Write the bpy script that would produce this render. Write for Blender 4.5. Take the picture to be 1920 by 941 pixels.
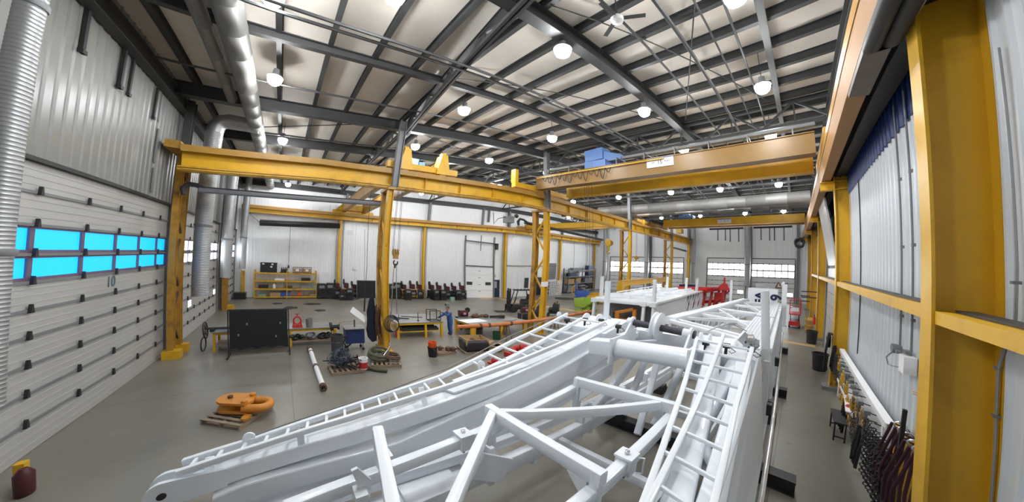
import bpy, bmesh, math, random
from mathutils import Vector, Matrix
random.seed(7)
S = bpy.context.scene
for o in list(bpy.data.objects): bpy.data.objects.remove(o)
COL = S.collection
PI = math.pi

# ---------------------------------------------------------------- camera
# wide lens with the radial profile of the photograph (angle = A1 r + A2 r^2 + A3 r^3 + A4 r^4, r = half widths)
H = 4.7
YAW, PITCH, ROLL = -0.8642659613958544, -0.028829692375392447, 0.03673287672996253
A1, A2, A3, A4 = 1.3324285024463778, 1.8613340063889692, -3.3346452492555825, 1.3443652422670955
def _rot(ax, t):
    c, s = math.cos(t), math.sin(t)
    m = Matrix.Identity(3)
    i, j = [(1, 2), (0, 2), (0, 1)][ax]
    m[i][i] = c; m[j][j] = c; m[i][j] = -s; m[j][i] = s
    return m
RC = _rot(2, ROLL) @ _rot(0, PITCH) @ _rot(1, YAW)
def _w(v): return Vector((v[0], v[2], -v[1]))
CAMX, CAMY, CAMZ = _w(RC[0]), _w(RC[1]), _w(RC[2])
cam_data = bpy.data.cameras.new('camera')
cam = bpy.data.objects.new('camera', cam_data); COL.objects.link(cam)
M4 = Matrix.Identity(4)
for i in range(3):
    M4[i][0] = CAMX[i]; M4[i][1] = -CAMY[i]; M4[i][2] = -CAMZ[i]
M4[2][3] = H
cam.matrix_world = M4
cam_data.type = 'PANO'
cam_data.sensor_width = 36.0
cam_data.sensor_fit = 'HORIZONTAL'
cam_data.clip_start = 0.05; cam_data.clip_end = 300
cam_data.panorama_type = 'FISHEYE_LENS_POLYNOMIAL'
cam_data.fisheye_fov = PI
cam_data.fisheye_polynomial_k0 = 0.0
cam_data.fisheye_polynomial_k1 = -A1 / 18.0
cam_data.fisheye_polynomial_k2 = -A2 / 18.0 ** 2
cam_data.fisheye_polynomial_k3 = -A3 / 18.0 ** 3
cam_data.fisheye_polynomial_k4 = -A4 / 18.0 ** 4
S.camera = cam

# ---------------------------------------------------------------- light and exposure
EXPOSURE = 0.3
LAMP = 170.0            # radiance of a lamp lens
SKYWIN = 6.0
S.view_settings.view_transform = 'Standard'
S.view_settings.look = 'None'
S.view_settings.exposure = EXPOSURE
S.view_settings.gamma = 1.0
S.view_settings.use_curve_mapping = False
world = bpy.data.worlds.new('world'); S.world = world
world.use_nodes = True
world.node_tree.nodes['Background'].inputs[0].default_value = (.8, .88, 1, 1)
world.node_tree.nodes['Background'].inputs[1].default_value = 0.3

# ---------------------------------------------------------------- where a point of the photograph lies in the hall
def ray(x, y):
    qx, qy = (x - 960) / 960, (y - 470.5) / 960
    r = math.hypot(qx, qy)
    th = A1 * r + A2 * r * r + A3 * r ** 3 + A4 * r ** 4
    k = math.sin(th) / max(r, 1e-9)
    v = Vector((qx * k, qy * k, math.cos(th)))
    return CAMX * v.x + CAMY * v.y + CAMZ * v.z
EYE = Vector((0, 0, H))
def PZ(x, y, z=0.0):
    d = ray(x, y); return EYE + d * ((z - H) / d.z)
def PX(x, y, X):
    d = ray(x, y); return EYE + d * (X / d.x)
def PY(x, y, Y):
    d = ray(x, y); return EYE + d * (Y / d.y)
def PL(x, y, a, b):                       # plane z = a + b*y
    d = ray(x, y); return EYE + d * ((a - H) / (d.z - b * d.y))
def V(*a): return Vector(a)

# ---------------------------------------------------------------- mesh builder
SPLIT = set('hinge hanger_rod leg_stiffener ladder_bracket leg_head pin_lug shaft_end mast_brace flank_upright lacing_bar conductor_bar conduit guard_block skid_plate skid_cross_beam grating_bar patch sticker drawer packing_block clip handle tube_flange stake_socket clamp_pin side_arm cable_loop hand_wheel bolt band end_collar stringer bottom_board tray pump part ring_bolt crown_strut crown_plate deck_fitting skid mast_lacing cable_coil roller_shaft trolley_rail sheave_case eyes ears end_sub crate_sides wheel castor post piled_gear scissor_arm channel_leg leg_brace skid_gusset hoist_rope rope capacity grinder'.split())
class MB:
    def __init__(s): s.v = []; s.f = []; s.isl = []
    def add(s, vs, fs):
        b = len(s.v); s.isl.append((b, len(s.f))); s.v += [tuple(v) for v in vs]; s.f += [tuple(i + b for i in f) for f in fs]; return s
    def sweep(s, sec, p, q, up=(0, 0, 1), sec2=None):
        p, q = Vector(p), Vector(q); t = (q - p).normalized(); up = Vector(up)
        if abs(t.dot(up.normalized())) > .98: up = Vector((0, 1, 0)) if abs(t.y) < .9 else Vector((1, 0, 0))
        a = t.cross(up).normalized(); b = a.cross(t).normalized()
        n = len(sec); sec2 = sec2 or sec
        vs = [p + a * x + b * y for x, y in sec] + [q + a * x + b * y for x, y in sec2]
        fs = [(i, (i + 1) % n, n + (i + 1) % n, n + i) for i in range(n)] + [tuple(range(n - 1, -1, -1)), tuple(range(n, 2 * n))]
        return s.add(vs, fs)
    def box(s, c, sz, rz=0.0):
        c = Vector(c); x, y, z = [k / 2 for k in sz]
        R = Matrix.Rotation(rz, 3, 'Z')
        vs = [c + R @ Vector((i * x, j * y, k * z)) for i in (-1, 1) for j in (-1, 1) for k in (-1, 1)]
        return s.add(vs, [(0, 1, 3, 2), (4, 6, 7, 5), (0, 4, 5, 1), (2, 3, 7, 6), (0, 2, 6, 4), (1, 5, 7, 3)])
    def span(s, a, b):                    # axis aligned box between two corners
        a, b = Vector(a), Vector(b)
        return s.box((a + b) / 2, [abs(k) for k in (b - a)])
    def bar(s, p, q, w, h, up=(0, 0, 1), ch=0.0, w2=None, h2=None):
        def sec(w, h):
            x, y = w / 2, h / 2
            if ch <= 0: return [(-x, -y), (x, -y), (x, y), (-x, y)]
            c = min(ch, x * .9, y * .9); k = c * .3
            return [(-x + c, -y), (x - c, -y), (x - k, -y + k), (x, -y + c), (x, y - c), (x - k, y - k), (x - c, y), (-x + c, y), (-x + k, y - k), (-x, y - c), (-x, -y + c), (-x + k, -y + k)]
        return s.sweep(sec(w, h), p, q, up, sec(w2 or w, h2 or h))
    def tube(s, p, q, r, n=12, r2=None):
        c = [(math.cos(2 * PI * i / n), math.sin(2 * PI * i / n)) for i in range(n)]
        return s.sweep([(r * x, r * y) for x, y in c], p, q, (0, 0, 1), [((r2 or r) * x, (r2 or r) * y) for x, y in c])
    def pipe(s, p, q, r, ri, n=16):       # open hollow pipe
        p, q = Vector(p), Vector(q); t = (q - p).normalized(); up = Vector((0, 0, 1)) if abs(t.z) < .9 else Vector((1, 0, 0))
        a = t.cross(up).normalized(); b = a.cross(t)
        vs = []
        for o, rr in ((p, r), (q, r), (q, ri), (p, ri)):
            vs += [o + a * rr * math.cos(2 * PI * i / n) + b * rr * math.sin(2 * PI * i / n) for i in range(n)]
        fs = []
        for k in range(4):
            for i in range(n):
                j = (i + 1) % n; k2 = (k + 1) % 4
                fs.append((k * n + i, k * n + j, k2 * n + j, k2 * n + i))
        return s.add(vs, fs)
    def path(s, pts, r, n=6):
        pts = [Vector(p) for p in pts]; vs = []; fs = []; m = len(pts)
        prev = None
        for i, p in enumerate(pts):
            t = (pts[min(i + 1, m - 1)] - pts[max(i - 1, 0)])
            t = t.normalized() if t.length > 1e-9 else Vector((0, 0, 1))
            if prev is None:
                u = Vector((0, 0, 1)) if abs(t.z) < .9 else Vector((1, 0, 0)); a = t.cross(u).normalized()
            else:
                a = prev - t * prev.dot(t)
                a = a.normalized() if a.length > 1e-6 else t.orthogonal().normalized()
            prev = a; b = t.cross(a)
            rr = r[i] if isinstance(r, (list, tuple)) else r
            vs += [p + a * rr * math.cos(2 * PI * k / n) + b * rr * math.sin(2 * PI * k / n) for k in range(n)]
        for i in range(m - 1):
            for k in range(n):
                fs.append((i * n + k, i * n + (k + 1) % n, (i + 1) * n + (k + 1) % n, (i + 1) * n + k))
        fs += [tuple(range(n - 1, -1, -1)), tuple(range((m - 1) * n, m * n))]
        return s.add(vs, fs)
    def ibeam(s, p, q, w, h, tf=.03, tw=.02, up=(0, 0, 1)):
        x, y, t = w / 2, h / 2, tw / 2
        return s.sweep([(-x, -y), (x, -y), (x, -y + tf), (t, -y + tf), (t, y - tf), (x, y - tf), (x, y), (-x, y), (-x, y - tf), (-t, y - tf), (-t, -y + tf), (-x, -y + tf)], p, q, up)
    def chan(s, p, q, w, h, t=.02, up=(0, 0, 1)):   # channel open to +a
        x, y = w / 2, h / 2
        return s.sweep([(-x, -y), (x, -y), (x, -y + t), (-x + t, -y + t), (-x + t, y - t), (x, y - t), (x, y), (-x, y)], p, q, up)
    def prism(s, pts, off):               # planar outline pushed along off
        n = len(pts); off = Vector(off); pts = [Vector(p) for p in pts]
        return s.add(pts + [p + off for p in pts], [(i, (i + 1) % n, n + (i + 1) % n, n + i) for i in range(n)] + [tuple(range(n - 1, -1, -1)), tuple(range(n, 2 * n))])
    def lathe(s, c, prof, axis=(0, 0, 1), n=20):    # profile of (radius, along axis)
        c = Vector(c); ax = Vector(axis).normalized(); a = ax.orthogonal().normalized(); b = ax.cross(a)
        vs = []; fs = []; m = len(prof)
        for r, h in prof:
            vs += [c + ax * h + (a * math.cos(2 * PI * k / n) + b * math.sin(2 * PI * k / n)) * max(r, 1e-4) for k in range(n)]
        for i in range(m - 1):
            for k in range(n):
                fs.append((i * n + k, i * n + (k + 1) % n, (i + 1) * n + (k + 1) % n, (i + 1) * n + k))
        fs += [tuple(range(n - 1, -1, -1)), tuple(range((m - 1) * n, m * n))]
        return s.add(vs, fs)
    def torus(s, c, R, r, axis=(0, 0, 1), n=24, k=8, arc=1.0, start=0.0):
        c = Vector(c); ax = Vector(axis).normalized(); a = ax.orthogonal().normalized(); b = ax.cross(a)
        m = n if arc >= 1 else n + 1; vs = []; fs = []
        for i in range(m):
            t = start + 2 * PI * arc * i / n; d = a * math.cos(t) + b * math.sin(t)
            vs += [c + d * (R + r * math.cos(2 * PI * j / k)) + ax * r * math.sin(2 * PI * j / k) for j in range(k)]
        for i in range(n):
            for j in range(k):
                i2 = (i + 1) % m
                fs.append((i * k + j, i2 * k + j, i2 * k + (j + 1) % k, i * k + (j + 1) % k))
        if arc < 1: fs += [tuple(range(k - 1, -1, -1)), tuple(range((m - 1) * k, m * k))]
        return s.add(vs, fs)
    def ball(s, c, r, sc=(1, 1, 1), n=12, m=8):
        c = Vector(c); vs = []; fs = []
        for i in range(m + 1):
            t = PI * i / m
            for k in range(n):
                p = 2 * PI * k / n
                vs.append(c + Vector((r * sc[0] * math.sin(t) * math.cos(p), r * sc[1] * math.sin(t) * math.sin(p), r * sc[2] * math.cos(t))))
        for i in range(m):
            for k in range(n):
                fs.append((i * n + k, i * n + (k + 1) % n, (i + 1) * n + (k + 1) % n, (i + 1) * n + k))
        return s.add(vs, fs)
    def pieces(s):
        for (v0, f0), (v1, f1) in zip(s.isl, s.isl[1:] + [(len(s.v), len(s.f))]):
            q = MB(); q.v = s.v[v0:v1]; q.f = [tuple(i - v0 for i in f) for f in s.f[f0:f1]]; q.isl = [(0, 0)]; yield q
    def build(s, name, mt, parent=None, angle=35, weld=True):
        if parent and name in SPLIT and len(s.isl) > 1:
            return [q.build(name, mt, parent, angle, weld) for q in s.pieces()][0]
        me = bpy.data.meshes.new(name); bm = bmesh.new()
        vv = [bm.verts.new(v) for v in s.v]
        for f in s.f:
            try: bm.faces.new([vv[i] for i in f])
            except ValueError: pass
        if weld: bmesh.ops.remove_doubles(bm, verts=bm.verts, dist=1e-5)
        bmesh.ops.recalc_face_normals(bm, faces=bm.faces)
        bm.to_mesh(me); bm.free()
        me.polygons.foreach_set('use_smooth', [True] * len(me.polygons))
        me.set_sharp_from_angle(angle=math.radians(angle))
        for x in (mt if isinstance(mt, (list, tuple)) else [mt]): me.materials.append(x)
        o = bpy.data.objects.new(name, me); COL.objects.link(o)
        if parent: adopt(o, parent)
        return o
def adopt(o, parent):                    # meshes are built in hall coordinates; keep them there under an Empty at the thing's base
    root = parent if parent.type == 'EMPTY' else parent.parent
    if root is not None and not root.get('_local'):
        o.data.transform(Matrix.Translation(-root.location))
    o.parent = parent
def tag(o, label=None, cat=None, group=None, kind=None):
    if label: o['label'] = label
    if cat: o['category'] = cat
    if group: o['group'] = group
    if kind: o['kind'] = kind
    return o
def thing(name, loc, label, cat, group=None, kind=None, local=False):
    o = bpy.data.objects.new(name, None); COL.objects.link(o)
    o.location = loc; o.empty_display_size = .2
    if local: o['_local'] = 1
    return tag(o, label, cat, group, kind)
def copy_tree(o, loc, rz=0.0, label=None):
    def cp(x, par):
        c = x.copy(); COL.objects.link(c); c.parent = par
        for ch in list(x.children): cp(ch, c)
        return c
    c = cp(o, None); c.location = loc; c.rotation_euler = (0, 0, rz)
    if label: c['label'] = label
    return c
def one(mb, name, mt, label, cat, group=None, kind=None, angle=35):
    return tag(mb.build(name, mt, None, angle), label, cat, group, kind)
def several(mb, name, mt, labels, cat, group=None):
    for i, q in enumerate(mb.pieces()): one(q, name, mt, labels[min(i, len(labels) - 1)], cat, group)
def text(name, body, size, mat4, mt, parent=None, ext=.004, bold=0.0):
    cu = bpy.data.curves.new(name, 'FONT'); cu.body = body; cu.size = size; cu.extrude = ext; cu.offset = bold
    cu.align_x = 'CENTER'; cu.align_y = 'CENTER'
    cu.materials.append(mt)
    tmp = bpy.data.objects.new(name + '_t', cu); COL.objects.link(tmp)
    bpy.context.view_layer.update()
    me = bpy.data.meshes.new_from_object(tmp.evaluated_get(bpy.context.evaluated_depsgraph_get()))
    bpy.data.objects.remove(tmp); me.transform(mat4)
    if not me.materials: me.materials.append(mt)
    o = bpy.data.objects.new(name, me); COL.objects.link(o)
    if parent: adopt(o, parent)
    return o
def frame(c, xdir, ydir):                # matrix whose local x, y are along the given directions
    x = Vector(xdir).normalized(); y = Vector(ydir).normalized(); z = x.cross(y)
    m = Matrix.Identity(4)
    for i in range(3): m[i][0] = x[i]; m[i][1] = y[i]; m[i][2] = z[i]; m[i][3] = Vector(c)[i]
    return m

# ---------------------------------------------------------------- materials
def mat(name, col, rough=.5, metal=0.0, var=.0, scale=3.0, bump=0.0, bscale=30.0, dirt=None, dscale=1.2, damt=.0, spec=.5, emit=None, estr=0.0, coat=0.0):
    m = bpy.data.materials.new(name); m.use_nodes = True
    nt = m.node_tree; n = nt.nodes; L = nt.links; b = n['Principled BSDF']
    b.inputs['Roughness'].default_value = rough; b.inputs['Metallic'].default_value = metal
    b.inputs['Specular IOR Level'].default_value = spec
    b.inputs['Coat Weight'].default_value = coat
    c4 = (*col, 1)
    b.inputs['Base Color'].default_value = c4
    if var or damt or bump:
        tc = n.new('ShaderNodeTexCoord')
    out = None
    if var:
        nz = n.new('ShaderNodeTexNoise'); nz.inputs['Scale'].default_value = scale; nz.inputs['Detail'].default_value = 5
        L.new(tc.outputs['Object'], nz.inputs['Vector'])
        mx = n.new('ShaderNodeMix'); mx.data_type = 'RGBA'
        mx.inputs[6].default_value = (*[max(0, k * (1 - var)) for k in col], 1)
        mx.inputs[7].default_value = (*[min(1, k * (1 + var)) for k in col], 1)
        L.new(nz.outputs[0], mx.inputs[0]); out = mx.outputs[2]
    if damt:
        nz = n.new('ShaderNodeTexNoise'); nz.inputs['Scale'].default_value = dscale; nz.inputs['Detail'].default_value = 7; nz.inputs['Roughness'].default_value = .65
        L.new(tc.outputs['Object'], nz.inputs['Vector'])
        rp = n.new('ShaderNodeMapRange'); rp.inputs[1].default_value = .5; rp.inputs[2].default_value = .72; rp.inputs[3].default_value = 0; rp.inputs[4].default_value = damt
        L.new(nz.outputs[0], rp.inputs[0])
        mx = n.new('ShaderNodeMix'); mx.data_type = 'RGBA'
        if out: L.new(out, mx.inputs[6])
        else: mx.inputs[6].default_value = c4
        mx.inputs[7].default_value = (*(dirt or (.05, .04, .03)), 1)
        L.new(rp.outputs[0], mx.inputs[0]); out = mx.outputs[2]
    if out: L.new(out, b.inputs['Base Color'])
    if bump:
        nz = n.new('ShaderNodeTexNoise'); nz.inputs['Scale'].default_value = bscale; nz.inputs['Detail'].default_value = 4
        L.new(tc.outputs['Object'], nz.inputs['Vector'])
        bp = n.new('ShaderNodeBump'); bp.inputs['Strength'].default_value = bump; bp.inputs['Distance'].default_value = .02
        L.new(nz.outputs[0], bp.inputs['Height']); L.new(bp.outputs[0], b.inputs['Normal'])
    if emit:
        b.inputs['Emission Color'].default_value = (*emit, 1); b.inputs['Emission Strength'].default_value = estr
    return m
WHITE = mat('white gloss paint', (.87, .915, .98), .3, var=.04, scale=1.5, coat=.3)  # the bluish light of the sky windows is tinted into this white
WHITE2 = mat('white gloss paint slightly soiled', (.82, .855, .91), .35, var=.05, scale=1.2, damt=.12, dirt=(.4, .37, .33), dscale=2.5)
YEL = mat('safety yellow paint', (.70, .40, .018), .42, var=.10, scale=.8, damt=.35, dirt=(.25, .12, .02), dscale=1.1)
YELW = mat('worn yellow paint', (.62, .35, .025), .45, var=.12, scale=2, damt=.75, dirt=(.12, .06, .02), dscale=1.6)
YELR = mat('rust streaked yellow paint', (.42, .22, .025), .55, var=.2, scale=2, damt=.9, dirt=(.09, .045, .02), dscale=1.8)
YELD = mat('shaded yellow crane paint', (.40, .215, .04), .45, var=.12, scale=.7, damt=.35, dirt=(.16, .09, .03), dscale=.9)  # darker copy of the yellow; shadow on the runway caps is in the colour
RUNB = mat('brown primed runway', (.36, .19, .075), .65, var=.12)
RAIL = mat('orange primed rail', (.60, .22, .09), .6, var=.15, scale=2)
ORANGE = mat('orange paint', (.62, .24, .03), .42, var=.1, scale=4, damt=.15)
ORPIPE = mat('orange primer', (.62, .20, .06), .5, var=.15, scale=3, damt=.2, dirt=(.2, .08, .03))
REDOR = mat('orange red plastic', (.75, .09, .01), .45)
RED = mat('red paint', (.50, .025, .02), .4, var=.15, scale=4, damt=.2)
MAROON = mat('maroon casing', (.07, .012, .016), .4, var=.2, scale=8)
PINK = mat('pale pink decal', (.65, .35, .42), .5)
BLUE = mat('blue crane paint', (.10, .19, .42), .45, var=.1, scale=3)
BLUEC = mat('blue machine casing', (.018, .035, .12), .4, var=.15, scale=5)
BLUEB = mat('blue plastic', (.03, .10, .42), .45)
JACKET = mat('dark blue work cloth', (.006, .009, .022), .8, var=.3, scale=6)
NAVY = mat('navy paint', (.012, .018, .06), .4)
BANDBL = mat('dark blue cladding', (.006, .025, .13), .4, var=.15, scale=.6)
STEEL = mat('dark roof steel', (.05, .051, .052), .55, var=.2, scale=1)
GALV = mat('galvanised sheet', (.42, .43, .44), .42, metal=.6, var=.14, scale=3)
DUCT = mat('dull grey duct sheet', (.21, .205, .195), .55, metal=.25, var=.12, scale=1.5, damt=.2, dirt=(.15, .14, .13))
HOOD = mat('dark grey hood', (.03, .028, .027), .55, var=.15)
HOODT = mat('tan grey hood', (.15, .12, .10), .55, var=.15)
GREY = mat('grey painted steel', (.20, .205, .215), .5, var=.15, scale=2)
DARK = mat('blackened steel', (.025, .025, .027), .5, var=.3, scale=5)
BLACK = mat('black rubber', (.012, .012, .013), .6)
BLACKP = mat('black plastic', (.02, .02, .021), .38)
CANVAS = mat('black canvas screen', (.008, .0085, .01), .7, var=.4, scale=3, bump=.25, bscale=4)
CHROME = mat('bright bare steel', (.62, .62, .63), .25, metal=.9, var=.1, scale=6)
TABLE = mat('bare steel plate', (.34, .34, .34), .38, metal=.6, var=.2, scale=2, damt=.3, dirt=(.12, .11, .1))
RUST = mat('rusty steel', (.11, .055, .03), .7, var=.4, scale=6)
WOOD = mat('weathered pallet wood', (.30, .225, .155), .75, var=.3, scale=5, bump=.2)
CARD = mat('cardboard', (.42, .28, .14), .75, var=.08, scale=4)
PAPER = mat('white paper', (.85, .85, .86), .6)
GREEN = mat('lime green paint', (.30, .46, .05), .45, var=.15, scale=3, damt=.25)
GREEND = mat('dark green pail', (.015, .08, .035), .4)
TEAL = mat('faded green plastic', (.25, .45, .35), .5)
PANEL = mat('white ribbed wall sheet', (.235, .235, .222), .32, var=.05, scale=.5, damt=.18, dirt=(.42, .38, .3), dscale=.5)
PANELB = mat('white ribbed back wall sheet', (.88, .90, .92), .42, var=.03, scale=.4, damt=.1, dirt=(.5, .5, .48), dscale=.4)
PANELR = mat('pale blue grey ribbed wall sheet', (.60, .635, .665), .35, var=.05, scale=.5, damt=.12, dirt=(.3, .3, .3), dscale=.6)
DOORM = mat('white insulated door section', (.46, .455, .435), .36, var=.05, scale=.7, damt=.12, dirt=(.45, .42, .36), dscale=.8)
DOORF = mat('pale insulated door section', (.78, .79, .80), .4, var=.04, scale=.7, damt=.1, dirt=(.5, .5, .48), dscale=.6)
DRUM = mat('dark drum steel', (.05, .05, .054), .5, var=.3, scale=4)
YELB = mat('unlit yellow girder paint', (.25, .135, .03), .4, var=.12, scale=.7, damt=.35, dirt=(.12, .07, .03), dscale=.9)  # near girder's yellow, its unlit front darkened into the colour
MULL = mat('door window mullion', (.16, .11, .16), .4)
INSUL = mat('white roof insulation', (.78, .715, .63), .75, var=.12, scale=.9, bump=.4, bscale=2)
SKIN = mat('skin', (.45, .25, .17), .5)
COVER = mat('blue coverall cloth', (.035, .09, .28), .75, var=.2, scale=12)
GLASS = mat('dark window glass', (.05, .06, .07), .1, spec=.8)
LENS = mat('lamp lens', (1, 1, 1), .4, emit=(.96, .985, 1.0), estr=LAMP)
SKYB = mat('blue film window lit by the sky', (.02, .3, .9), .35, emit=(.0, .37, 1.0), estr=1.25)
SKYW = mat('window lit by the bright sky', (.8, .85, .9), .3, emit=(.88, .94, 1.0), estr=SKYWIN)
PURPLE = mat('dark purple sling webbing', (.05, .012, .028), .7, var=.2, scale=10)
HOSEG = mat('olive rubber hose', (.07, .075, .035), .55, var=.2, scale=5)
WIREB = mat('blue grey scrap wire', (.075, .095, .125), .4, metal=.4, var=.3, scale=8)
YLINE = mat('floor line paint', (.55, .37, .14), .5, var=.15, scale=3)
GRIP = mat('dark blue grey sleeve', (.045, .045, .06), .55, var=.35, scale=14)
BRASS = mat('tarnished hoist yellow', (.45, .27, .08), .5, var=.2, scale=6)
SIGN = mat('sign white', (.74, .75, .77), .4, var=.03)
LETTER = mat('lettering grey black', (.03, .03, .035), .5)
LETTERB = mat('lettering navy', (.01, .014, .075), .4)
LETTERG = mat('lettering grey blue', (.10, .19, .24), .5)
def floor_mat():
    m = mat('power floated concrete', (.22, .205, .18), .42)
    nt = m.node_tree; n = nt.nodes; L = nt.links; b = n['Principled BSDF']
    tc = n.new('ShaderNodeTexCoord')
    def noise(sc, det=6, ro=.6):
        z = n.new('ShaderNodeTexNoise'); z.inputs['Scale'].default_value = sc; z.inputs['Detail'].default_value = det; z.inputs['Roughness'].default_value = ro
        L.new(tc.outputs['Object'], z.inputs['Vector']); return z
    def mix(a, bc, fac, lo, hi, amt):
        r = n.new('ShaderNodeMapRange'); r.inputs[1].default_value = lo; r.inputs[2].default_value = hi; r.inputs[4].default_value = amt
        L.new(fac, r.inputs[0]); x = n.new('ShaderNodeMix'); x.data_type = 'RGBA'
        L.new(r.outputs[0], x.inputs[0])
        if isinstance(a, tuple): x.inputs[6].default_value = a
        else: L.new(a, x.inputs[6])
        x.inputs[7].default_value = bc; return x.outputs[2]
    c = mix((.235, .218, .182, 1), (.165, .152, .125, 1), noise(.35).outputs[0], .35, .68, 1)
    c = mix(c, (.27, .252, .215, 1), noise(1.4).outputs[0], .5, .75, .6)
    c = mix(c, (.075, .068, .058, 1), noise(.8, 8, .7).outputs[0], .62, .74, .75)
    c = mix(c, (.10, .09, .08, 1), noise(6, 8, .75).outputs[0], .6, .75, .35)
    # saw-cut joints every six metres
    sp = n.new('ShaderNodeSeparateXYZ'); L.new(tc.outputs['Object'], sp.inputs[0])
    for k in (0, 1):
        md = n.new('ShaderNodeMath'); md.operation = 'PINGPONG'; md.inputs[1].default_value = 3.0; L.new(sp.outputs[k], md.inputs[0])
        lt = n.new('ShaderNodeMath'); lt.operation = 'LESS_THAN'; lt.inputs[1].default_value = .012; L.new(md.outputs[0], lt.inputs[0])
        c = mix(c, (.07, .065, .06, 1), lt.outputs[0], 0, 1, .7)
    L.new(c, b.inputs['Base Color'])
    r = n.new('ShaderNodeMapRange'); r.inputs[3].default_value = .24; r.inputs[4].default_value = .46
    L.new(noise(1.1).outputs[0], r.inputs[0]); L.new(r.outputs[0], b.inputs['Roughness'])
    return m
FLOOR = floor_mat()
# ================================================================ the hall
YD, XB, XR, YF = -5.1, -34.4, 1.95, 50.0          # door wall, back wall, right wall, far wall
def roofz(y): return 11.5 + .055 * (y + 5.1) if y < 22.5 else 11.5 + .055 * 27.6 - .05 * (y - 22.5)
def struct(mb, name, mt, label, cat, parent=None, angle=35):
    o = mb.build(name, mt, parent, angle)
    return tag(o, label, cat, None, 'structure') if parent is None else o

m = MB(); m.span((XB - .3, YD - 1.2, -.2), (XR + 1.2, YF + .4, 0))
struct(m, 'floor', FLOOR, 'smooth grey concrete workshop floor with stains and joints', 'floor')

def ribbed(m, a, b, z0, z1, nrm, pitch=.3, dep=.03, base=.12):
    """wall sheet from a to b (xy), ribs standing out along nrm"""
    a, b, nrm = Vector((*a, 0)), Vector((*b, 0)), Vector((*nrm, 0)); d = (b - a); Ln = d.length; d.normalize()
    pts = []; k = 0; n = max(1, int(Ln / pitch)); p = Ln / n
    for i in range(n):
        o = i * p
        pts += [(o, 0), (o + p * .70, 0), (o + p * .78, dep), (o + p * .92, dep)]
    pts.append((Ln, 0))
    out = [a + d * u + nrm * w for u, w in pts]
    out += [b - nrm * base, a - nrm * base]
    m.prism([p + Vector((0, 0, z0)) for p in out], (0, 0, z1 - z0))

# door wall: strip above the doors and piers between them
D1, D2, D3 = (-16.65, -7.9), (-26.6, -18.6), (-34.2, -28.3)
HEAD = 6.35
m = MB(); ribbed(m, (XB, YD), (XR, YD), HEAD, 11.6, (0, 1), .31)
for a, b in ((D3[1], D2[0]), (D2[1], D1[0]), (D1[1], XR), (XB, D3[0])):
    if b - a > .02: ribbed(m, (a, YD), (b, YD), 0, HEAD, (0, 1), .31)
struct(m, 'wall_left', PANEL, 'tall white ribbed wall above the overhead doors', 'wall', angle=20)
m = MB(); ribbed(m, (XB, YF), (XB, YD), 0, 12.9, (1, 0), .3, .022)
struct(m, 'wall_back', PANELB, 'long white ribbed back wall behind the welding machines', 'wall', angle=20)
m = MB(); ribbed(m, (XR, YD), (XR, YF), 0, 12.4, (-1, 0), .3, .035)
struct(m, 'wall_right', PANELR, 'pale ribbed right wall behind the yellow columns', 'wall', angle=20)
m = MB(); ribbed(m, (XR - .036, 6.2), (XR - .036, YF), 7.62, 8.75, (-1, 0), .3, .035, .01)
o = one(m, 'wall_stripe', BANDBL, 'broad dark blue band along the top of the right wall', 'wall cladding', kind='structure', angle=20)
# far wall with four door openings
FD = [(PY(1145, 500, YF).x, PY(1208, 500, YF).x), (PY(1216, 500, YF).x, PY(1281, 500, YF).x), (PY(1327, 500, YF).x, PY(1398, 500, YF).x), (PY(1409, 500, YF).x, PY(1490, 500, YF).x)]
FH = 5.9
m = MB(); ribbed(m, (XR, YF), (XB, YF), FH, 12.4, (0, -1), .3)
ed = [XB] + [k for p in FD for k in p] + [XR]
for a, b in zip(ed[::2], ed[1::2]): ribbed(m, (b, YF), (a, YF), 0, FH, (0, -1), .3)
struct(m, 'wall_far', PANELB, 'far end wall with four wide overhead doors', 'wall', angle=20)
m = MB()
ys = [YD - .4, 22.5, YF + .4]
for y0, y1 in zip(ys, ys[1:]):
    n = 24
m = MB()
prof = [(YD - .4, roofz(YD - .4)), (22.5, roofz(22.5)), (YF + .4, roofz(YF + .4))]
m.prism([Vector((XB - .4, y, z)) for y, z in prof] + [Vector((XB - .4, y, z + .3)) for y, z in prof[::-1]], (XR - XB + 1.6, 0, 0))
struct(m, 'ceiling', INSUL, 'white fabric faced roof insulation above the dark purlins', 'ceiling')

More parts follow.
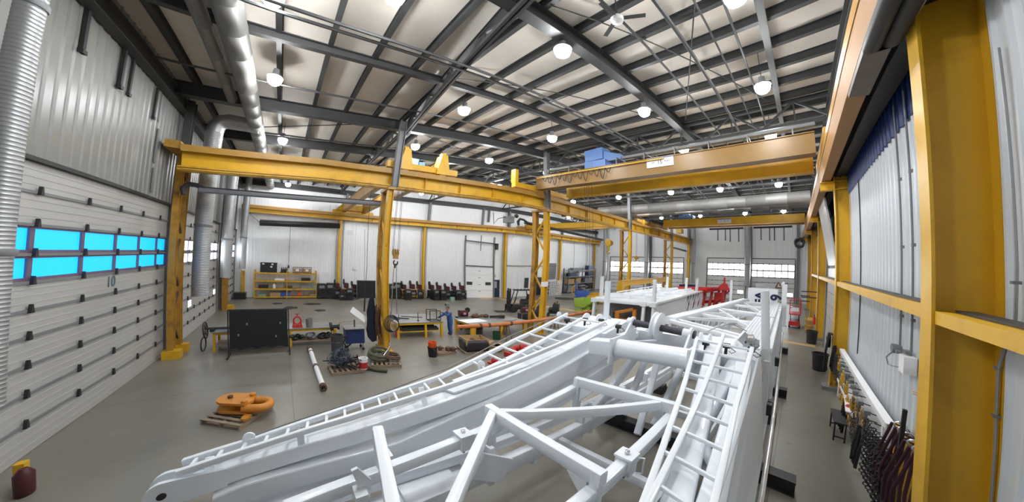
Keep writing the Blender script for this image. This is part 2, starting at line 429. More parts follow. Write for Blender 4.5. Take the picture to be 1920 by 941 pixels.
# ---- overhead doors
def overhead_door(name, label, x0, x1, y, ny, zs, wins, nwin, number=None, lens=SKYW, vis=None, numx=.5, xs=None, sm=None):
    """sections between the heights zs; wins = section indexes that are window rows"""
    t = thing(name, (x0, y, 0), label, 'overhead door', kind='structure')
    xs = xs or [x0 + (x1 - x0) * k / nwin for k in range(nwin + 1)]
    for i, (a, b) in enumerate(zip(zs, zs[1:])):
        m = MB()
        if i in wins:
            m.span((x0, y - .03, a), (x1, y + .03, a + .09)); m.span((x0, y - .03, b - .09), (x1, y + .03, b))
            for xx in xs: m.box((xx, y, (a + b) / 2), (.11, .07, b - a))
            fr = m.build('window_frame', MULL, t)
            for xa, xb in zip(xs, xs[1:]):
                g = MB(); g.box(((xa + xb) / 2, y - ny * .01, (a + b) / 2), (xb - xa - .1, .02, b - a - .16)); g.build('window_pane', lens, fr)
        else:
            m.span((x0, y - .03, a + .012), (x1, y + .03, b - .012))
            for k in (1, 2, 3):                      # pressed grooves
                zz = a + (b - a) * k / 4; m.span((x0, y + ny * .03, zz - .012), (x1, y + ny * .038, zz + .012))
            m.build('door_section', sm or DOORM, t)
        if i:
            m = MB(); m.span((x0, y + ny * .03, a - .045), (x1, y + ny * .065, a + .02)); m.build('section_stile', GREY, t)
    for i, z in enumerate(zs[1:-1]):
        m = MB()
        for xx in xs[1:-1]:
            m.prism([Vector((xx - .045, y + ny * .06, z - .06)), Vector((xx + .045, y + ny * .06, z - .06)), Vector((xx + .012, y + ny * .06, z + .13)), Vector((xx - .012, y + ny * .06, z + .13))], (0, ny * .05, 0))
        m.build('hinge', DARK, t)
    for xx, sx in ((x0, -1), (x1, 1)):
        m = MB(); m.span((xx + sx * .02, y - .02 * ny, 0), (xx + sx * .16, y + ny * .12, zs[-1])); m.build('door_track', GREY, t)
    m = MB(); m.span((x0 - .1, y, zs[-1]), (x1 + .1, y + ny * .14, zs[-1] + .09)); m.build('header_seal', DARK, t)
    if number:
        for s_, f, zc in number:
            text('door_number', s_, f, frame((numx if numx < 0 else x0 + (x1 - x0) * numx, y + ny * .045, zc), (-ny if False else 1 * (1 if ny < 0 else -1), 0, 0), (0, 0, 1)), LETTERG, t)
    return t
ZS = [0, .69, 1.34, 1.97, 2.59, 3.17, 3.78, 4.38, 5.02, 5.72, HEAD]
overhead_door('door_1', 'big white overhead door numbered 10 with two rows of blue windows', D1[0], D1[1], YD, 1, ZS, (6, 7), 6, [('10', .46, 3.5)], SKYB, numx=-12.7, xs=[-16.65, -15.73, -14.28, -12.85, -11.42, -9.99, -8.56, -7.9])
overhead_door('door_2', 'white overhead door with bright windows beyond the numbered door', D2[0], D2[1], YD, 1, ZS, (6, 7), 7, [('11', .46, 3.5)], SKYW, numx=.3)
overhead_door('door_3', 'overhead door in the corner beside the back wall', D3[0], D3[1], YD, 1, ZS, (6, 7), 6, None, SKYW)
ZF = [0, .65, 1.3, 1.95, 2.6, 3.3, 4.25, 5.2, FH]
fl = ['far overhead door nearest the corner behind yellow steel stand', 'far overhead door left of the ribbed pier with hanging hook', 'far overhead door left of middle grey duct behind red rig part', 'far overhead door at right end behind panel marked 9']
for i, (a, b) in enumerate(FD):
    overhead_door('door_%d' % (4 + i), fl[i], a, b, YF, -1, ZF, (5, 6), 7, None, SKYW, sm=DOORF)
# small lit door lights low in the side doors
def door_light(px, py, label, w=.5, h=.32):
    p = PY(px, py, YD + .05); m = MB(); m.box((p.x, YD + .04, p.z), (w + .1, .03, h + .1)); o = one(m, 'door_light', GREY, label, 'door window', kind='structure')
    g = MB(); g.box((p.x, YD + .058, p.z), (w, .012, h)); g.build('window_pane', SKYW, o)
door_light(355, 569, 'small bright window low in second door, its near side')
door_light(401, 547, 'small bright window low in second door, its far side')
for k, (px, py) in enumerate([(1236, 535), (1278, 541), (1388, 547), (1480, 553)]):
    p = PY(px, py, YF - .05); m = MB(); m.box((p.x, YF - .05, p.z), (.95, .03, .55)); o = one(m, 'door_light', GREY, ['small bright window low in far door behind yellow stand', 'small bright window low in far door left of ribbed pier', 'small bright window low in far door beside red rig part', 'small bright window low in far right door by red lift'][k], 'door window', kind='structure')
    g = MB(); g.box((p.x, YF - .07, p.z), (.85, .012, .45)); g.build('window_pane', SKYW, o)

# black hanger straps on the wall above the doors
def strap(x, y, z0, z1, label, ny=1, w=.09):
    m = MB(); m.span((x - w / 2, y + ny * .05, z0), (x + w / 2, y + ny * .11, z1)); m.box((x, y + ny * .09, z0 + .05), (w * 1.5, .08, .1))
    one(m, 'hanger_strap', DARK, label, 'strap', 'black hanger straps above the doors')
for a, b, lb in [((165, 10), (153, 100), 'first black strap on the tall white wall, beside the big duct'), ((235, 88), (224, 166), 'second black strap on tall white wall, left of a close pair'), ((248, 96), (240, 180), 'third black strap on tall white wall, right of a close pair'),
                 ((292, 160), (287, 223), 'fourth black strap on tall white wall, towards the corner column')]:
    p, q = PY(*a, YD + .08), PY(*b, YD + .08); strap(q.x, YD, q.z, p.z, lb)
m = MB()
for a, b in [((299, 170), (297, 228)), ((295, 238), (290, 305)), ((289, 314), (285, 360))]:
    p, q = PY(*a, YD + .06), PY(*b, YD + .06); m.span((q.x - .05, YD + .03, q.z), (q.x + .05, YD + .07, p.z))
one(m, 'wall_joint_strip', GREY, 'broken grey strip on tall white wall near the corner column', 'strip')
for i, (px, z0) in enumerate([(1346, 8.6), (1360, 8.6), (1369, 8.4), (1385, 8.4), (1427, 8.6), (1443, 8.5), (1452, 8.5), (1470, 8.5)]):
    p = PY(px, 440, YF - .1); strap(p.x, YF, z0, 10.4, ['first', 'second', 'third', 'fourth'][i % 4] + (' thin black strap above the far door left of middle duct' if i < 4 else ' thin black strap above the far right door'), -1, .12)
for i, (a, b) in enumerate(FD[2:]):
    m = MB(); m.tube((a + .3, YF - .25, 10.35), (b - .3, YF - .25, 10.35), .13, 10); one(m, 'door_spring_shaft', DARK, ['dark spring shaft high above the far door left of middle duct', 'dark spring shaft high above the far right door'][i], 'shaft')

# eave beam, girts
m = MB(); m.ibeam((XB, YD + .2, 10.65), (XR, YD + .2, 10.65), .3, .5); struct(m, 'trim_1', STEEL, 'dark eave beam along the top of the door wall', 'beam')
m = MB(); m.ibeam((XB + .25, YD, 11.1), (XB + .25, YF, 11.1), .3, .5); struct(m, 'trim_2', STEEL, 'dark eave beam along the top of the back wall', 'beam')
m = MB(); m.ibeam((XR - .3, YD, 11.4), (XR - .3, YF, 11.4), .3, .5); struct(m, 'trim_3', STEEL, 'dark eave beam along the top of the right wall', 'beam')

# ---- roof steel
RX0 = -15.2
k = 0
y = -4.3
while y < YF:
    z = roofz(y) - .14
    m = MB(); m.ibeam((XB, y, z - .03), (XR, y, z - .03), .17, .32, .02, .03)
    tag(m.build('roof_purlin', STEEL), 'dark steel purlin spanning the hall just under the insulation', 'roof beam', 'roof purlins', 'structure')
    y += 1.55; k += 1
def rafter(x, h, w, y0=YD, y1=YF, lab='', drop=.28):
    ys = [y0] + ([22.5] if y0 < 22.5 < y1 else []) + [y1]
    m = MB()
    for a, b in zip(ys, ys[1:]):
        m.ibeam((x, a, roofz(a) - drop - h / 2), (x, b, roofz(b) - drop - h / 2), w, h, .035, .025)
    tag(m.build('roof_rafter', STEEL), lab, 'roof beam', 'roof rafters', 'structure')
rafter(-5.0, .55, .38, lab='broad dark rafter running away right of the biggest lamp')
rafter(-15.2, .55, .34, lab='dark rafter above the tall grey posts of the middle runway')
rafter(-10.1, .3, .2, lab='slim dark rafter left of the biggest lamp')
rafter(-20.3, .5, .3, lab='dark rafter over the bay of the back wall, nearer one')
rafter(-25.4, .5, .3, lab='dark rafter over the bay of the back wall, middle one')
rafter(-30.3, .5, .3, lab='dark rafter over the bay of the back wall, farther one')
rafter(-0.2, .3, .2, lab='slim dark rafter close to the right wall runway')
def truss(y, x0, x1, zb, zt, pan, lab, y1=None):
    k_ = ((y if y1 is None else y1) - y) / (x1 - x0)
    def W(x, z, s=0): return V(x, y + (x - x0) * k_ + s, z)
    t = thing('roof_truss', ((x0 + x1) / 2, y, zb), lab, 'roof truss', 'roof trusses', 'structure')
    m = MB(); m.ibeam(W(x0, zt), W(x1, zt), .22, .18); m.build('top_chord', STEEL, t)
    m = MB()
    for s in (-.07, .07): m.bar(W(x0, zb, s), W(x1, zb, s), .09, .14)
    m.build('bottom_chord', STEEL, t)
    n = int((x1 - x0) / pan); p = (x1 - x0) / n; m = MB()
    for i in range(n):
        a = x0 + i * p; mid = a + p / 2
        m.bar(W(a, zb), W(mid, zt), .09, .09); m.bar(W(mid, zt), W(a + p, zb), .09, .09); m.bar(W(mid, zb), W(mid, zt), .06, .06)
    m.build('web', STEEL, t)
    return t
truss(5.3, RX0, XR - .2, 11.1, roofz(4.3) - .38, 2.4, 'dark roof truss from the nearest grey post towards the right wall', 3.3)
for i, (y, zb) in enumerate([(5.0, 11.0), (16.2, 11.2), (27.3, 11.2), (39.0, 10.7)]):
    truss(y, XB + .2, XR - .2 if i else -15.3, zb, roofz(y) - .38, 2.6, ['dark roof truss over the nearest grey post of the middle runway', 'dark roof truss just behind the nearest bridge crane', 'dark roof truss near the big far ducts', 'dark roof truss farthest down the hall'][i])
# thin joists, sprinkler pipes and conduits along the hall
def run(name, mt, pts, r, lab, cat, n=6, group=None):
    m = MB(); m.path(pts, r, n); return one(m, name, mt, lab, cat, group)
def roof_run(px, dz, r, lab, x=None):
    y0, y1 = YD + .4, YF - .4
    run('roof_pipe', STEEL, [(x, y0, roofz(y0) - dz), (x, 22.5, roofz(22.5) - dz), (x, y1, roofz(y1) - dz)], r, lab, 'pipe', 6, 'roof pipes')
for x, dz, r, lab in [(-3.3, .75, .045, 'dark roof pipe right of the broad rafter'), (-2.2, .95, .06, 'thick dark roof pipe with couplings over the near crane'), (-1.5, .7, .03, 'thin conduit under the roof left of right wall runway'),
                      (-.9, .8, .035, 'conduit under the roof closest to right wall runway'), (-8.2, 1.0, .05, 'paired dark roof pipe over the white rig, left'), (-7.9, 1.0, .05, 'paired dark roof pipe over the white rig, right'), (-18.4, .8, .05, 'dark roof pipe over the work benches'),
                      (-23, .7, .05, 'dark roof pipe farther over the back bay'), (-12.6, .8, .04, 'dark roof pipe between the post rafter and slim rafter')]:
    roof_run(0, dz, r, lab, x)
for i, (x0, y0, x1, y1) in enumerate([(-4.6, 5, -.6, 15.5), (-.6, 5, -4.6, 15.5), (-20, 5, -15.6, 15.5), (-15.6, 5, -20, 15.5), (-25, 5, -20.6, 15.5), (-20.6, 5, -25, 15.5), (-9.8, 5, -5.4, 15.5), (-20, -4.5, -15.6, 4.3)]):
    z0, z1 = roofz(y0) - .36, roofz(y1) - .36
    run('cross_brace_rod', STEEL, [(x0, y0, z0), (x1, y1, z1)], .022, ['slanting roof brace rod right of the broad rafter, one way', 'slanting roof brace rod right of the broad rafter, other way', 'slanting roof brace rod past the first grey post, one way', 'slanting roof brace rod past the first grey post, other way', 'slanting roof brace rod over back bay, one way', 'slanting roof brace rod over back bay, other way', 'slanting roof brace rod left of broad rafter', 'slanting roof brace rod nearest the door wall'][i], 'brace rod')
# ================================================================ crane runways, columns, cranes
RX, RT = -15.2, 8.95                                # middle runway: its line and top
def runway(name, x, y0, y1, zt, lab, side=1, h=.8, w=.42, rail=True, my=YEL, box=False, prof=None):
    prof = prof or [(y0, zt), (y1, zt)]
    segs = [(V(x, a, za), V(x, b, zb)) for (a, za), (b, zb) in zip(prof, prof[1:])]
    def up(p, dz, dx=0): return p + V(dx, 0, dz)
    t = thing(name, (x, (y0 + y1) / 2, zt - h), lab, 'crane runway')
    m = MB()
    for a, b in segs:
        if box: m.bar(up(a, -h / 2), up(b, -h / 2), w, h)
        else: m.ibeam(up(a, -h / 2), up(b, -h / 2), w, h, .05, .03)
    m.build('beam', my, t)
    m = MB()
    for a, b in segs: m.sweep([(q * (.31 if not box else .165), w_) for q, w_ in ((-1, .02), (-1, -.24), (-.92, -.24), (-.92, -.01), (.92, -.01), (.92, -.24), (1, -.24), (1, .02))], a, b)
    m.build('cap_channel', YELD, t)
    m = MB(); [m.bar(up(a, .05), up(b, .05), .09, .09) for a, b in segs]; m.build('crane_rail', RAIL, t)
    if rail:
        m = MB()
        for a, b in segs:
            m.bar(up(a, -h - .16, side * .2), up(b, -h - .16, side * .2), .3, .05)
            for k in range(2): m.bar(up(a, -h - .12 + .09 * k, side * .38), up(b, -h - .12 + .09 * k, side * .38), .04, .05)
        m.build('conductor_bar', YELW, t)
    n = int((y1 - y0) / 2.2)
    for i in range(1, n):
        yy = y0 + (y1 - y0) * i / n
        if box or yy < 5: continue
        m = MB(); m.box((x, yy, zt - h / 2), (w - .03, .02, h - .1)); m.build('stiffener', my, t)
    return t
runway('crane_runway', RX, YD + .7, YF - .6, RT, 'long yellow middle crane runway carried on double-legged columns', 1, .85, .42, True, YEL, False, [(YD + .7, 8.62), (1, 8.92), (5, 8.98), (YF - .6, 8.9)])
runway('crane_runway', 1.22, YD + .3, YF - .5, 9.1, 'yellow crane runway along the right wall, edge on above the viewer', -1, .9, .3, False, RUNB, True)
runway('crane_runway', XB + .75, YD + .5, YF - .5, 8.75, 'yellow crane runway along the white back wall', 1, .62, .34, False)
m = MB(); m.ibeam((1.7, -4, 8.55), (1.7, YF - 1, 8.55), .3, .4); one(m, 'tie_beam', DARK, 'dark steel beam between right runway and ribbed right wall', 'beam')

def col2(y, lab, x=RX, top=RT - 1.0, brace=True, post=True, x1=None):
    a, b = x - .5, (x1 or x + .5)
    t = thing('runway_column', ((a + b) / 2, y, 0), lab, 'column')
    for xx, nm, mt in ((a, 'column_leg', YELR), (b, 'column_leg', YEL)):
        m = MB(); m.ibeam((xx, y, 0), (xx, y, top), .3, .3, .025, .02, (0, 1, 0)); m.box((xx, y, .02), (.5, .5, .04)); m.build(nm, mt, t)
    m = MB(); n = 6
    for i in range(n):
        z0, z1 = .4 + (top - .8) * i / n, .4 + (top - .8) * (i + 1) / n
        p, q = ((a, z0), (b, z1)) if i % 2 else ((b, z0), (a, z1))
        m.bar((p[0], y, p[1]), (q[0], y, q[1]), .09, .09)
    m.build('lacing_bar', YELW, t)
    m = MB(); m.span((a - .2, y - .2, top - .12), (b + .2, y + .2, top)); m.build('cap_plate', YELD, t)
    if post:
        m = MB(); xx = x + .35; m.ibeam((xx, y + .25, RT - .9), (xx, y + .25, roofz(y) - .4), .3, .34, .03, .02, (0, 1, 0)); m.bar((xx, y + .25, RT - 1.0), (b, y, RT - 1.0), .2, .2); m.build('roof_post', GREY, t)
    return t
c1 = col2(4.7, 'nearest yellow double-legged column, hung with hoses and a welding jacket', x=-15.15)
col2(15.25, 'second yellow double-legged column with white band, behind the forklift')
col2(27.2, 'third yellow double-legged column beyond the white platform')
col2(39.6, 'fourth yellow double-legged column near the far doors')
m = MB(); m.box((-14.7, 15.25, 3.36), (.32, .32, .3)); one(m, 'tape_band', PAPER, 'white band wrapped round the second double-legged column', 'band')
t = thing('runway_column', (RX, YF - 1.9, 0), 'yellow end column under the far end of middle runway', 'column')
m = MB(); m.ibeam((RX + .3, YF - 1.9, 0), (RX + .3, YF - 1.9, RT - 1.0), .3, .3, .025, .02, (0, 1, 0)); m.build('column_leg', YEL, t)
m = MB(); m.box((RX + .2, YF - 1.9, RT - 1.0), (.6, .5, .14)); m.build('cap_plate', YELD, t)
# corner double column beside door 1
t = thing('corner_column', (-16.6, YD + .45, 0), 'rust stained yellow column pair between first and second doors', 'column')
for xx, mt in ((-16.1, YELR), (-17.0, YELR)):
    m = MB(); m.ibeam((xx, YD + .45, 0), (xx, YD + .45, 8.45), .22, .28, .025, .02, (1, 0, 0)); m.build('column_leg', mt, t)
m = MB()
for i in range(7):
    z0, z1 = .5 + 1.15 * i, .5 + 1.15 * (i + 1); p, q = (-16.1, -17.0) if i % 2 else (-17.0, -16.1)
    m.bar((p, YD + .45, z0), (q, YD + .45, z1), .08, .08)
m.build('lacing_bar', RUST, t)
m = MB()
for xx in (-16.05, -17.05): m.box((xx, YD + .5, .17), (.4, .6, .34))
m.build('guard_block', YEL, t)
m = MB(); m.span((-16.95, YD + .2, 8.45), (-14.9, YD + .7, 8.75)); m.build('bracket_beam', YELR, t)
m = MB(); m.ibeam((-16.5, YD + .4, 8.7), (-16.5, YD + .4, 11.0), .3, .34, .03, .02, (1, 0, 0)); m.build('roof_post', STEEL, t)
t = thing('wall_column', (-27.4, YD + .4, 0), 'yellow wall column between the second and third doors', 'column')
m = MB(); m.ibeam((-27.6, YD + .45, 0), (-27.6, YD + .45, 9.1), .34, .6, .025, .02, (1, 0, 0)); m.build('column_leg', YELR, t)
m = MB(); m.box((-27.6, YD + .85, .18), (.5, .45, .36)); m.build('guard_block', YEL, t)
m = MB(); m.ibeam((-27.6, YD + .4, 9.1), (-27.6, YD + .4, 11.0), .3, .34, .03, .02, (1, 0, 0)); m.build('roof_post', STEEL, t)
# right wall columns
for i, (y, lab) in enumerate([(5.93, 'nearest broad yellow column at the right edge'), (15.4, 'second yellow column on right wall, hung with black hoses'), (25.5, 'third yellow column on right wall with fire extinguisher'), (34.5, 'fourth yellow column on right wall past the red lift'), (43.0, 'farthest yellow column on right wall')]):
    t = thing('wall_column', (1.7, y, 0), lab, 'column')
    m = MB(); m.ibeam((1.71, y, 0), (1.71, y, 8.35 if i else 11.0), .34, .5 if i else .49, .03, .025, (1, 0, 0)); m.box((1.71, y, .1), (.7, .6, .2)) if False else None; m.build('column_leg', YEL, t)
    m = MB(); m.box((1.6, y, .07), (.72, .6, .14)); m.build('base_plinth', GREY, t)
    if not i: continue
    m = MB(); m.ibeam((1.02, y, 8.0), (1.9, y, 8.0), .3, .34); m.build('runway_bracket', YEL, t)
    m = MB(); m.ibeam((1.8, y, 8.3), (1.8, y, 11.3), .26, .26, .02, .02, (1, 0, 0)); m.build('roof_post', DARK, t)
# yellow girts on the right wall
def girt(y0, y1, z, lab):
    t = thing('wall_girt', (1.6, (y0 + y1) / 2, z), lab, 'girt', 'yellow girts of the right wall')
    m = MB(); m.chan((1.62, y0, z), (1.62, y1, z), .26, .16, .02); m.build('channel', YEL, t)
    m = MB(); m.bar((1.7, y0, z + .1), (1.7, y1, z + .1), .14, .03); m.build('cable_strip', DARK, t)
zg = PX(1650, 559, 1.5).z
girt(-4, 5.75, zg - .02, 'yellow girt on the right wall in front of the nearest column')
girt(6.1, 15.2, zg, 'yellow girt on the right wall between nearest and second columns')
girt(15.6, 25.3, zg, 'yellow girt on the right wall between second and third columns')
girt(25.7, 34.3, zg, 'yellow girt on the right wall beyond the third column')
# dark hood above the right runway, close overhead
t = thing('radiant_hood', (1.25, 3, 8.1), 'dark grey ribbed hood close overhead between right runway and nearest column', 'hood')
m = MB(); n = 8
sec = []
for cx_, rr_ in ((1.155, .1), (1.345, .1)):
    sec += [(cx_ + rr_ * math.cos(PI + PI * i / n), 8.1 + rr_ * math.sin(PI + PI * i / n)) for i in range(n + 1)]
m.prism([V(x_, .2, z_) for x_, z_ in sec + [(1.44, 8.18), (1.06, 8.18)]], (0, 5.9, 0)); m.build('hood_body', HOOD, t)
m = MB(); m.prism([V(1.08, 6.1, 8.1), V(1.36, 6.1, 8.06), V(1.4, 6.1, 8.18), V(1.07, 6.1, 8.18)], (0, 1.6, 0)); m.build('hood_end', HOODT, t)
m = MB(); m.bar((1.45, .2, 8.12), (1.45, 5.6, 8.12), .02, .08); m.build('edge_strip', CHROME, t)
# back wall columns
for y, lab in [(5.35, 'yellow back wall column right of the tool shelves'), (15.9, 'yellow back wall column in the row of welding machines'), (28.0, 'yellow back wall column right of the dark blue man door'), (38.5, 'yellow back wall column beside the white wire crate'), (48.3, 'brown corner column at far end of the back wall')]:
    t = thing('wall_column', (XB + .4, y, 0), lab, 'column')
    m = MB(); m.ibeam((XB + .35, y, 0), (XB + .35, y, 8.1), .28, .3, .025, .02, (1, 0, 0)); m.build('column_leg', YEL if y < 45 else YELW, t)
    m = MB(); m.ibeam((XB + .3, y + .5, 8.7), (XB + .3, y + .5, 11), .3, .3, .02, .02, (1, 0, 0)); m.build('roof_post', GREY, t)
    m = MB()
    for dy, r in ((.32, .035), (.45, .025), (-.3, .03)): m.tube((XB + .2, y + dy, .1), (XB + .2, y + dy, 8.2), r, 6)
    m.build('conduit', GREY, t)

def girder(m, x0, x1, y, zb, zt, w=.42):
    m.span((x0, y - w / 2, zb), (x1, y + w / 2, zt)); m.span((x0, y - w / 2 - .06, zt), (x1, y + w / 2 + .06, zt + .04)); m.span((x0, y - w / 2 - .05, zb - .04), (x1, y + w / 2 + .05, zb))
def crane_sign(t, c, w, h, num='15', ny=-1):
    m = MB(); m.box(c, (w, .03, h)); s = m.build('capacity_sign', SIGN, t)
    m = MB(); m.box((c[0], c[1] - .02, c[2] + h * .4), (w * .98, .01, h * .16)); m.build('sign_header', BLUE, s)
    text('capacity_lettering', num, h * .55, frame((c[0], c[1] - .02, c[2] - h * .06), (1, 0, 0), (0, 0, 1)), LETTER, s)
    text('capacity_lettering', 'TON', h * .26, frame((c[0] + w * .26, c[1] - .02, c[2] - h * .03), (1, 0, 0), (0, 0, 1)), LETTER, s)
    text('capacity_lettering', 'CAP', h * .22, frame((c[0] - w * .26, c[1] - .02, c[2] - h * .03), (1, 0, 0), (0, 0, 1)), LETTER, s)
# --- near bridge crane
zt1, zb1 = PY(1300, 290, 14.5).z, PY(1300, 318, 14.5).z
t = thing('bridge_crane', (-7, 15.2, 9.1), 'big double-girder yellow bridge crane marked 15, nearest the viewer', 'bridge crane')
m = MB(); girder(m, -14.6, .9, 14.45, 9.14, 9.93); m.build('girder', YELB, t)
m = MB(); girder(m, -13.9, .9, 16.6, 8.98, 9.6); m.build('girder', YEL, t)
m = MB(); m.bar((-14.6, 14.45, 10.0), (.9, 14.45, 10.0), .07, .07); m.bar((-13.9, 16.6, 9.67), (.9, 16.6, 9.67), .07, .07); m.build('trolley_rail', YEL, t)
m = MB(); m.bar((RX, 12.9, 9.3), (RX, 17.8, 9.3), .36, .34); m.prism([V(RX - .18, 17.8, 9.13), V(RX - .18, 17.8, 9.47), V(RX - .18, 18.1, 9.3)], (.36, 0, 0)); m.build('end_truck', YEL, t)
m = MB(); m.bar((1.22, 12.9, 9.4), (1.22, 17.8, 9.4), .3, .34); m.build('end_truck', YELD, t)
m = MB(); m.span((RX - .25, 12.9, 9.45), (RX + .15, 13.15, 10.35)); m.build('end_stop', YEL, t)
# festoon with hanging cable loops
m = MB(); pts = []
n = 13
for i in range(n):
    xa = -13.9 + i * .4
    for k in range(7): pts.append(V(xa + .4 * k / 6, 14.12, 9.84 - (.3 + .16 * (i % 3)) * math.sin(PI * k / 6)))
m.path(pts, .022, 5); m.build('festoon_cable', DARK, t)
m = MB(); m.bar((-14.4, 14.1, 9.84), (-5.5, 14.1, 9.84), .05, .05); m.build('festoon_track', YEL, t)
# service rail carried above the girders
m = MB()
m.bar((-14.4, 15.2, 10.62), (1.0, 15.2, 10.62), .3, .12)
for i in range(9):
    xx = -13.8 + i * 1.75; m.bar((xx, 14.5, 10.45), (xx, 16.2, 10.52), .04, .04); m.bar((xx, 14.5, 9.95), (xx, 14.5, 10.45), .04, .04)
for yy in (14.8, 15.7): m.tube((-14.4, yy, 10.46), (1.0, yy, 10.46), .025, 6)
m.build('service_rail', GREY, t)
hx = PY(1130, 290, 15.2).x
h = MB(); h.bar((hx - 1.0, 15.2, 10.95), (hx + .3, 15.2, 11.0), 1.0, .75, ch=.05); h.bar((hx + .3, 15.2, 10.8), (hx + 1.4, 15.2, 10.65), .8, .6, w2=.5, h2=.3); h.span((hx - .9, 14.5, 10.1), (hx + .6, 16.0, 10.5)); h.build('hoist_trolley', BLUE, t)
c = PY(1237, 303, 14.2); crane_sign(t, (c.x, 14.45 - .24, c.z), 1.5, .52)
m = MB()
for dx in (0, .1, .2, .35):
    q = PY(1098, 395, 15.2); m.tube((q.x + dx * 1.5, 15.2, 9.9), (q.x + dx * 1.5, 15.2, 2.1 + dx * 8 if dx else 5.6), .012, 5)
m.build('hoist_rope', DARK, t)
# --- far bridge crane of the same bay
t = thing('bridge_crane', (-7, 36, 9.1), 'smaller yellow bridge crane farther down the same bay, marked 15', 'bridge crane')
za, zc = PY(1370, 408, 35.4).z, PY(1370, 421, 35.4).z
m = MB(); girder(m, RX + 1.0, 1.0, 35.4, zc, za); m.build('girder', YEL, t)
m = MB(); girder(m, RX + 1.0, 1.0, 37.2, zc, za - .05); m.build('girder', YELD, t)
m = MB(); m.bar((RX, 34, 9.3), (RX, 38.8, 9.3), .36, .34); m.build('end_truck', YELD, t)
m = MB(); m.bar((1.22, 34, 9.4), (1.22, 38.8, 9.4), .3, .34); m.build('end_truck', YELD, t)
c = PY(1358, 414, 35.1); crane_sign(t, (c.x, 35.4 - .26, c.z), 1.5, .48, '15')
hx = PY(1288, 404, 36.3).x
h = MB(); h.bar((hx - .9, 36.3, za + .3), (hx + .9, 36.3, za + .3), 1.2, .55, ch=.05); h.bar((hx - .4, 36.3, za + .6), (hx + .4, 36.3, za + .6), .8, .3); h.build('hoist_trolley', BLUE, t)
m = MB(); g = PX(1276, 433, RX); m.span((RX - .5, g.y - .6, g.z - .35), (RX + .3, g.y + .6, g.z + .3)); m.build('drive_box', YELW, t)
# --- crane of the back bay (near)
y1, y2 = PX(757, 315, RX).y, PX(826, 325, RX).y
t = thing('bridge_crane', (-25, (y1 + y2) / 2, 9.1), 'yellow bridge crane of the back bay crossing behind nearest column', 'bridge crane')
for yy in (y1, y2):
    m = MB(); girder(m, XB + .6, RX + .3, yy, 9.0, 9.75, .38); m.build('girder', YELD, t)
    m = MB(); zz = 9.05
    m.prism([V(RX - .35, yy - .42, zz), V(RX - .35, yy + .42, zz), V(RX - .35, yy + .16, zz + 1.15), V(RX - .35, yy - .16, zz + 1.15)], (.7, 0, 0)); m.box((RX, yy, zz + 1.22), (.3, .24, .16)); m.build('end_bracket', YEL, t)
m = MB(); m.bar((RX, y1 - 1, 9.28), (RX, y2 + 1, 9.28), .34, .32); m.build('end_truck', YEL, t)
m = MB(); m.bar((XB + .75, y1 - 1.2, 8.95), (XB + .75, y2 + 1.2, 8.95), .34, .34); m.prism([V(XB + .9, y1 - .9, 9.1), V(XB + .9, y2 + .6, 9.1), V(XB + .9, y2 + .1, 9.75), V(XB + .9, y1 - .2, 9.75)], (.3, 0, 0)); m.build('end_truck', YEL, t)
h = MB(); yc = (y1 + y2) / 2; h.box((RX - 2.4, yc + .2, 10.2), (1.2, .5, .42)); h.box((RX - 2.4, yc - .5, 10.35), (.9, .5, .62)); h.box((RX - 2.4, yc + .75, 10.05), (.9, .4, .5)); h.build('hoist_trolley', BLUE, t)
# hook block and ropes
hk = PX(742, 480, -19.5)
m = MB()
for dx, dy in ((-.12, -.2), (.12, -.2), (-.12, .2), (.12, .2)): m.tube((hk.x + dx, hk.y + dy, hk.z + .35), (hk.x + dx, hk.y + dy * .7, 9.7), .014, 5)
rp = m.build('hoist_rope', DARK, t)
m = MB()
for s in (-.16, 0, .16): m.lathe((hk.x - .05, hk.y + s - .05, hk.z + .22), [(.2, 0), (.24, .03), (.2, .09)], (0, 1, 0), 16)
m.bar((hk.x, hk.y, hk.z - .18), (hk.x, hk.y, hk.z + .2), .22, .34, (0, 1, 0)); m.build('hook_block', BRASS, t)
m = MB(); m.torus((hk.x, hk.y, hk.z - .42), .15, .05, (1, 0, 0), 14, 6, .78, 1.2); m.build('hook', DARK, t)
# long chain sling under the hook
m = MB(); bz = 1.15
m.path([(hk.x, hk.y - .03, hk.z - .5), (hk.x, hk.y - .06, 3.9)], .07, 7); m.path([(hk.x, hk.y + .02, hk.z - .5), (hk.x, hk.y + .03, 4.2)], .05, 7); top = m
one(m, 'sling', DARK, 'dark bunched sling hanging from the hook block over the work benches', 'sling')
m = MB(); m.tube((hk.x, hk.y - .12, 3.9), (hk.x + .1, hk.y - .35, .95), .03, 6); m.tube((hk.x, hk.y + .08, 4.1), (hk.x + .1, hk.y + .05, .95), .03, 6); several(m, 'chain_strand', CHROME, ['pale chain strand from the sling to the yellow bench, slanting one', 'pale chain strand from the sling to the yellow bench, upright one'], 'chain')
